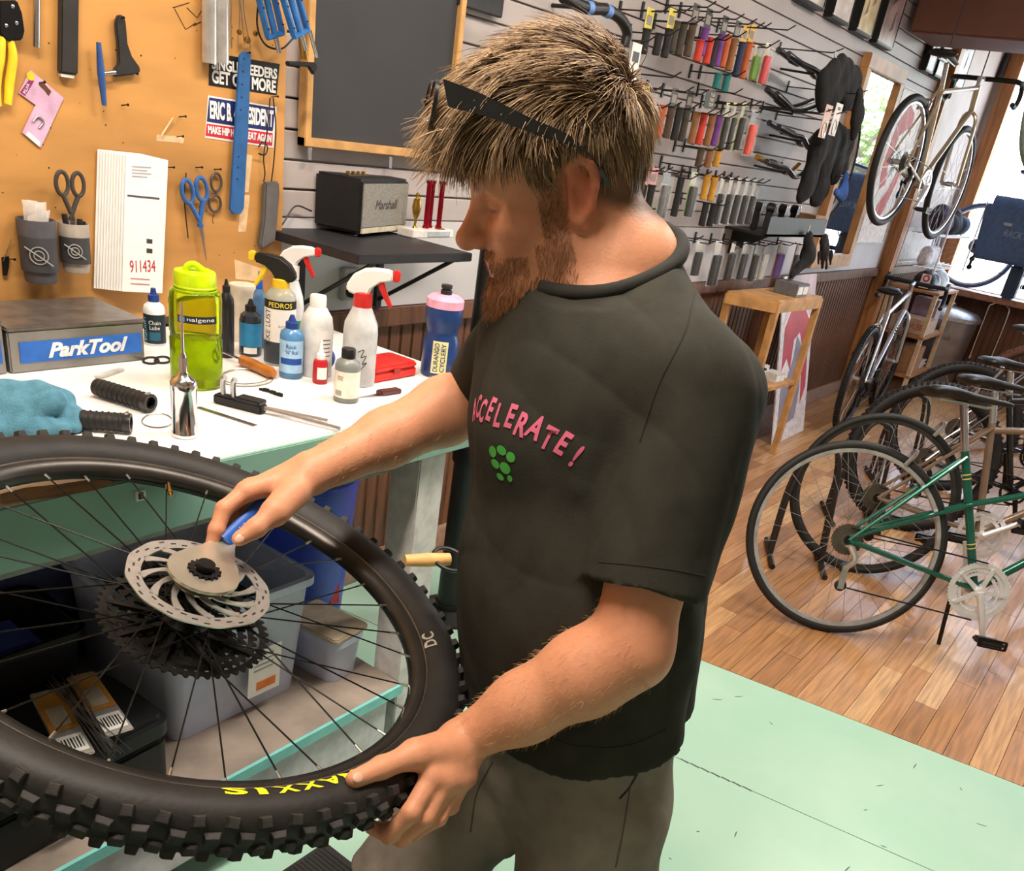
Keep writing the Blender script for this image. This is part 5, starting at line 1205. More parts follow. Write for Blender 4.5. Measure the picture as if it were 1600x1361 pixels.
# nails that carry things
for k, (x, y) in enumerate(((183, 30), (262, 262), (280, 183), (276, 214), (190, 165), (306, 262), (335, 265), (380, 84), (424, 152), (14, 405), (60, 130))):
    p = ony(x, y, YBD); o = ob('nail', MB().tube([p + Vector((0, .004, 0)), p + Vector((.0, -.022, .004)), p + Vector((0, -.024, .004))], [.0012, .0012, .003], 7), DARKM(), None, 'small nail driven into the orange tool board', 'nail', 'nails in the tool board'); rebase(o, p)
# yellow-handled crimper
t, iv = bthing('cable_cutter', 'yellow-handled cable cutters hanging on the tool board', 'cutters', 8, 60, .012)
btube(t, iv, 'handle', [(4, 58), (0, 90), (-6, 130), (-4, 165)], [.006, .0085, .0085, .007], YEL, .012); btube(t, iv, 'handle', [(16, 60), (20, 90), (15, 130), (12, 163)], [.006, .0085, .0085, .007], YEL, .012)
flat(t, iv, 'jaw', [(-6, 0), (22, 0), (30, 20), (34, 48), (30, 62), (8, 64), (-6, 50)], .012, DARKM(), .008, .002)
for x, y in ((20, 10), (26, 36), (10, 40)): p = ony(x, y, YBD - .021); ob('rivet', MB().ball(p, (.0035, .002, .0035), 8), STEEL(), t, mw=iv)
t, iv = bthing('steel_rod', 'plain steel rod hanging on the tool board', 'rod', 57, 74, .012); btube(t, iv, 'rod', [(58, -60), (57, 74)], .006, STEEL(), .012)
t, iv = bthing('rubber_bar', 'black rectangular rubber bar with a pale tip on the tool board', 'bar', 102, 118, .005)
flat(t, iv, 'bar', [(90, -60), (118, -60), (116, 117), (88, 113)], .016, pl('#2b2826', .55), .003, .003); flat(t, iv, 'tip', [(90, 114), (113, 117), (111, 122), (92, 119)], .010, pl('#cfcac2', .5), .005)
t, iv = bthing('chain_tool', 'black flared chain tool with a blue tee handle on the tool board', 'tool', 183, 30, .01)
flat(t, iv, 'arm', [(178, 28), (183, 22), (190, 25), (193, 34), (196, 68), (203, 88), (216, 106), (215, 114), (176, 120), (172, 112), (182, 98), (180, 66), (177, 38)], .010, pl('#2c2a29', .45), .006, .0025)
btube(t, iv, 'tee_handle', [(154, 66), (158, 115), (163, 165)], [.0045, .0075, .0045], pl('#2a4f8c', .45), .02); btube(t, iv, 'screw', [(158, 115), (180, 113)], .0045, STEEL(), .02)
for x in (190, 200, 210): flat(t, iv, 'tooth', [(x, 112), (x + 4, 111), (x + 3, 117)], .008, pl('#2c2a29', .45), .007)
# pink parts card
t, iv = bthing('parts_card', 'pink hang card with a small part in clear bag pinned to the board', 'card', 60, 130, .003)
flat(t, iv, 'card', [(47, 109), (99, 153), (63, 231), (34, 207), (55, 164), (29, 145)], .0016, pl('#cfa7c4', .6), .002); flat(t, iv, 'brand_panel', [(47, 122), (53, 127), (39, 150), (31, 144)], .0006, pl('#8a2f6a', .6), .0036); flat(t, iv, 'barcode', [(44, 205), (63, 222), (61, 229), (40, 211)], .0006, PAPER(), .0036)
p = ony(48, 119, YBD - .004); ob('round_badge', MB().prism(circle(.0075, 20, (p.x, p.z)), .0008, VM(YBD - .0036)), YEL, t, mw=iv); flat(t, iv, 'hang_hole', [(60, 132), (67, 128), (80, 143), (76, 150), (70, 142)], .0006, pl('#5c3b23', .8), .0036); btube(t, iv, 'part', [(52, 190), (60, 182), (68, 190), (62, 200)], .0022, STEEL(), .006)
pm = ony(41, 138, YBD - .0044); text('PiLink', .012, frame(pm, Vector((.45, 0, .9)), z=(0, -1, 0)), WH, t, fit=(.020, .006)).matrix_local = iv
# pen cups
def bcup(x0, x1, y0, y1, label, m, band):
    a = ony((x0 + x1) / 2, y1, YBD - .035); b = ony((x0 + x1) / 2, y0, YBD - .035); r = abs(ony(x1, y0, YBD - .035).x - ony(x0, y0, YBD - .035).x) / 2
    t = thing('pen_cup', label, 'cup', tuple(a)); h = b.z - a.z; r = min(r, .036); ob('cup', MB().lathe([(r * .80, 0), (r * .84, .003), (r, h * .8), (r, h), (r * .94, h), (r * .78, .004)], 28), m, t)
    aa = math.atan2(-a.y, -a.x) + PI / 2; t.rotation_euler.z = aa
    patch(t, r * 1.0 + .001, h * .20, h * .74, -1.2, 1.2, band, 'printed_band'); em = MB()
    for q in (.5, .9): em.torus(h * .15 * q, .0012, 24, 5, Matrix.Translation((0, -r - .002, h * .47)) @ Matrix.Rotation(PI / 2, 4, 'X'))
    em.tube([(-h * .2, -r - .002, h * .6), (h * .2, -r - .002, h * .32)], .0016, 5); ob('emblem', em, pl('#9a9b98', .5), t)
    return t, a, r, h
t, ca, cr_, ch_ = bcup(28, 102, 342, 440, 'dark grey cup full of plastic bags fixed to the tool board', pl('#55545a', .5), pl('#3e3d42', .55))
t, cb, cr2, ch2 = bcup(98, 142, 348, 424, 'clear cup of pens and scissors fixed to the tool board', mat('clear_cup', '#c9bfb4', .2, trans=.3), pl('#3a3a3c', .5))
def incup(c, h, dx, dy, lean, L, z0=.02): 
    a = c + Vector((dx, dy, z0)); return a, a + Vector(lean).normalized() * L
bg = MB(); R4 = random.Random(4)
for k in range(9):
    a = ca + Vector((R4.uniform(-.018, .018), R4.uniform(-.018, .01), ch_ * .6)); d = Vector((R4.uniform(-.35, .35), R4.uniform(-.2, .1), 1)); e = a + d * R4.uniform(.06, .085); w = Vector((.014, R4.uniform(-.008, .008), R4.uniform(-.006, .006)))
    bg.add([a - w, a + w, e + w * 1.1, e - w * .9, (a + e) / 2 + Vector((0, -.008, 0))], [(0, 1, 4), (1, 2, 4), (2, 3, 4), (3, 0, 4)])
rebase(ob('plastic_bags', bg, mat('bag_film', '#e4dfda', .3, trans=.35, alpha=.8), None, 'crumpled clear plastic bags stuffed in the dark grey cup', 'bag'), ca + Vector((0, 0, ch_ * .6)))
def scissors(base, top_px, tip_px, off, mh, label, sc=1.):
    piv = ony(*top_px, YBD - off); tip = ony(*tip_px, YBD - off); d = (tip - piv).normalized(); sd = Vector((-d.z, 0, d.x)); t = thing('scissors', label, 'scissors', tuple(piv)); L = (tip - piv).length
    for s in (-1, 1):
        c = -d * .058 * sc + sd * s * .0165 * sc; u = 24
        ob('handle', MB().tube([c + d * (.022 * sc * math.cos(2 * PI * i / u)) + sd * (.0125 * sc * math.sin(2 * PI * i / u)) for i in range(u)], .0042 * sc, 8, closed=True), mh, t); ob('shank', MB().tube([c + d * .02 * sc, Vector((0, 0, 0)), d * .012 * sc - sd * s * .003], .005 * sc, 8), mh, t)
        M_ = frame((0, -.001 * s, 0), d, y=sd); ob('blade', MB().prism([(0, -.006 * s * sc), (L, 0), (0, .003 * s * sc)], .0015, M_), STEEL(), t)
    return t
scissors(None, (112, 335), (116, 410), .035, pl('#3f3a36', .5), 'grey-handled scissors standing in the clear pen cup', 1.0)
scissors(None, (312, 345), (322, 406), .014, pl('#2f5fa0', .45), 'blue-handled scissors hanging on the tool board', 1.15)
for k, (dx, c_, lab, L) in enumerate(((-.010, '#e6e4df', 'white marker pen in the clear cup', .085), (.008, '#1b1b1d', 'black marker pen in the clear cup', .075), (.014, '#24304e', 'dark blue marker pen in the clear cup', .07))):
    a, b = incup(cb, ch2, dx, -.006 + .006 * k, (dx * 12, 0, 1), L, .03); t = thing('marker_pen', lab, 'pen', tuple(a)); iv = Matrix.Translation(-a)
    ob('barrel', MB().tube([a, a.lerp(b, .62)], .0055, 12), pl(c_, .4), t, mw=iv); ob('cap', MB().tube([a.lerp(b, .62), b], [.0065, .0055], 12), BLK if c_ != '#1b1b1d' else pl('#2b2b2e', .3), t, mw=iv)
# stack of race number plates hanging on a nail
for k in range(11):
    dx = -(10 - k) * 4.4; dy = -(10 - k) * 1.0; o_ = .004 + k * .0032
    pts = [(196 + dx, 243 + dy), (262 + dx * .95, 250 + dy), (253 + dx * .98, 458 + dy * .5), (190 + dx, 455 + dy * .5)]
    lab = 'front race number plate reading 911434 on the tool board' if k == 10 else 'blank-edged race number plate in the hanging stack'
    t, iv = bthing('number_plate', lab, 'number plate', 228 + dx, 250 + dy, o_, None if k == 10 else 'stack of number plates'); flat(t, iv, 'sheet', pts, .0018, pl('#eeecea', .55, noise=.02), o_, smooth=0)
    if k == 10:
        c_ = ony(223, 416, YBD - o_ - .002); text('911434', .03, frame(c_, Vector((1, 0, .0)), z=(0, -1, 0)), pl('#b3202f', .6), t, fit=(.062, .026)).matrix_local = iv
        flat(t, iv, 'stripe', [(199, 304), (249, 309), (249, 312), (199, 307)], .0006, pl('#4a4a52', .6), o_ + .0018)
        for j in range(4): flat(t, iv, 'small_print', [(206, 259 + j * 5), (236 - 6 * (j % 2), 261 + j * 5), (236 - 6 * (j % 2), 263 + j * 5), (206, 261 + j * 5)], .0006, pl('#a9a6ab', .6), o_ + .0018)
        for j in range(2): flat(t, iv, 'small_print', [(204, 434 + j * 8), (234, 436 + j * 8), (234, 438 + j * 8), (204, 436 + j * 8)], .0006, pl('#c08a8c', .6), o_ + .0018)
        for y in (373, 388): flat(t, iv, 'print_block', [(229, y), (238, y + 1), (238, y + 8), (229, y + 7)], .0006, pl('#3e3a3c', .6), o_ + .0018)
# stickers
def sticker(name, label, quad, m, lines):
    t, iv = bthing(name, label, 'sticker', (quad[0][0] + quad[2][0]) / 2, quad[2][1], .001); flat(t, iv, 'backing', quad, .0007, m, .0004, smooth=0)
    for body, x0, y0, x1, y1, h, mm, bd in lines:
        a = ony(x0, y0, YBD - .0016); b = ony(x1, y1, YBD - .0016); hh = h * depth(a) / FPX * 1.04
        text(body, .03, frame((a + b) / 2, b - a, z=(0, -1, 0)), mm, t, fit=((b - a).length, hh), bold=bd).matrix_local = iv
    return t, iv
sticker('bumper_sticker', 'black bumper sticker with white capital letters on the board', [(328, 82), (437, 100), (432, 149), (326, 133)], pl('#17161a', .5), [('SINGLESPEEDERS', 331, 99, 433, 116, 15, WH, .001), ('GET OFF MORE', 331, 119, 431, 136, 18, WH, .001)])
t, iv = sticker('bumper_sticker', 'blue and red campaign style bumper sticker on the board', [(325, 149), (432, 167), (427, 231), (320, 215)], pl('#eceaea', .5), [])
flat(t, iv, 'blue_field', [(327, 152), (430, 169), (426, 205), (323, 190)], .0005, pl('#1f2a66', .5), .0012, smooth=0); flat(t, iv, 'red_field', [(323, 193), (426, 208), (425, 228), (321, 212)], .0005, pl('#c72a3a', .5), .0012, smooth=0)
for body, x0, y0, x1, y1, h in (('ERIC B. 4 PRESIDENT', 328, 171, 427, 186, 25), ('MAKE HIP HOP GREAT AGAIN', 325, 202, 424, 217, 11)):
    a = ony(x0, y0, YBD - .0024); b = ony(x1, y1, YBD - .0024); text(body, .03, frame((a + b) / 2, b - a, z=(0, -1, 0)), WH, t, fit=((b - a).length, h * depth(a) / FPX * 1.03), bold=.0012).matrix_local = iv
# blue bar with holes
t, iv = bthing('pin_spanner', 'long blue steel spanner with a row of holes across the stickers', 'spanner', 380, 84, .012)
bar = [(372, 86), (377, 81), (384, 80), (390, 86), (386, 200), (379, 325), (374, 334), (362, 334), (357, 326), (365, 200)]
flat(t, iv, 'bar', bar, .006, pl('#2b5c94', .45), .010, .0012)
for y in (92, 112, 132, 152, 172, 245, 262, 280): p = ony(381 - (y - 90) * .052, y, YBD - .0165); ob('hole', MB().prism(circle(.0022, 12, (p.x, p.z)), .0004, VM(YBD - .0162)), pl('#16283d', .6), t, mw=iv)
for x, lab in ((327, 'left silver cable housing tube on the tool board'), (346, 'right silver cable housing tube on the tool board')):
    t, iv = bthing('metal_tube', lab.replace('left ', 'silver tube nearer the pen drawing, ').replace('right ', 'silver tube nearer the blue pedals, ').replace(', silver cable housing tube on the tool board', ' on the tool board'), 'tube', x, 100, .02); btube(t, iv, 'tube', [(x, -80), (x, 99)], .0165, mat('clear_tube', '#c9c6c2', .15, .6), .02, 16)
for k in range(6):
    x = 350 + k * 7; P_ = [ony(x + 6 * math.sin(k), -40, YBD - .02), ony(x + 4 * math.cos(k * 2), 20, YBD - .03), ony(x - 8 + 3 * k, 66 + 5 * (k % 3), YBD - .015)]
    rebase(ob('brake_cable', MB().tube(bez(P_, 14), .0011, 5), STEEL(), None, 'thin brake cable dangling beside the silver tubes', 'cable', 'dangling brake cables'), P_[2])
for k, (x, y, r_) in enumerate(((386, 62, 8), (373, 50, 6), (398, 52, 6))):
    p = ony(x, y, YBD - .02); rebase(ob('brass_cap', MB().lathe([(.0075 * r_ / 8, 0), (.0075 * r_ / 8, .004), (.005 * r_ / 8, .007), (.001, .007)], 16, frame(p, (1, 0, 0), z=(0, -1, 0))), mat('brass', '#b8924c', .3, 1.), None, ('large brass cap', 'small brass cap by the tubes', 'small brass cap by the pedals')[k] + ' hanging with the cables', 'cap'), p)
P_ = [ony(405, -10, YBD - .03), ony(402, 40, YBD - .03), ony(415, 70, YBD - .03), ony(440, 76, YBD - .03), ony(458, 60, YBD - .03)]
rebase(ob('cable_housing', MB().tube(bez(P_, 24), .0022, 7), BLK, None, 'black cable housing loop under the blue pedals', 'cable'), P_[2])
# blue pedals hanging at the board edge
def pedal(x0, y0, x1, y1, off, label):
    a = ony(x0, y0, YBD - off); b = ony(x1, y1, YBD - off); M_ = frame(a, b - a, z=(0, -1, 0)); L = (b - a).length; t = thing('flat_pedal', label, 'pedal', M=M_); BLP = pl('#2f6db0', .4); w = .042
    for s in (-1, 1): ob('rail', MB().box((L / 2, s * w / 2, 0), (L, .009, .016)), BLP, t, bevel=.002); 
    for q in (0, 1): ob('end_bar', MB().box((q * L, 0, 0), (.010, w + .008, .014)), BLP, t, bevel=.002)
    ob('axle_body', MB().tube([(-.004, 0, 0), (L * 1.0, 0, 0)], .0075, 12), BLP, t); ob('axle', MB().tube([(L, 0, 0), (L + .035, 0, 0)], .0055, 10), STEEL(), t)
    for q in (.15, .5, .85):
        for s in (-1, 1): ob('pin', MB().tube([(L * q, s * w / 2, .006), (L * q, s * w / 2, .012)], .0014, 6), DARKM(), t)
pedal(408, -40, 430, 55, .05, 'blue flat pedal nearer the stickers at the board edge'); pedal(442, -45, 470, 52, .09, 'blue flat pedal nearer the chalkboard at the board edge')
t, iv = bthing('pedal_clamp', 'brass and chrome clamp hanging below the blue pedals', 'clamp', 470, 100, .09)
btube(t, iv, 'chrome_pin', [(484, 48), (495, 90)], .0045, CHROME(), .09); btube(t, iv, 'brass_body', [(472, 60), (476, 92)], .009, mat('brass', '#b8924c', .3, 1.), .08); flat(t, iv, 'black_bar', [(445, 95), (488, 97), (492, 104), (486, 117), (478, 104), (445, 102)], .012, BLK, .085, .002)
# small wrench, wedge on a cord, key
t, iv = bthing('bottle_opener', 'small dark two-ring spanner hanging beside the blue scissors', 'spanner', 337, 268, .008)
for (x, y, rx, ry) in ((338, 285, 8, 14), (336, 318, 9, 13)): btube(t, iv, 'ring', [(x + rx * math.cos(a), y + ry * math.sin(a)) for a in np.linspace(0, 2 * PI, 14)], .0032, pl('#4a413b', .45), .008, 7)
btube(t, iv, 'string', [(335, 330), (332, 345), (334, 350)], .0008, BLK, .008, 5); btube(t, iv, 'neck', [(338, 298), (337, 306)], .004, pl('#4a413b', .45), .008, 7)
t, iv = bthing('valve_wedge', 'grey rubber wedge hanging on a black cord at the board edge', 'wedge', 424, 152, .012)
btube(t, iv, 'cord', [(422, 153), (418, 200), (412, 245), (414, 270), (412, 284)], .0016, BLK, .012, 6); btube(t, iv, 'cord', [(427, 153), (431, 200), (428, 250), (424, 284)], .0016, BLK, .012, 6); btube(t, iv, 'knot', [(404, 230), (410, 222), (418, 230), (414, 242), (404, 240)], .0018, BLK, .014, 6)
flat(t, iv, 'wedge', [(408, 284), (430, 282), (431, 300), (427, 345), (424, 376), (403, 388), (400, 380), (406, 340)], .018, pl('#5c5a58', .6), .004, .004)
t, iv = bthing('key', 'small dark key on a wire hook at the bottom of the board', 'key', 8, 425, .006); btube(t, iv, 'wire', [(18, 374), (10, 395), (5, 408)], .0009, STEEL(), .008, 5); flat(t, iv, 'bow', [(2, 402), (13, 400), (13, 416), (10, 430), (4, 430), (3, 416)], .003, DARKM(), .005)
t, iv = bthing('wire_rod', 'thin dark rod hanging beside the blue scissors', 'rod', 293, 340, .006); btube(t, iv, 'rod', [(291, 270), (288, 310), (294, 372)], .0014, BLK, .008, 6)
t, iv = bthing('twig_pick', 'short pale stick caught on nails of the tool board', 'stick', 262, 200, .008); btube(t, iv, 'stick', [(270, 184), (252, 212)], .0018, pl('#d9c295', .6), .008, 6)

# ---------------------------------------------------------------- shelf, radio speaker, trophy, chalkboard
SZ2 = ony(432, 356, YW).z; sx0 = onz(560, 399, SZ2).x; sy0 = onz(560, 399, SZ2).y; sx1 = 1.97
t = thing('wall_shelf', 'black wall shelf on metal brackets holding the speaker', 'shelf', (sx0, YW, SZ2 - .02)); iv = Matrix.Translation((-sx0, -YW, -SZ2 + .02))
ob('board', MB().box(((sx0 + sx1) / 2, (sy0 + YW) / 2, SZ2 - .011), (sx1 - sx0, YW - sy0 - .001, .022)), pl('#26262a', .5), t, bevel=.002, mw=iv)
for x in (sx0 + .12, sx0 + .42):
    ob('bracket', MB().box((x, YW - .008, SZ2 - .12), (.022, .012, .2)).box((x, (sy0 + YW) / 2 + .02, SZ2 - .027), (.022, YW - sy0 - .05, .01)), pl('#1f1f22', .5), t, mw=iv); ob('strut', MB().tube([(x, YW - .01, SZ2 - .2), (x, sy0 + .06, SZ2 - .03)], .006, 8), pl('#1f1f22', .5), t, mw=iv)
# speaker: near bottom edge corners on the shelf
a = onz(560, 372, SZ2); b = onz(633, 364, SZ2); xa = b - a; Ls_ = xa.length; h_ = zat(a, 281) - SZ2; M_ = frame(a + Vector((0, 0, .001)), xa, z=(0, 0, 1)); dpt = .14
t = thing('speaker', 'black retro speaker with grey cloth front on the wall shelf', 'speaker', M=M_); SBK = pl('#1b1a1b', .6, bump=.2)
ob('cabinet', MB().box((Ls_ / 2, dpt / 2, h_ / 2 + .004), (Ls_, dpt, h_ - .008)), SBK, t, bevel=.007); ob('grille', MB().box((Ls_ / 2, -.001, h_ * .55), (Ls_ * .93, .006, h_ * .75)), mat('grille_cloth', '#8b8880', .9, noise=.2, scale=300), t); ob('lower_strip', MB().box((Ls_ / 2, -.002, h_ * .115), (Ls_ * .93, .006, h_ * .09)), pl('#c9bfa6', .5), t)
text('Marshall', .03, frame((Ls_ * .5, -.0046, h_ * .56), (1, 0, 0), z=(0, -1, 0)), pl('#3a3733', .4), t, fit=(Ls_ * .46, h_ * .17), shear=.3)
ob('control_plate', MB().box((Ls_ * .35, dpt * .5, h_ + .0005), (Ls_ * .5, .03, .003)), pl('#3a3128', .4), t)
for k in range(4): ob('knob', MB().lathe([(.006, 0), (.006, .007), (.001, .008)], 12, Matrix.Translation((Ls_ * (.18 + .10 * k), dpt * .5, h_ + .002))), mat('brass', '#b8924c', .3, 1.), t)
for x in (.02, Ls_ - .02): ob('foot', MB().box((x, .03, .0015), (.02, .02, .003)), BLK, t)
P_ = [ony(487, 330, YW - .02), ony(462, 322, YW - .02), ony(445, 345, YW - .02), ony(438, 356, YW - .02)]
rebase(ob('power_cord', MB().tube(bez(P_, 20), .002, 6), BLK, None, 'black power cord running behind the speaker', 'cord'), P_[-1])
# trophy
a = onz(645, 373, SZ2); b = onz(708, 372, SZ2); xa = b - a; L = xa.length; M_ = frame(a + Vector((0, 0, .001)), xa, z=(0, 0, 1)); t = thing('trophy', 'gold and red trophy on a white marble base on the wall shelf', 'trophy', M=M_)
ob('base', MB().box((L / 2, .03, .011), (L, .06, .022)), mat('marble', '#e2deda', .3, noise=.06), t, bevel=.002); ob('plate', MB().box((L * .62, -.0008, .011), (L * .55, .002, .013)), pl('#aeb4bd', .35), t)
GOLD = mat('gold', '#c9a24a', .25, 1.)
for k in range(3): ob('column', MB().lathe([(.010, .022), (.010, .028), (.0075, .03), (.0075, .14), (.010, .145), (.010, .15)], 14, Matrix.Translation((L * (.48 + .16 * k), .03 + .012 * (k % 2), 0))), mat('red_foil', '#a3182c', .2, .7), t)
ob('figure', MB().lathe([(.008, .022), (.004, .03), (.0035, .045), (.010, .06), (.013, .078), (.010, .098), (.003, .104), (.006, .112), (.001, .118)], 14, Matrix.Translation((L * .22, .03, 0))), GOLD, t); ob('figure_wing', MB().prism([(-.014, .06), (.0, .05), (.013, .066), (.010, .105), (-.006, .11)], .003, Matrix.Translation((L * .22, .03, 0)) @ Matrix.Rotation(PI / 2, 4, 'X')), GOLD, t); ob('tag_plate', MB().box((L * .7, .01, .024), (.03, .014, .003)), GOLD, t)
# chalkboard
cz0 = ony(461, 226, YW).z; cx0_ = ony(461, 226, YW).x; cx1_ = ony(690, 252, YW).x; cz1 = 1.98; cy = YW - .03
t = thing('chalkboard', 'black chalkboard in a light wood frame on the slat wall', 'chalkboard', (cx0_, YW, cz0)); iv = Matrix.Translation((-cx0_, -YW, -cz0)); fw = .022
ob('slate', MB().box(((cx0_ + cx1_) / 2, YW - .018, (cz0 + cz1) / 2), (cx1_ - cx0_ - .02, .008, cz1 - cz0 - .02)), mat('slate', '#37373a', .75, noise=.08, scale=3), t, mw=iv)
for n_, c, s in (('frame_rail', ((cx0_ + cx1_) / 2, cy + .008, cz0 + fw / 2), (cx1_ - cx0_, .03, fw)), ('frame_rail', ((cx0_ + cx1_) / 2, cy + .008, cz1 - fw / 2), (cx1_ - cx0_, .03, fw)), ('frame_stile', (cx0_ + fw / 2, cy + .008, (cz0 + cz1) / 2), (fw, .0302, cz1 - cz0)), ('frame_stile', (cx1_ - fw / 2, cy + .008, (cz0 + cz1) / 2), (fw, .0302, cz1 - cz0))):
    ob(n_, MB().box(c, s), mat('light_wood', '#c99a5e', .5, noise=.12, scale=20), t, mw=iv, bevel=.002)
for x, y in ((483, 238), (609, 252)):
    p = ony(x, y, YW - .02); o = ob('slat_hook', MB().prism([(-.006, -.018), (.006, -.018), (.007, .012), (-.007, .012)], .004, VM(p.y) @ Matrix.Translation((p.x, p.z, 0))), CHROME(), None, 'chrome hook holding the chalkboard edge near the ' + ('board corner' if x < 500 else 'speaker'), 'hook', bevel=.001); rebase(o, p)
# outlet
p = ony(541, 442, YW); t = thing('outlet', 'grey wall outlet box with a black plug under the shelf', 'outlet', (p.x, YW, p.z)); ob('box', MB().box((0, -.012, 0), (.062, .024, .09)), pl('#a9a8a6', .5), t, bevel=.003); ob('plug', MB().lathe([(.015, 0), (.015, .014), (.008, .026)], 14, frame((-.008, -.024, -.02), (1, 0, 0), z=(0, -1, 0))), BLK, t); ob('plug', MB().box((-.008, -.032, .018), (.022, .018, .026)), BLK, t, bevel=.003)

# ---------------------------------------------------------------- grips, bars and clothing on the slat wall
Z5 = lambda x, y: (960 + x / 2.894, y / 2.894)
YG = YW - .13
def hook(X, z, L=.20, label='black slat wall hook with an upturned tip'):
    t = ob('display_hook', MB().box((0, -.003, 0), (.012, .006, .05)).tube([(0, 0, 0), (0, -L * .85, .002), (0, -L, .022)], .0026, 6), pl('#1d1c1c', .4), None, label, 'hook', 'display hooks on the slat wall'); t.location = (X, YW - .0005, z)
COLN = {'#1c1b1b': 'black', '#3d352a': 'olive', '#4b3a2c': 'dark brown', '#8a5a34': 'tan brown', '#c23a2a': 'red', '#6d3a86': 'purple', '#b5572c': 'rust orange', '#26304f': 'dark blue', '#6fa03c': 'green', '#1f6e6c': 'teal', '#c08a2a': 'mustard', '#d0342c': 'bright red'}
def wgrip(zx, y0, y1, c, row, r=.0150, card=None):
    a = ony(*Z5(zx, y0), YG); b = ony(*Z5(zx - 4, y1), YG); L = a.z - b.z
    t = thing('handlebar_grip', '%s handlebar grip hanging in the %s' % (COLN[c], row), 'grip', (a.x, YG, b.z), group='grips in the ' + row)
    m = pl(c, .65, bump=.15); ob('sleeve', MB().lathe([(r * .7, 0), (r * .98, .002), (r, .008), (r * .93, L * .5), (r, L - .008), (r * .98, L)], 14), m, t); ob('flange', MB().lathe([(r * 1.12, L - .006), (r * 1.16, L - .004), (r * 1.16, L - .001), (r, L)], 14), m, t)
    hook(a.x + .004, a.z - .004 if not card else a.z + .05)
    if card:
        ob('hang_card', MB().box((0, .0, L + .03), (.05, .0012, .06)), pl(card, .5), t); ob('card_print', MB().box((0, -.001, L + .025), (.034, .001, .028)), pl('#8c8478', .6), t)
R1 = [(150, 130, 250, '#1c1b1b', '#d8c84a'), (205, 150, 255, '#1c1b1b', None), (250, 130, 268, '#1c1b1b', '#d8c84a'), (283, 95, 245, '#3d352a', None), (318, 100, 260, '#3d352a', None), (358, 105, 265, '#4b3a2c', '#4a4441'), (392, 180, 285, '#c23a2a', None), (416, 125, 260, '#6d3a86', '#2a2623'), (438, 170, 297, '#c23a2a', None), (459, 175, 310, '#1c1b1b', None), (489, 155, 310, '#6d3a86', '#2a2623'), (517, 158, 315, '#b5572c', None), (547, 175, 330, '#8a5a34', '#4a4441'), (582, 190, 360, '#26304f', '#d8a838'), (614, 190, 368, '#b5572c', '#d8a838')]
for q in R1: wgrip(q[0], q[1], q[2], q[3], 'top row of wall hooks', card=q[4])
for q in ((472, 330, 405), (514, 335, 420)): wgrip(*q, '#1f6e6c', 'gap under the purple grips')
R2 = [(85, 470, 625, '#1c1b1b', None), (128, 475, 635, '#1c1b1b', '#d8c84a'), (172, 480, 645, '#1c1b1b', None), (222, 475, 625, '#b5572c', None), (262, 480, 630, '#4b3a2c', '#4a4441'), (298, 485, 640, '#1c1b1b', None), (332, 490, 645, '#3d352a', '#2a2623'), (376, 505, 655, '#8a5a34', None), (410, 510, 660, '#c23a2a', None), (447, 515, 665, '#8a5a34', None), (478, 525, 665, '#6d3a86', None)]
for q in R2: wgrip(q[0], q[1], q[2], q[3], 'second row of wall hooks', card=q[4])
for q in ((395, 672, 758, '#4b3a2c'), (437, 672, 760, '#8a5a34'), (482, 640, 758, '#c08a2a'), (424, 790, 905, '#c08a2a'), (458, 795, 912, '#c08a2a'), (417, 915, 1022, '#1c1b1b'), (452, 920, 1024, '#1c1b1b')): wgrip(*q, 'column of grips below the second row')
R3 = [(135, 835, 955, '#1c1b1b', '#d98d90'), (172, 835, 965, '#1c1b1b', '#d98d90'), (305, 800, 980, '#1c1b1b', None)]
for q in R3: wgrip(q[0], q[1], q[2], q[3], 'third row of wall hooks', card=q[4])
# blister packs with two grips behind clear plastic
BLIS = mat('blister', '#e8e8e4', .1, trans=.85, ior=1.15, alpha=.35, noise=0)
def pack(zx, y0, y1, wz, back, gc, label, n=2, frac=.30, off=0.):
    Y = YG - off; a = ony(*Z5(zx, y0), Y); b = ony(*Z5(zx - 3, y1), Y); w = wz / 2.894 * depth(a) / FPX; H = a.z - b.z
    t = thing('grip_pack', label, 'package', (a.x, Y, b.z), group='packs on the slat wall'); ob('backing_card', MB().box((0, .004, H / 2), (w, .0016, H)), pl(back, .55), t); ob('header', MB().box((0, .002, H * (1 - frac / 2)), (w * .92, .0014, H * frac * .8)), pl('#cfcac2' if back != '#cfcac2' else '#9aa0a8', .5), t)
    hook(a.x, a.z - .008)
    for i in range(n): ob('grip', MB().lathe([(w / n * .36, 0), (w / n * .40, .004), (w / n * .40, H * (1 - frac) * .92), (w / n * .30, H * (1 - frac) * .95)], 12, Matrix.Translation(((i - (n - 1) / 2) * w / n * .94, -.008, H * .03))), pl(gc, .55), t)
    ob('blister', MB().box((0, -.008, H * .47), (w * .98, .03, H * .9)), BLIS, t, bevel=.004)
pack(652, 205, 375, 52, '#e3c7a0', '#6fa03c', 'blister pack of green grips at the end of the top row'); pack(703, 195, 398, 58, '#d8e0b0', '#c8303a', 'blister pack of bright red grips at the end of the top row', off=.03)
for x, nm in ((520, 'first'), (552, 'middle'), (592, 'last')): pack(x, 465, 692, 36, '#d8d98a', '#1c1b1b', 'yellow-carded pack of black grips in the second row, %s of three' % nm, n=1)
pack(640, 500, 712, 60, '#cfcac2', '#d8402f', 'blister pack of red grips at the end of the second row', off=.03)
pack(245, 770, 990, 66, '#cfcac2', '#6a6a6c', 'pack of silver and black grips in the third row'); pack(368, 780, 985, 62, '#b9d39a', '#1c1b1b', 'green-edged pack of black grips in the third row')
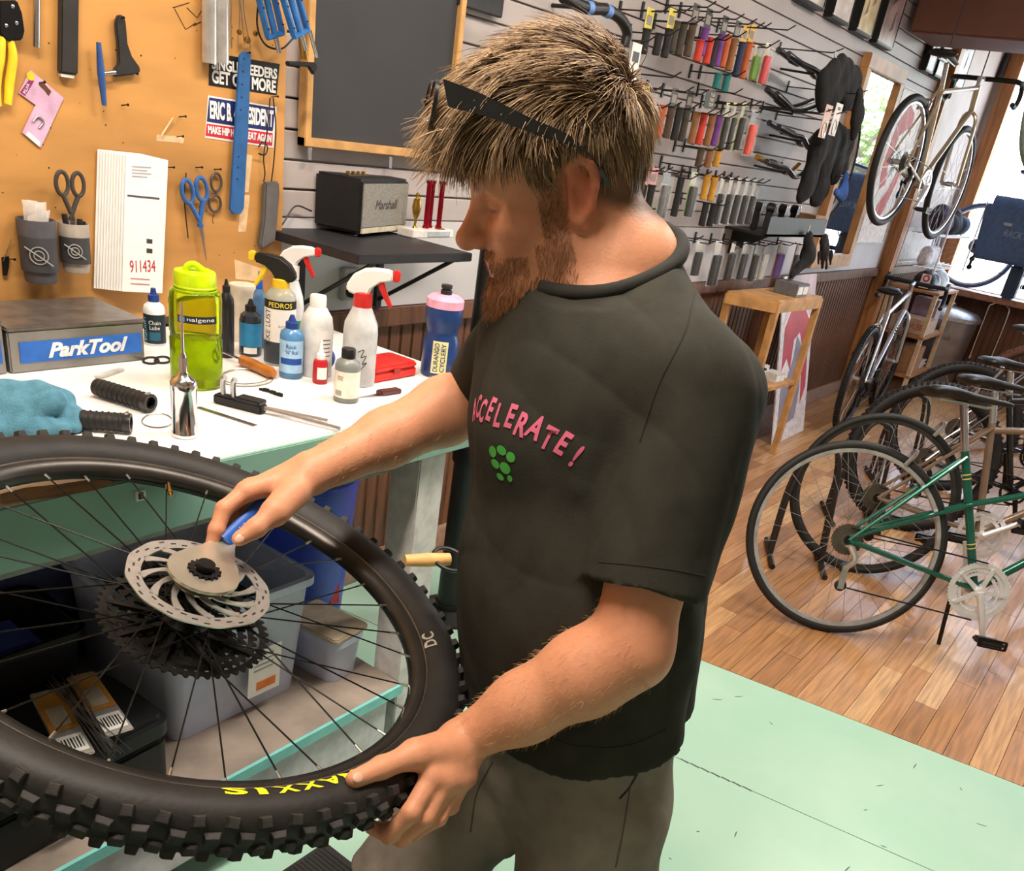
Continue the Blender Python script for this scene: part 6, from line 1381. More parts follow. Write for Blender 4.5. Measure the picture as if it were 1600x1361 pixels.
for k, x in enumerate((495, 535, 572, 608, 640)): pack(x, 800 + 4 * k, 1018, 38, '#dcdbd8', '#26262a', 'clear tube pack of black grips in the third row, position %s from the mustard grips' % ('one', 'two', 'three', 'four', 'five')[k], n=1, frac=.34)
for x, y0, y1, w, bk, gc, lb in ((390, 1090, 1245, 60, '#c8cdd2', '#2b2b2e', 'grey-backed pack of black levers in the lowest row'), (478, 1090, 1290, 70, '#c8cdd2', '#1c1b1b', 'long grey-backed pack with a black part in the lowest row'), (545, 1095, 1262, 46, '#39393c', '#1c1b1b', 'dark pack of black grips in the lowest row'), (600, 1095, 1262, 50, '#9fb0c4', '#1c1b1b', 'blue-topped pack of black grips in the lowest row'), (652, 1100, 1270, 40, '#4b4b4e', '#1c1b1b', 'narrow dark pack in the lowest row'), (695, 1095, 1262, 52, '#dcdbd8', '#b9b7b4', 'white-backed pack of pale grips in the lowest row'), (762, 1098, 1252, 66, '#d98a5c', '#5b3680', 'orange-topped pack of purple grips in the lowest row'), (838, 1100, 1262, 40, '#d98a5c', '#2b2b2e', 'orange-topped pack of black grips in the lowest row')): pack(x, y0, y1, w, bk, gc, lb)
for row in ([(x, 40 - .12 * x) for x in ()],): pass
for zx, zy in ((100, 205), (740, 150), (215, 365), (500, 435), (330, 1090), (330, 770)):
    p = ony(*Z5(zx, zy), YG); hook(p.x, p.z + .012)
# "YOUR DREAM GRIP" style black header card
a = ony(*Z5(432, 450), YG - .05); t = thing('display_card', 'black display card with pale lettering over the second row of grips', 'sign', tuple(a)); ob('card', MB().prism(rounded(.085, .062, 0, .008), .0016, frame((0, 0, 0), (1, 0, 0), z=(0, -1, 0))), pl('#231f1d', .5), t)
for j, w_ in enumerate(('YOUR', 'DREAM', 'GRIP')): text(w_, .02, frame((.012, -.0024, .017 - .017 * j), (1, 0, 0), z=(0, -1, 0)), pl('#cdbb9c', .5), t, fit=(.036, .012))
# riser handlebars on pegs
ZB = lambda pts, off: [ony(*Z5(x, y), YW - off) for x, y in pts]
SILC = mat('carbon_bar', '#3a3a3d', .25, .5, coat=.5)
for k, (pts, m, lb) in enumerate((([(742, 225), (800, 268), (865, 300), (905, 345), (935, 345), (970, 325)], SILC, 'grey riser handlebar on the highest wall peg'), ([(690, 405), (735, 445), (770, 480), (820, 482), (895, 455)], SILC, 'grey riser handlebar on the second wall peg'), ([(700, 555), (760, 590), (810, 605), (838, 650), (870, 648), (905, 615)], SILC, 'black and silver riser handlebar on the third wall peg'), ([(645, 710), (700, 735), (740, 745), (770, 778), (800, 775), (835, 745)], mat('gold_bar', '#b98c3a', .3, .7), 'gold riser handlebar on the lowest wall peg'))):
    P_ = ZB(pts, .12); c = P_[2]; t = thing('handlebar', lb, 'handlebar', tuple(c)); iv = Matrix.Translation(-c)
    ob('bar', MB().tube(bez(P_, 40), .0125, 12), m, t, mw=iv); P2 = [p + Vector((0, -.05, -.012)) for p in P_]; ob('second_bar', MB().tube(bez(P2, 40), .0125, 12), SILC, t, mw=iv); ob('bar_clamp_zone', MB().tube([P_[1], P_[1].lerp(P_[2], .5)], .017, 12), BLK, t, mw=iv)
    ob('wall_peg', MB().tube([Vector((c.x, YW, c.z - .02)), c + Vector((0, -.05, -.028))], .005, 8), pl('#1d1c1c', .4), t, mw=iv)
# black display shelf with stems
a = ony(*Z5(640, 1035), YW - .16); b = ony(*Z5(860, 1000), YW - .16); xs0, xs1, zs = a.x, a.x + .80, a.z + .03
t = thing('display_shelf', 'black shelf trough on the slat wall filled with stems', 'shelf', (xs0, YW, zs - .06)); iv = Matrix.Translation((-xs0, -YW, -zs + .06))
ob('tray', MB().box(((xs0 + xs1) / 2, YW - .11, zs - .05), (xs1 - xs0, .22, .012)), pl('#1e1d1e', .5), t, mw=iv); ob('front_panel', MB().box(((xs0 + xs1) / 2, YW - .215, zs - .01), (xs1 - xs0, .01, .09)), pl('#242325', .5), t, mw=iv); ob('bracket', MB().prism([(0, 0), (-.2, 0), (0, -.12)], .01, frame((xs0 + .1, YW, zs - .056), (0, 1, 0), y=(0, 0, 1))), pl('#1e1d1e', .5), t, mw=iv)
ob('cardboard_end', MB().box((xs1 - .08, YW - .15, zs + .005), (.14, .11, .09)), pl('#a97f55', .7), t, mw=iv)
for k in range(7):
    x = xs0 + .06 + k * .082; st = thing('stem', 'black handlebar stem standing in the display shelf trough', 'stem', (x, YW - .12 - .03 * (k % 2), zs - .043), (0, 0, .3 * math.sin(k * 2)), 'stems in the display shelf')
    ob('body', MB().box((0, 0, .05), (.03, .034, .1)), pl('#1a1a1b', .4), st, bevel=.008); ob('clamp', MB().ring(circle(.022, 20), circle(.0155, 20), .034, frame((0, .017, .108), (1, 0, 0), y=(0, 0, 1))), pl('#1a1a1b', .4), st, bevel=.002); ob('faceplate', MB().box((0, -.02, .108), (.032, .006, .04)), pl('#232324', .35), st, bevel=.002)
    for s in (-1, 1): ob('bolt', MB().tube([(s * .010, -.022, .122), (s * .010, -.026, .122)], .0035, 8), STEEL(), st)
# dark clothing on hangers
def cloth(name, label, cat, segs, off, col, hx=None, kk=.04):
    pts = []
    for s in segs: pts += [s[:2], s[2:4]]
    W_ = [ony(x, y, YW - off) for x, y in pts]; lo_ = np.min([v3(p) for p in W_], 0) - .12; hi_ = np.max([v3(p) for p in W_], 0) + .12; lo_[1] = YW - off - .13; hi_[1] = YW - off + .13
    c = Clay(lo_, hi_, .007)
    for x, y, x2, y2, r1, r2 in segs: a_ = v3(ony(x, y, YW - off)); b_ = v3(ony(x2, y2, YW - off)); k_ = depth(a_) / FPX; c.cone(a_, b_, r1 * k_, r2 * k_, kk, fr=np.array([[1, 0, 0], [0, 1, 0], [0, 0, 1.]]), sc=(1, .55, 1))
    m_, V_ = c.mesh(name); wrinkle(m_, V_, .004, 30, 12, len(segs)); t = thing(name, label, cat, tuple(W_[-1])); o = rawobj('fabric', m_, mat('fabric_' + col, col, .92, noise=.15, bump=.3, bscale=120), t, Matrix.Translation(-W_[-1]), smooth=0); m_.polygons.foreach_set('use_smooth', [True] * len(m_.polygons))
    if hx:
        P_ = [ony(x, y, YW - off) for x, y in hx]; ob('hanger', MB().tube(bez(P_, 16), .003, 6), pl('#cfcac6', .4), t, Matrix.Translation(-W_[-1]) if False else None) if False else ob('hanger', MB().tube(bez(P_, 16), .003, 6), pl('#b9b4b0', .4), t, mw=Matrix.Translation(-W_[-1]))
cloth('riding_vest', 'black garment on a wire hanger high beside the mirror', 'garment', [(1312, 98, 1288, 128, 7, 12), (1314, 98, 1336, 125, 7, 12), (1288, 125, 1284, 160, 13, 13), (1300, 120, 1300, 153, 18, 16), (1318, 118, 1320, 156, 18, 15), (1332, 122, 1336, 150, 12, 11), (1290, 156, 1302, 160, 8, 10), (1325, 152, 1333, 163, 12, 8)], .27, '#1a1918', [(1306, 80), (1304, 88), (1312, 94), (1300, 108)])
cloth('knee_pads', 'slim black pads hanging at the mirror edge', 'pads', [(1343, 145, 1340, 180, 8, 10), (1340, 180, 1334, 212, 9, 7)], .36, '#201f20')
cloth('riding_jacket', 'large black jacket hanging below the carded gloves', 'garment', [(1302, 206, 1280, 225, 8, 16), (1304, 206, 1322, 222, 8, 13), (1280, 225, 1262, 292, 17, 17), (1296, 222, 1280, 300, 20, 16), (1310, 222, 1304, 275, 18, 14), (1322, 226, 1318, 262, 12, 10), (1262, 285, 1252, 308, 14, 8), (1285, 298, 1272, 312, 12, 8)], .28, '#191818', [(1300, 188), (1298, 197), (1300, 206)])
for k, (x, y, c_) in enumerate(((1290, 190, '#c9a99a'), (1306, 187, '#d8cfc8'))):
    p = ony(x, y, YW - .36); t = thing('glove_card', ('pink' if k == 0 else 'cream') + ' hang card with a wire clip above the black jacket', 'card', tuple(p)); ob('card', MB().box((0, 0, 0), (.085, .002, .13)), pl(c_, .6), t); ob('slot', MB().box((0, -.0014, .045), (.03, .001, .012)), BLK, t); ob('clip', MB().tube([(.022 * math.cos(a), -.004, -.03 + .03 * math.sin(a)) for a in np.linspace(0, 2 * PI, 16)], .0025, 6), STEEL(), t)
for hx_, hy_, off_ in ((1306, 82, .27), (1300, 189, .28), (1344, 147, .36), (1288, 371, .20), (1322, 277, .35), (1290, 177, .36), (1306, 181, .36)):   # hooks that carry them
    q = ony(hx_, hy_, YW - off_); hook(q.x, q.z - .004, off_ + .03)
cloth('cycling_glove', 'dark glove hanging below the display shelf', 'glove', [(1287, 375, 1288, 395, 10, 11), (1280, 395, 1279, 412, 3.4, 3), (1286, 398, 1285, 418, 3.4, 3), (1292, 398, 1291, 418, 3.4, 3), (1298, 394, 1298, 412, 3.2, 3)], .20, '#2a2422', None, .008)
cloth('saddle', 'curved black saddle hanging under the display shelf', 'saddle', [(1262, 372, 1262, 400, 10, 15), (1262, 400, 1247, 420, 14, 7), (1247, 420, 1237, 429, 7, 5)], .246, '#1c1b1b', [(1262, 366), (1264, 358), (1266, 352)], .02)
cloth('striped_gloves', 'blue and orange striped gloves beside the black jacket', 'gloves', [(1322, 275, 1318, 300, 6, 7), (1306, 300, 1316, 306, 6, 6)], .35, '#2a4a86')
# loose dark handlebar behind the person's head
P_ = [ony(x, y, YW - .2) for x, y in ((880, -5), (915, 12), (945, 15), (968, 28), (980, 50), (976, 72))]
t = thing('handlebar', 'black curved handlebar with blue bands high on the slat wall', 'handlebar', tuple(P_[2])); iv = Matrix.Translation(-P_[2]); ob('bar', MB().tube(bez(P_, 30), .017, 12), BLK, t, mw=iv); ob('band', MB().tube([P_[1], P_[1].lerp(P_[2], .25)], .0185, 12), pl('#5f86c4', .5), t, mw=iv); ob('band', MB().tube([P_[2], P_[2].lerp(P_[3], .3)], .0185, 12), pl('#5f86c4', .5), t, mw=iv); ob('peg', MB().tube([Vector((P_[2].x, YW, P_[2].z)), P_[2]], .006, 6), BLK, t, mw=iv)
p = ony(745, 5, YW - .01); t = ob('price_board', MB().box((0, -.01, .06), (.20, .02, .16)), pl('#2c2b2c', .6), None, 'black panel on the slat wall above the person', 'panel', bevel=.003); t.location = p
p = ony(990, 105, YW - .16); t = thing('tag_card', 'white parts card on a hook behind the person\'s head', 'card', tuple(p)); ob('card', MB().box((0, 0, 0), (.06, .0016, .14)), PAPER(), t); ob('print', MB().box((0, -.0014, .03), (.04, .001, .03)), pl('#55585c', .6), t)
# mirror, poster, pictures
def framed(name, label, cat, x0, x1, z0, z1, fw, fm, depth_, inner):
    t = thing(name, label, cat, ((x0 + x1) / 2, YW, z0)); iv = Matrix.Translation((-(x0 + x1) / 2, -YW, -z0)); yc = YW - depth_ / 2
    for n_, c, s in (('frame_rail', ((x0 + x1) / 2, yc, z0 + fw / 2), (x1 - x0, depth_, fw)), ('frame_rail', ((x0 + x1) / 2, yc, z1 - fw / 2), (x1 - x0, depth_, fw)), ('frame_stile', (x0 + fw / 2, yc, (z0 + z1) / 2), (fw, depth_ * .98, z1 - z0 - 2 * fw)), ('frame_stile', (x1 - fw / 2, yc, (z0 + z1) / 2), (fw, depth_ * .98, z1 - z0 - 2 * fw))): ob(n_, MB().box(c, s), fm, t, mw=iv, bevel=.004)
    inner(t, iv, x0 + fw, x1 - fw, z0 + fw, z1 - fw); return t
mx0_, mx1_, mz0, mz1 = ony(1350, 80, YW).x, ony(1407, 113, YW).x, ony(1318, 413, YW).z, ony(1380, 96, YW).z
framed('mirror', 'tall wall mirror in a pine frame reflecting the street window', 'mirror', mx0_, mx1_, mz0, mz1, .075, mat('mirror_pine', '#b98550', .45, noise=.15, scale=12), .05, lambda t, iv, a, b, c, d: ob('glass', MB().box(((a + b) / 2, YW - .022, (c + d) / 2), (b - a + .01, .006, d - c + .01)), mat('mirror_glass', '#f2f4f4', .02, 1., noise=0), t, mw=iv))
px0, px1, pz0, pz1 = 6.42, 7.06, 1.12, 2.06
def poster(t, iv, a, b, c, d):
    ob('print', MB().box(((a + b) / 2, YW - .012, (c + d) / 2), (b - a, .004, d - c)), pl('#e6dcd6', .5), t, mw=iv); w, h = b - a, d - c
    for n_, pl_, m_ in (('red_shape', [(.10, .52), (.18, .80), (.42, .93), (.68, .88), (.74, .74), (.58, .78), (.36, .72), (.30, .52), (.40, .40), (.22, .36)], '#c24a44'), ('red_shape', [(.3, .12), (.62, .20), (.80, .42), (.86, .62), (.72, .55), (.55, .36), (.34, .26)], '#c24a44'), ('dark_shape', [(.40, .44), (.56, .50), (.60, .64), (.48, .62)], '#3d5e52')): ob(n_, MB().prism([(a + p[0] * w, c + p[1] * h) for p in pl_], .001, VM(YW - .0142)), pl(m_, .6), t, mw=iv)
framed('poster', 'white framed poster with red swirl beside the mirror', 'poster', px0, px1, pz0, pz1, .012, pl('#d9d4cf', .5), .022, poster)
def picture(k):
    def f(t, iv, a, b, c, d):
        cs_ = ('#cfc4c0', '#d8cfcb', '#d9c79a', '#a58a86', '#b9a9a4', '#c9bdb6', '#9d8f90')
        ob('print', MB().box(((a + b) / 2, YW - .045, (c + d) / 2), (b - a, .004, d - c)), mat('art_%d' % k, cs_[k], .4, noise=.3, scale=7), t, mw=iv); w, h = b - a, d - c
        rr = random.Random(k)
        for j in range(4): x = a + w * rr.uniform(.15, .75); z = c + h * rr.uniform(.1, .7); ob('shape', MB().prism([(x, z), (x + w * .16, z + h * .05), (x + w * .10, z + h * .24)], .001, VM(YW - .0475)), pl(('#6f5f5c', '#8f7f78', '#4a4544', '#a8756a')[j], .6), t, mw=iv)
    return f
PXS = [(4.45, 4.74), (4.86, 5.12), (5.24, 5.50), (5.60, 5.90), (6.66, 6.84), (6.90, 7.12), (7.42, 7.70)]
names = ('nearest the grip hooks', 'second along above the hanging bars', 'with a pale yellow print above the mirror', 'with a brown print above the mirror corner', 'under the brown soffit', 'right beside the corner post', 'beyond the corner post')
for k, (a, b) in enumerate(PXS): framed('picture', 'black framed picture %s' % names[k], 'picture', a, b, 2.175, 2.62, .014, BLK, .05, picture(k))
# ---------------------------------------------------------------- pine display stand and things at the far end
A = onz(1216, 472, .905); B = onz(1285, 465, .905); Cc = onz(1136, 456, .905); Dd = B + Cc - A
PN = mat('display_pine', '#c4935a', .45, noise=.14, scale=14)
t = thing('display_stand', 'open pine display stand with boxes on two shelves', 'shelf', (A.x, A.y, 0)); iv = Matrix.Translation((-A.x, -A.y, 0))
cen = (A + B + Cc + Dd) / 4
for P_ in (A, B, Cc, Dd):
    q = P_ + (cen - P_) * .06; ob('leg', MB().box((q.x, q.y, .45), (.035, .035, .9)), PN, t, mw=iv, bevel=.002)
for z, n_ in ((.89, 'top_shelf'), (.42, 'shelf')):
    pts = [A, B, Dd, Cc]; ob(n_, MB().prism([(p.x, p.y) for p in pts], .022, z0=z), PN, t, mw=iv, bevel=.002)
for a_, b_ in ((A, B), (B, Dd), (Dd, Cc), (Cc, A)):
    M_ = frame(a_ * 1, b_ - a_, z=(0, 0, 1)); ob('rail', MB().box(((b_ - a_).length / 2, 0, -.03), ((b_ - a_).length, .018, .05), M_), PN, t, mw=iv)
ax_d = (B - A).normalized(); ay_d = (Cc - A).normalized()
def boxon(name, label, cat, u, v, z, sx, sy, sz, m, rz=0., lid=None):
    p = A + (B - A) * u + (Cc - A) * v; t = thing(name, label, cat, (p.x, p.y, z), math.atan2(ax_d.y, ax_d.x) + rz); ob('carton', MB().box((0, 0, sz / 2), (sx, sy, sz)), m, t, bevel=.002)
    for k in (-1, 1): ob('box_label', MB().box((k * sx * .23, -sy / 2 - .0008, sz * .5), (sx * .38, .002, sz * .6)), lid or PAPER(), t)
    return t
boxon('parts_box', 'grey parts box with two white labels on the pine stand top', 'box', .62, .35, .9125, .15, .13, .065, pl('#6a6a6e', .55))
boxon('parts_box', 'white carton at the back of the pine stand lower shelf', 'box', .62, .62, .4425, .14, .10, .08, pl('#d8d4cf', .6))
boxon('parts_box', 'low grey carton in front on the pine stand lower shelf', 'box', .34, .35, .4425, .12, .09, .045, pl('#b9b7b2', .6), .2); boxon('parts_box', 'pale long carton on the pine stand lower shelf', 'box', .72, .30, .4425, .10, .09, .05, pl('#c9c6c0', .6), -.1)
p = A + (B - A) * .45 + (Cc - A) * .35; t = thing('cable_lock', 'tangled black cables on the small grey carton', 'cable', (p.x, p.y, .492)); ob('coil', MB().tube(bez([(.05 * math.cos(k * 1.3), .04 * math.sin(k * 1.7), .008 + .004 * k) for k in range(9)], 60), .004, 6), BLK, t)
# art board leaning on the wainscot
b0 = onz(1202, 680, 0); b1 = onz(1232, 663, 0); d = (b1 - b0); d.z = 0; W_ = .56; d = Vector((1, .02, 0)); h_ = .975
up_ = Vector((0, .22, 1)).normalized(); M_ = frame(Vector((5.14, YW - .28, .002)), d, y=up_); t = thing('art_board', 'tall printed board with a red figure leaning on the wainscot', 'poster', M=M_)
ob('panel', MB().box((W_ / 2, h_ / 2, -.004), (W_, h_, .008)), pl('#e3dcda', .5), t); sh_ = lambda pts, c, nm: ob(nm, MB().prism([(x * W_, y * h_) for x, y in pts], .001, None, .0005), mat('print_' + c, c, .6, noise=.12, scale=9), t)
sh_([(.05, .70), (.30, 1.0), (1.0, 1.0), (1.0, .66), (.80, .80), (.5, .90), (.2, .78)], '#d3b9bd', 'pink_ground'); sh_([(.10, .45), (.12, .70), (.35, .84), (.62, .84), (.88, .72), (.92, .30), (.78, .20), (.72, .55), (.60, .66), (.42, .62), (.36, .44), (.24, .52)], '#b8343c', 'red_figure'); sh_([(.1, .12), (.3, .10), (.62, .12), (.72, .3), (.66, .58), (.52, .64), (.44, .5), (.3, .4), (.12, .34)], '#8d8796', 'grey_figure')
# wainscot outlet
t = thing('outlet', 'dark outlet plate on the beadboard beside the pine stand', 'outlet', (5.9, YW - .002, .42)); ob('plate', MB().box((0, -.004, 0), (.08, .008, .12)), pl('#3a2f2a', .5), t, bevel=.002); ob('plug', MB().box((0, -.02, .03), (.03, .024, .03)), pl('#c9c4bf', .5), t, bevel=.003)
# wire rack with bags beyond the post
t = thing('wire_rack', 'white wire rack beyond the corner post holding bags', 'rack', (7.5, 1.80, .98)); iv = Matrix.Translation((-7.5, -1.80, -.98)); WW = pl('#e9e8ec', .35)
for z in (.99, 1.22):
    for k in range(8): ob('wire', MB().tube([(7.42, 1.60 + k * .04, z), (8.42, 1.60 + k * .04, z)], .004, 5), WW, t, mw=iv)
for x in (7.42, 8.42):
    for y in (1.60, 1.88): ob('post', MB().tube([(x, y, .96), (x, y, 1.50)], .006, 6), WW, t, mw=iv)
ob('back_panel', MB().box((7.92, 1.925, 1.12), (1.04, .02, .24)), pl('#e6e2e4', .5), t, mw=iv)
def lump(name, label, cat, base_, segs, col, h=.01):
    b_ = v3(base_); c = Clay(b_ - np.array([.35, .35, .03]), b_ + np.array([.35, .35, .40]), h)
    for a0, a1, r0, r1 in segs: c.cone(b_ + v3(a0), b_ + v3(a1), r0, r1, .03)
    slab(c, b_ + np.array([0, 0, .001]), (0, 0, -1), .6); m_, _ = c.mesh(name); o = rawobj(name, m_, mat('fabric_' + col, col, .8, noise=.15, bump=.3, bscale=120), smooth=0); m_.polygons.foreach_set('use_smooth', [True] * len(m_.polygons)); tag(o, label, cat); rebase(o, b_); return o
lump('pannier_bag', 'dark purple bag on the wire rack by the post', 'bag', (7.60, 1.72, 1.225), [((-.1, 0, .08), (.1, 0, .08), .09, .08), ((-.05, 0, .15), (.08, 0, .14), .06, .06)], '#3a2f4a')
lump('pannier_bag', 'black bag with white flap on the wire rack', 'bag', (7.97, 1.72, 1.225), [((-.08, 0, .07), (.08, 0, .07), .08, .075), ((0, 0, .13), (.06, 0, .14), .06, .05)], '#25252b')
lump('pannier_bag', 'slate blue bag at the window end of the wire rack', 'bag', (8.286, 1.72, 1.225), [((-.08, 0, .07), (.07, 0, .07), .075, .07)], '#45597c')
lump('folded_jerseys', 'white folded jerseys on the lower wire rack', 'jerseys', (7.75, 1.74, .995), [((-.15, 0, .04), (.15, 0, .04), .05, .05), ((-.12, 0, .09), (.12, 0, .09), .05, .05)], '#e6e2e6')
# ladder shelf under it with helmet on top
t = thing('ladder_shelf', 'pale wooden ladder shelf with boxes beside the steel bin', 'shelf', (7.6, 1.72, 0)); iv = Matrix.Translation((-7.6, -1.72, 0)); PW = mat('pale_wood', '#d8bd98', .5, noise=.1)
for x in (7.40, 8.02):
    for y0 in (1.52, 1.86): ob('leg', MB().box((x, y0, .42), (.03, .03, .84)), PW, t, mw=iv)
for z in (.20, .50, .83): ob('board', MB().box((7.71, 1.69, z), (.66, .38, .02)), mat('shelf_brown', '#a8764a', .5), t, mw=iv, bevel=.002)
def crate(label, p, s, c, txt=None, cat='box'):
    t = thing('carton', label, cat, p); ob('box', MB().box((0, 0, s[2] / 2), s), pl(c, .6), t, bevel=.003)
    if txt: text(txt, .03, frame((-s[0] / 2 - .001, 0, s[2] / 2), (0, -1, 0), z=(-1, 0, 0)), pl('#b03036', .6), t, fit=(s[1] * .75, s[2] * .4))
    return t
crate('red-lettered tyre box on the ladder shelf under the helmets', (7.62, 1.66, .6905 - .18), (.30, .28, .11), '#c9a98e', 'SCHWALBE')
crate('brown carton on the ladder shelf beside the magazines', (7.60, 1.64, .2105), (.26, .22, .20), '#a77a55')
for k in range(9):
    t = thing('magazine', 'upright magazine in the row on the ladder shelf', 'magazine', (7.82 + k * .018, 1.66, .5105), group='magazines on the ladder shelf'); ob('cover', MB().box((0, 0, .12), (.012, .19, .24)), pl(('#b9a7c9', '#8a6fa8', '#c9b9b0', '#6a5a8a', '#d3c0c8', '#94789c', '#b98f8a', '#77698f', '#cfc6cf')[k], .45), t); ob('pages', MB().box((0, -.002, .12), (.009, .19, .232)), PAPER(), t)
for k in range(6):
    o = ob('newspaper', MB().box((0, 0, .005), (.30 - .01 * k, .26, .010)), pl('#cfcac6', .7), None, 'folded newspaper in the pile on the lowest ladder shelf', 'newspaper', 'newspapers on the lowest ladder shelf'); o.location = (7.86 + .01 * (k % 3) - .0, 1.68, .2105 + k * .0105); o.rotation_euler.z = .1 * math.sin(k * 2)
def helmet(p, label, c, tagc=None):
    t = thing('helmet', label, 'helmet', p); prof = [(.115, 0), (.12, .03), (.108, .075), (.078, .11), (.035, .128), (.001, .13)]
    ob('shell', MB().lathe(prof, 24, Matrix.Diagonal((1.15, .85, 1, 1))), pl(c, .35), t)
    for k in range(-2, 3): ob('vent', MB().tube([(-.10 + .01 * abs(k), k * .032, .086 - .008 * abs(k)), (0, k * .03, .128 - .012 * abs(k)), (.10, k * .03, .082 - .008 * abs(k))], .008, 6), pl('#15151a', .5), t)
    ob('brim', MB().torus(.112, .010, 28, 8, Matrix.Translation((0, 0, .008)) @ Matrix.Diagonal((1.15, .85, .7, 1))), pl('#1a1a20', .4), t)
    if tagc: ob('price_tag', MB().box((-.14, -.02, .06), (.002, .07, .10)), WH, t); ob('tag_print', MB().torus(.02, .006, 16, 6, frame((-.142, -.02, .08), (0, 1, 0), z=(-1, 0, 0))), pl('#c23a48', .5), t)
helmet((7.58, 1.66, .8405), 'dark helmet with a red printed tag on the ladder shelf', '#23242e', True); helmet((7.86, 1.66, .8405), 'white and grey helmet on the ladder shelf', '#c6d0d6')
# galvanised bin
t = thing('dustbin', 'galvanised steel dustbin with lid beneath the window', 'bin', (8.40, 1.56, 0)); GALV = mat('galvanised', '#a5a7ae', .35, .85, noise=.12, scale=9)
ob('body', MB().lathe([(.185, 0), (.19, .01), (.225, .58), (.232, .585), (.232, .60)], 40), GALV, t); ob('lid', MB().lathe([(.243, .585), (.243, .615), (.20, .65), (.08, .675), (.001, .68)], 40), mat('galv_lid', '#c6c8cc', .35, .8), t)
ob('lid_handle', MB().tube(bez([(-.05, 0, .675), (-.04, 0, .705), (.04, 0, .705), (.05, 0, .675)], 12), .007, 8), STEEL(), t)
for s in (0,): 
    a_ = math.atan2(-1.56, -8.40); q = Vector((math.cos(a_), math.sin(a_), 0)); w_ = Vector((-q.y, q.x, 0)); ob('side_handle', MB().tube([q * .215 + w_ * .05 + Vector((0, 0, .46)), q * .245 + w_ * .05 + Vector((0, 0, .44)), q * .245 - w_ * .05 + Vector((0, 0, .44)), q * .215 - w_ * .05 + Vector((0, 0, .46))], .007, 8), CHROME(), t)
p0 = onx(1530, 560, XW - .03); p1 = onx(1543, 480, XW - .03)
t = thing('hook_rail', 'tall chrome hoop fixed to the dark wainscot under the window', 'hoop', (XW - .02, p0.y, p0.z)); hz = [(0, .085, -.02), (0, .085, .40), (0, .06, .46), (0, 0, .49), (0, -.06, .46), (0, -.085, .40), (0, -.085, -.02)]; ob('hoop', MB().tube(bez(hz, 36), .012, 10), CHROME(), t)
for s in (.085, -.085): ob('wall_mount', MB().tube([(0, s, 0), (.02, s, 0)], .02, 10), CHROME(), t)
# mudguard on the wall over the window
p = onx(1568, 95, XW - .06); P_ = [onx(x, y, XW - .06) for x, y in ((1582, 64), (1575, 85), (1566, 105), (1556, 126))]
t = thing('mudguard', 'black clip-on mudguard hanging above the window', 'mudguard', tuple(P_[0])); ob('blade', MB().tube(bez(P_, 16), list(np.linspace(.028, .055, 17)), 8, flat=.35), pl('#2b2d33', .45), t, mw=Matrix.Translation(-P_[0])); ob('clip', MB().tube([P_[0], P_[0] + Vector((.07, 0, .02))], .012, 8), pl('#54422e', .5), t, mw=Matrix.Translation(-P_[0]))
# display ledge behind the sill and panniers in the window
struct('trim_3', MB().box((XW - .24, (WY0 + WY1) / 2, SZ - .03), (.30, WY0 - WY1 + .2, .05)), mat('sill_wood', '#9b6d55', .45, noise=.15), bevel=.004)
a = onx(1520, 400, 8.5); b = onx(1533, 305, 8.5); yb = onx(1640, 405, 8.5).y
t = thing('pannier', 'large slate blue pannier on the window display bike', 'pannier', (8.50, (a.y + yb) / 2, a.z)); w_ = abs(a.y - yb); h_ = b.z - a.z
ob('bag', MB().prism([(-w_ / 2 * .86, 0), (w_ / 2, 0), (w_ / 2, h_ * .9), (-w_ / 2, h_ * .9)], .16, frame((-.08, 0, 0), (0, -1, 0), y=(0, 0, 1))), pl('#4a6288', .75), t, bevel=.02); ob('roll_top', MB().tube([(0, w_ / 2 * .95, h_ * .93), (0, -w_ / 2 * .95, h_ * .93)], .055, 12), pl('#536c92', .75), t); ob('buckle', MB().box((-.25, w_ * .12, h_ * .62), (.01, .06, .02)), STEEL(), t)
text('RACK PACK', .06, frame((-.2425, -w_ * .12, h_ * .48), (0, -1, 0), z=(-1, 0, 0)), pl('#8aa3bf', .6), t, fit=(w_ * .5, .05), shear=.2)
for k, (x, y, w, h, lb) in enumerate(((1590, 440, .10, .26, 'tall slate blue carton on the window ledge'),)):
    p = onx(x, y, 8.66); o = thing('display_box', lb, 'box', (8.46 + .02 * k, p.y - .16 * k, SZ)); ob('body', MB().box((0, 0, h / 2), (.12, w, h)), pl('#31415c', .6), o, bevel=.012); ob('top_trim', MB().box((0, 0, h + .006), (.09, w * .7, .014)), pl('#22304a', .5), o, bevel=.004)
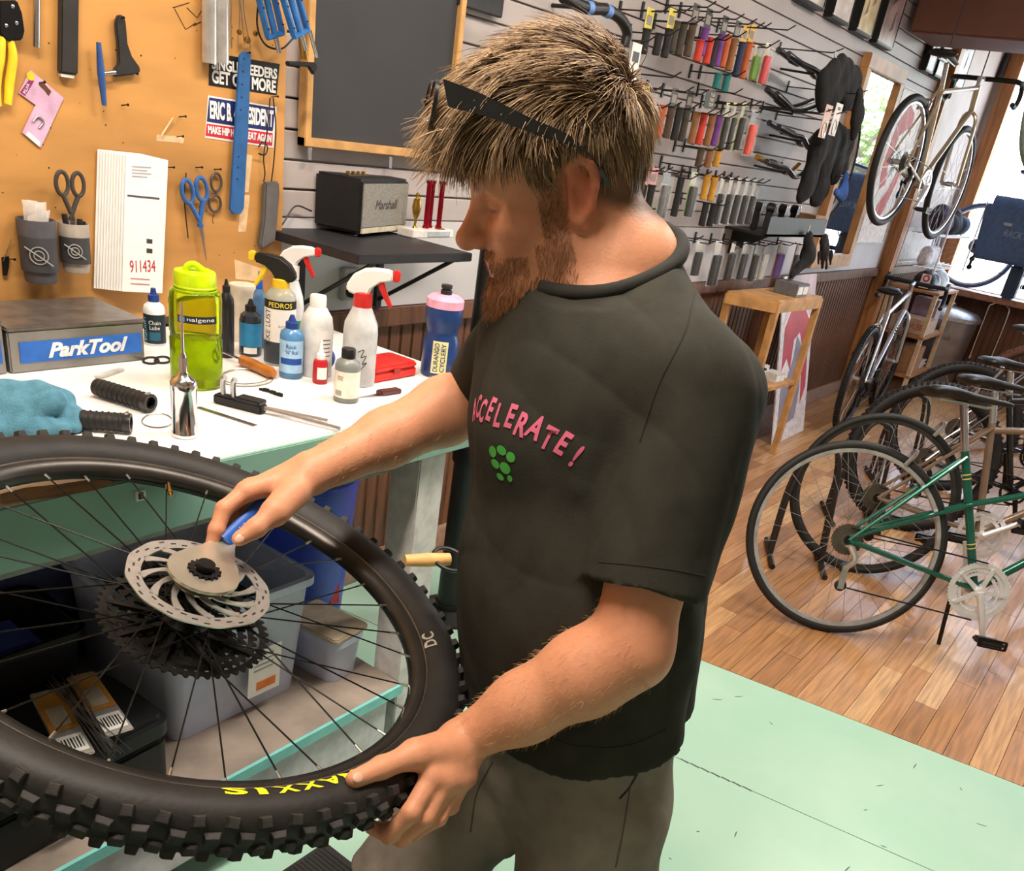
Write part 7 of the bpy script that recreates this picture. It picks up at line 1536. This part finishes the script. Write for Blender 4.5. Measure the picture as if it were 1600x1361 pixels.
# ---------------------------------------------------------------- bicycles
SPK2 = mat('spoke_steel', '#b9b9b8', .35, .9)
def wheel_part(parent, name, c, R, tw, tyre_m, rim_m, ns=28, knobby=False, gum=None):
    mw_ = Matrix.Translation(c) @ Matrix.Rotation(PI / 2, 4, 'X'); rr = R - tw * 1.75
    n = 72; prof = [(rr + .004, -.011), (rr - .012, -.009), (rr - .014, 0), (rr - .012, .009), (rr + .004, .011)]; vs = []; fs = []
    for i in range(n):
        a = 2 * PI * i / n; vs += [(r * math.cos(a), r * math.sin(a), z) for r, z in prof]
    m = len(prof)
    for i in range(n): fs += [(i * m + k, ((i + 1) % n) * m + k, ((i + 1) % n) * m + (k + 1) % m, i * m + (k + 1) % m) for k in range(m)]
    w = ob(name, MB().add(vs, fs), rim_m, parent, mw=mw_)
    ob('tyre', MB().torus(R - tw, tw, 80, 12, sy=.95), tyre_m, w)
    if knobby:
        kb = MB()
        for i in range(84):
            a = 2 * PI * i / 84
            for zz, q in ((-.6, .86), (0, 1.0), (.6, .86)): kb.box((R - tw + tw * q, 0, zz * tw), (.008, .010, .009), Matrix.Rotation(a + (.02 if zz else 0), 4, 'Z'))
        ob('tread_knobs', kb, tyre_m, w, kind='stuff', smooth=0)
    sp_ = MB()
    for i in range(ns):
        a = 2 * PI * i / ns; s = 1 if i % 2 else -1; ah = a + (.9 if (i // 2) % 2 else -.9); sp_.tube([(.022 * math.cos(ah), .022 * math.sin(ah), s * .028), ((rr - .012) * math.cos(a), (rr - .012) * math.sin(a), 0)], .0011, 4)
    ob('spokes', sp_, SPK2, w); ob('hub', MB().lathe([(.006, -.055), (.012, -.05), (.012, -.034), (.026, -.032), (.026, -.027), (.014, -.022), (.014, .022), (.026, .027), (.026, .032), (.012, .034), (.006, .055)], 16), ALU(), w)
    return w
def teethring(T, zz, th, inner):
    ro = T * .0127 / 2 / PI; n = T * 2; ol = [((ro + (.002 if i % 2 else -.002)) * math.cos(2 * PI * i / n), (ro + (.002 if i % 2 else -.002)) * math.sin(2 * PI * i / n)) for i in range(n)]
    return MB().ring(ol, [(inner * ro * math.cos(2 * PI * i / n), inner * ro * math.sin(2 * PI * i / n)) for i in range(n)], th, z0=zz)
def make_bike(label, M, R, col, tw=.016, tyre=None, rim=None, bb=(.45, -.07), st=(.29, .45), htt=(.93, .52), htb=(.96, .40), fx=1.02, saddle=(.27, .60), bar='drop', mixte=None, knobby=False, sadcol='#161616', crank=-1.25, rings=(46, 38, 28), stand=False, name='bicycle', group=None, ringm=None, toptube=True, front=True, detail=True):
    t = thing(name, label, 'bicycle', M=M @ Matrix.Translation((0, 0, -R)), group=group); Z = lambda p, y=0.: Vector((p[0], y, p[1] + R))
    fm = mat('frame_' + col, col, .25, .35, noise=.04, coat=.6); tm = tyre or RUBBER(); rm = rim or ALU()
    wheel_part(t, 'rear_wheel', Z((0, 0)), R, tw, tm, rm, knobby=knobby)
    if front: wheel_part(t, 'front_wheel', Z((fx, 0)), R, tw, tm, rm, knobby=knobby)
    f = MB(); f.tube([Z(bb), Z(st)], .0145, 12); f.tube([Z(bb), Z(htb)], .0155, 12)
    if toptube: f.tube([Z((st[0] + (bb[0] - st[0]) * .06, st[1] - .03)), Z(htt)], .0135, 12)
    f.tube([Z(htb), Z((2 * htt[0] - htb[0] if False else htt[0] - .005, htt[1] + .015))], .018, 12)
    for s in (-1, 1): f.tube([Z(bb, s * .028), Z((0, 0), s * .058)], .009, 8); f.tube([Z((st[0] + (bb[0] - st[0]) * .05, st[1] - .02), s * .014), Z((0, 0), s * .058)], .0075, 8)
    if mixte:
        for s in (-1, 1): f.tube([Z((0, .01), s * .054), Z(mixte, s * .022), Z((htb[0] - .02, htb[1] + .06), s * .012)], .0078, 8)
    f.tube([Z(bb, -.036), Z(bb, .036)], .021, 14); ob('frame', f, fm, t)
    if mixte:
        dz = Vector(Z(st)) - Vector(Z(bb))
        for q in (.30, .33, .80, .83): c = Vector(Z(bb)) + dz * q; ob('gold_band', MB().tube([c, c + dz.normalized() * .004], .0152, 12), pl('#d3b860', .35), t)
    if front:
        fk = MB(); 
        for s in (-1, 1): fk.tube(bez([Z(htb), Z((htb[0] + .01, htb[1] - .06), s * .045), Z((fx - .03, .12), s * .052), Z((fx, 0), s * .052)], 14), .011, 8)
        ob('fork', fk, fm, t)
    d_ = (Vector(Z(st)) - Vector(Z(bb))).normalized(); stop = Vector(Z(saddle)) + Vector((0, 0, -.035)); ob('seatpost', MB().tube([Z(st), stop], .0135, 12), CHROME() if mixte else ALU(), t)
    sx, sz = saddle; sd = Clay(np.array([sx - .18, -.11, sz + R - .08]), np.array([sx + .19, .11, sz + R + .05]), .006)
    sd.cone((sx - .09, -.035, sz + R - .005), (sx - .05, -.02, sz + R), .036, .03, .02, fr=np.eye(3), sc=(1, 1, .55)); sd.cone((sx - .09, .035, sz + R - .005), (sx - .05, .02, sz + R), .036, .03, .02, fr=np.eye(3), sc=(1, 1, .55)); sd.cone((sx - .06, 0, sz + R - .002), (sx + .13, 0, sz + R - .012), .034, .017, .02, fr=np.eye(3), sc=(1, 1, .75)); sd.ell((sx - .1, 0, sz + R - .012), (.03, .07, .026), None, .02)
    sm_, _ = sd.mesh('saddle'); sm_.transform(Matrix.Translation((0, 0, sz + R)) @ Matrix.Diagonal((1.12, 1.05, .72, 1)) @ Matrix.Translation((0, 0, -sz - R)) @ Matrix.Translation((-sx * .107, 0, 0))); so = rawobj('saddle', sm_, pl(sadcol, .5, bump=.1), t, smooth=0); sm_.polygons.foreach_set('use_smooth', [True] * len(sm_.polygons))
    ob('rails', MB().tube([(sx - .09, -.022, sz + R - .03), (sx + .09, -.018, sz + R - .032)], .0035, 6).tube([(sx - .09, .022, sz + R - .03), (sx + .09, .018, sz + R - .032)], .0035, 6), STEEL(), so)
    # drivetrain on the right (-y) side
    ck = ringm or mat('chainring_alloy', '#e6e6ea', .38, .55, noise=.03); b3 = Matrix.Translation(Z(bb, -.045)) @ Matrix.Rotation(PI / 2, 4, 'X')
    cr0 = ob('crankset', MB().lathe([(.012, -.01), (.018, -.008), (.018, .012), (.008, .016)], 16), ck, t, mw=b3)
    for i, T in enumerate(rings): ob('chainring', teethring(T, -.004 - .006 * i, .003, .82), ck, cr0, smooth=0)
    sp = MB()
    for k in range(5): a = crank + 2 * PI * k / 5; sp.prism([(.01 * math.cos(a + 1.4), .01 * math.sin(a + 1.4)), (rings[0] * .00180 * math.cos(a + .06), rings[0] * .00180 * math.sin(a + .06)), (rings[0] * .00180 * math.cos(a - .06), rings[0] * .00180 * math.sin(a - .06)), (.01 * math.cos(a - 1.4), .01 * math.sin(a - 1.4))], .006, None, -.002)
    ob('spider', sp, ck, cr0, smooth=0)
    for s, a in ((1, crank), (-1, crank + PI)):
        z0 = .016 if s == 1 else -.105; e = Vector((.168 * math.cos(a), .168 * math.sin(a), z0)); ob('crank_arm', MB().tube([(0, 0, z0 - .004), e * .5 + Vector((0, 0, z0 * .5)), e], [.014, .011, .011], 10), ck, cr0)
        ob('pedal', MB().box((e.x, e.y, e.z + s * .05), (.085, .022, .075), None), pl('#1c1b1a', .5), cr0, bevel=.006)
        ob('pedal_cage', MB().ring([(e.x + x, e.y + y) for x, y in rounded(.10, .035, 0, .008)], [(e.x + x * .82, e.y + y * .6) for x, y in rounded(.10, .035, 0, .008)], .004, None, e.z + s * .085), DARKM(), cr0, smooth=0)
    cs_ = Matrix.Translation(Z((0, 0), -.030)) @ Matrix.Rotation(PI / 2, 4, 'X')
    cas_ = ob('cassette', MB().lathe([(.018, -.002), (.018, .026)], 16), DARKM(), t, mw=cs_)
    for i, T in enumerate((28, 24, 20, 17, 14)): ob('sprocket', teethring(T, .001 + i * .005, .002, .6), mat('sprocket_worn', '#6b6459', .4, .8), cas_, smooth=0)
    dr = MB(); dr.tube(bez([Z((.01, -.02), -.07), Z((.03, -.06), -.085), Z((.005, -.10), -.075)], 10), .012, 8); dr.box(Z((.012, -.135), -.062), (.022, .008, .085)); 
    ob('derailleur', dr, DARKM() if not mixte else ALU(), t)
    for q in (-.10, -.165): ob('jockey_wheel', MB().lathe([(.018, -.003), (.022, 0), (.018, .003)], 14, Matrix.Translation(Z((.012, q), -.056)) @ Matrix.Rotation(PI / 2, 4, 'X')), BLK, t)
    ch = MB(); r1 = rings[0] * .00202; ch.tube([Z((bb[0], bb[1] + r1), -.052), Z((0, .045), -.05)], .0032, 5); ch.tube([Z((bb[0], bb[1] - r1), -.052), Z((.03, -.17), -.056)], .0032, 5); ob('chain', ch, DARKM(), t)
    for c in ((.03, R - .10 + .06) if False else (st[0] * .55, R * .92),): ob('brake_caliper', MB().tube(bez([Z((c[0] - .05, c[1] - .03), -.03), Z((c[0] - .02, c[1] + .02), -.02), Z((c[0] - .02, c[1] + .02), .02), Z((c[0] - .05, c[1] - .03), .03)], 14), .008, 7), ALU(), t)
    if stand: ob('kickstand', MB().tube([Z((bb[0] - .06, bb[1] - .02), .03), Z((stand[0], stand[1]), stand[2])], .008, 8), DARKM(), t)
    if front:
        h0 = Vector(Z(htt)) + Vector((-.02, 0, .05)); cl_ = h0 + Vector((.09, 0, .015)); ob('stem', MB().tube([Z(htt), h0, cl_], [.013, .015, .013], 10), ALU(), t); BT = pl('#1a1a1b', .6, bump=.1)
        if bar == 'drop':
            for s in (-1, 1): ob('bar_half', MB().tube(bez([cl_, cl_ + Vector((0, s * .14, 0)), cl_ + Vector((.02, s * .20, 0)), cl_ + Vector((.08, s * .21, -.01)), cl_ + Vector((.10, s * .215, -.07)), cl_ + Vector((.05, s * .22, -.13)), cl_ + Vector((-.03, s * .225, -.13))], 32), .0145, 10), BT, t); ob('brake_lever', MB().tube(bez([cl_ + Vector((.08, s * .21, .0)), cl_ + Vector((.12, s * .21, .02)), cl_ + Vector((.13, s * .21, -.03)), cl_ + Vector((.115, s * .21, -.11))], 14), [.014] * 7 + [.007] * (len(bez([(0, 0, 0), (1, 0, 0), (2, 0, 0), (3, 0, 0)], 14)) - 7), 8), pl('#1d1d1e', .4), t)
        else: ob('handlebar', MB().tube(bez([cl_ + Vector((-.08, -.34, .03)), cl_ + Vector((-.03, -.18, .03)), cl_, cl_ + Vector((-.03, .18, .03)), cl_ + Vector((-.08, .34, .03))], 28), .0125, 10), BT, t)
    return t
def bikeM(hub, n=None, f=None, lean=0.):
    """hub position with local x forward, y left"""
    f = Vector(f).normalized(); l = Vector((0, 0, 1)).cross(f).normalized(); u = f.cross(l); Rm = Matrix.Rotation(lean, 4, f)
    l = Rm.to_3x3() @ l; return frame(hub, f, y=l)
GF_ = Vector((.457, -.89, 0)); LN = -math.radians(15.7)
t_ = 3.194; hub = DP(1320.8, 841.2, t_); Rg = .3549
HUB = bikeM(hub, f=GF_, lean=LN)
n_up = HUB.to_3x3() @ Vector((0, 0, 1))
if n_up.dot(Vector((.24, .123, .963))) < .99: HUB = bikeM(hub, f=GF_, lean=-LN)
make_bike('green mixte road bicycle with triple chainring leaning on its kickstand', HUB, Rg, '#0c5a4a', .0165, None, mat('silver_rim', '#d2d2d6', .3, .8), bb=(.485, -.087), st=(.318, .385), htt=(.93, .53), htb=(.985, .38), fx=1.08, saddle=(.27, .575), bar='flat', mixte=(.371, .2), rings=(52, 44, 34), crank=-1.25, stand=(.46, -.335, .10), toptube=False)
make_bike('bronze road bicycle standing behind the green one', bikeM(onz(1366, 774, .338), f=(.46, -.885, 0), lean=-LN if HUB.to_3x3()[2][1] < 0 else LN) if False else bikeM(onz(1366, 774, .340), f=(.46, -.885, 0), lean=(math.radians(9) if (bikeM(hub, f=GF_, lean=.2).to_3x3() @ Vector((0, 0, 1))).x > 0 else -math.radians(9))), .345, '#8a7564', .016, None, mat('dark_rim', '#4a4a4c', .35, .7), bb=(.45, -.07), st=(.36, .38), htt=(.95, .44), htb=(.97, .34), saddle=(.33, .535), bar='drop', rings=(50, 38), crank=.6)
LS = math.radians(6) * (1 if (bikeM(hub, f=GF_, lean=.2).to_3x3() @ Vector((0, 0, 1))).x > 0 else -1)
KB = mat('fat_rubber', '#1c1b1c', .65, bump=.2, bscale=150)
make_bike('black fat-tyred mountain bicycle behind the bronze one', bikeM(onz(1440, 716, .362), f=(.50, -.866, 0), lean=LS), .365, '#1d1d20', .029, KB, mat('black_rim', '#202022', .4, .5), saddle=(.26, .50), st=(.29, .36), htt=(.92, .44), htb=(.95, .36), bar='flat', knobby=True, rings=(34,), ringm=DARKM())
make_bike('black mountain bicycle with white-edged saddle in the rack', bikeM(onz(1490, 668, .358), f=(.50, -.866, 0), lean=LS), .36, '#2a2733', .026, KB, mat('black_rim', '#202022', .4, .5), saddle=(.28, .58), st=(.29, .40), bar='flat', knobby=True, rings=(36, 26), ringm=DARKM(), sadcol='#2a2724')
make_bike('navy bicycle with brown knobbly tyres nearest the dark wainscot', bikeM(onz(1600, 625, .358), f=(.52, -.854, 0), lean=LS), .36, '#1e2a40', .026, mat('brown_tyre', '#6b4636', .7), mat('black_rim', '#202022', .4, .5), bar='flat', knobby=True, rings=(40, 30), ringm=DARKM(), saddle=(.26, .62))
make_bike('silver gravel bicycle parked along the beadboard wall', bikeM(Vector((6.03, 1.54, .345)), f=(.996, .07, 0), lean=0), .345, '#c9c9cd', .022, None, mat('black_rim', '#202022', .4, .5), bar='drop', rings=(46, 30), ringm=DARKM(), saddle=(.25, .56), st=(.29, .42), htt=(.90, .50), htb=(.94, .38), knobby=True)
hh = DP(1403, 253, 5.0)
hang = make_bike('champagne gravel bicycle hung high by the mirror', bikeM(hh, f=(.995, -.075, -.06), lean=0), .345, '#b9a98e', .021, None, mat('silver_rim', '#d2d2d6', .3, .8), bar='drop', rings=(46, 34), crank=-2.2, saddle=(.235, .58), st=(.28, .44), htt=(.90, .54), htb=(.94, .42))
for dx, dz, lb in ((.235, .62, 'saddle'), (.93, .60, 'bars')):
    q = hh + Vector((.995, -.075, -.06)).normalized() * dx + Vector((0, 0, dz)); o = ob('ceiling_strap', MB().tube([(0, 0, CEIL - q.z), (0, 0, 0)], .004, 6).tube([(0, 0, CEIL - q.z), (0, 0, CEIL - q.z - .04)], .012, 8), pl('#3a3531', .6), None, 'ceiling strap holding the champagne bicycle by its ' + lb, 'strap'); o.location = q
h2 = DP(1662, 150, 4.1)
make_bike('seafoam-tyred road bicycle hung under the soffit', bikeM(h2, f=(.97, -.24, 0), lean=0), .34, '#2a2c30', .017, mat('seafoam_tyre', '#7d948a', .6), mat('silver_rim', '#d2d2d6', .3, .8), bar='drop', rings=(50, 34))
for dx, dz, lb in ((.27, .60, 'saddle'), (.93, .58, 'bars')):
    q = h2 + Vector((.97, -.24, 0)) * dx + Vector((0, 0, dz)); o = ob('ceiling_strap', MB().tube([(0, 0, CEIL - q.z), (0, 0, 0)], .004, 6), pl('#3a3531', .6), None, 'ceiling strap holding the seafoam-tyred bicycle by its ' + lb, 'strap'); o.location = q
hw = onx(1525, 386, 8.63); hw.z = SZ + .335
make_bike('touring bicycle on display in the street window', bikeM(hw, f=(.02, -1, 0), lean=0), .335, '#35507c', .016, pl('#4d5f86', .6), mat('silver_rim', '#d2d2d6', .3, .8), bar='drop', rings=(44, 32))
# floor stand hoops straddling the back of three rear wheels, leaning with the bicycles
L9 = LS * 1.5
for hx, f_, le, tw_, lb in ((onz(1366, 774, .340), Vector((.46, -.885, 0)), L9, .016, 'bronze'), (onz(1440, 716, .362), Vector((.50, -.866, 0)), LS, .034, 'fat-tyred black'), (onz(1490, 668, .358), Vector((.50, -.866, 0)), LS, .031, 'white-edged black')):
    f_ = f_.normalized(); u_ = bikeM(hx, f=f_, lean=le).to_3x3() @ Vector((0, 0, 1)); l_ = Vector((0, 0, 1)).cross(f_)
    k_ = u_.dot(l_) / u_.z; g_ = hx - u_ * (hx.z / u_.z); p = g_ - f_ * .235; h = .50; t = thing('bike_stand', 'black steel hoop stand holding the %s bicycle wheel' % lb, 'bike stand', (p.x, p.y, 0), math.atan2(f_.y, f_.x))
    for s in (-1, 1): ob('hoop', MB().tube([(q.x, q.y + k_ * q.z, q.z) for q in bez([(-.12, s * (tw_ + .013), .012), (-.11, s * (tw_ + .013), h * .6), (-.06, s * (tw_ + .013), h * .95), (.0, s * (tw_ + .013), h), (.06, s * (tw_ + .013), h * .85), (.10, s * (tw_ + .013), .012)], 30)], .010, 8), pl('#24211f', .45), t)
    ob('foot', MB().tube([(-.12, -.15, .012), (-.12, .15, .012)], .012, 8).tube([(.10, -.15, .012), (.10, -tw_ - .006, .012)], .012, 8).tube([(.10, .15, .012), (.10, tw_ + .006, .012)], .012, 8), pl('#24211f', .45), t)
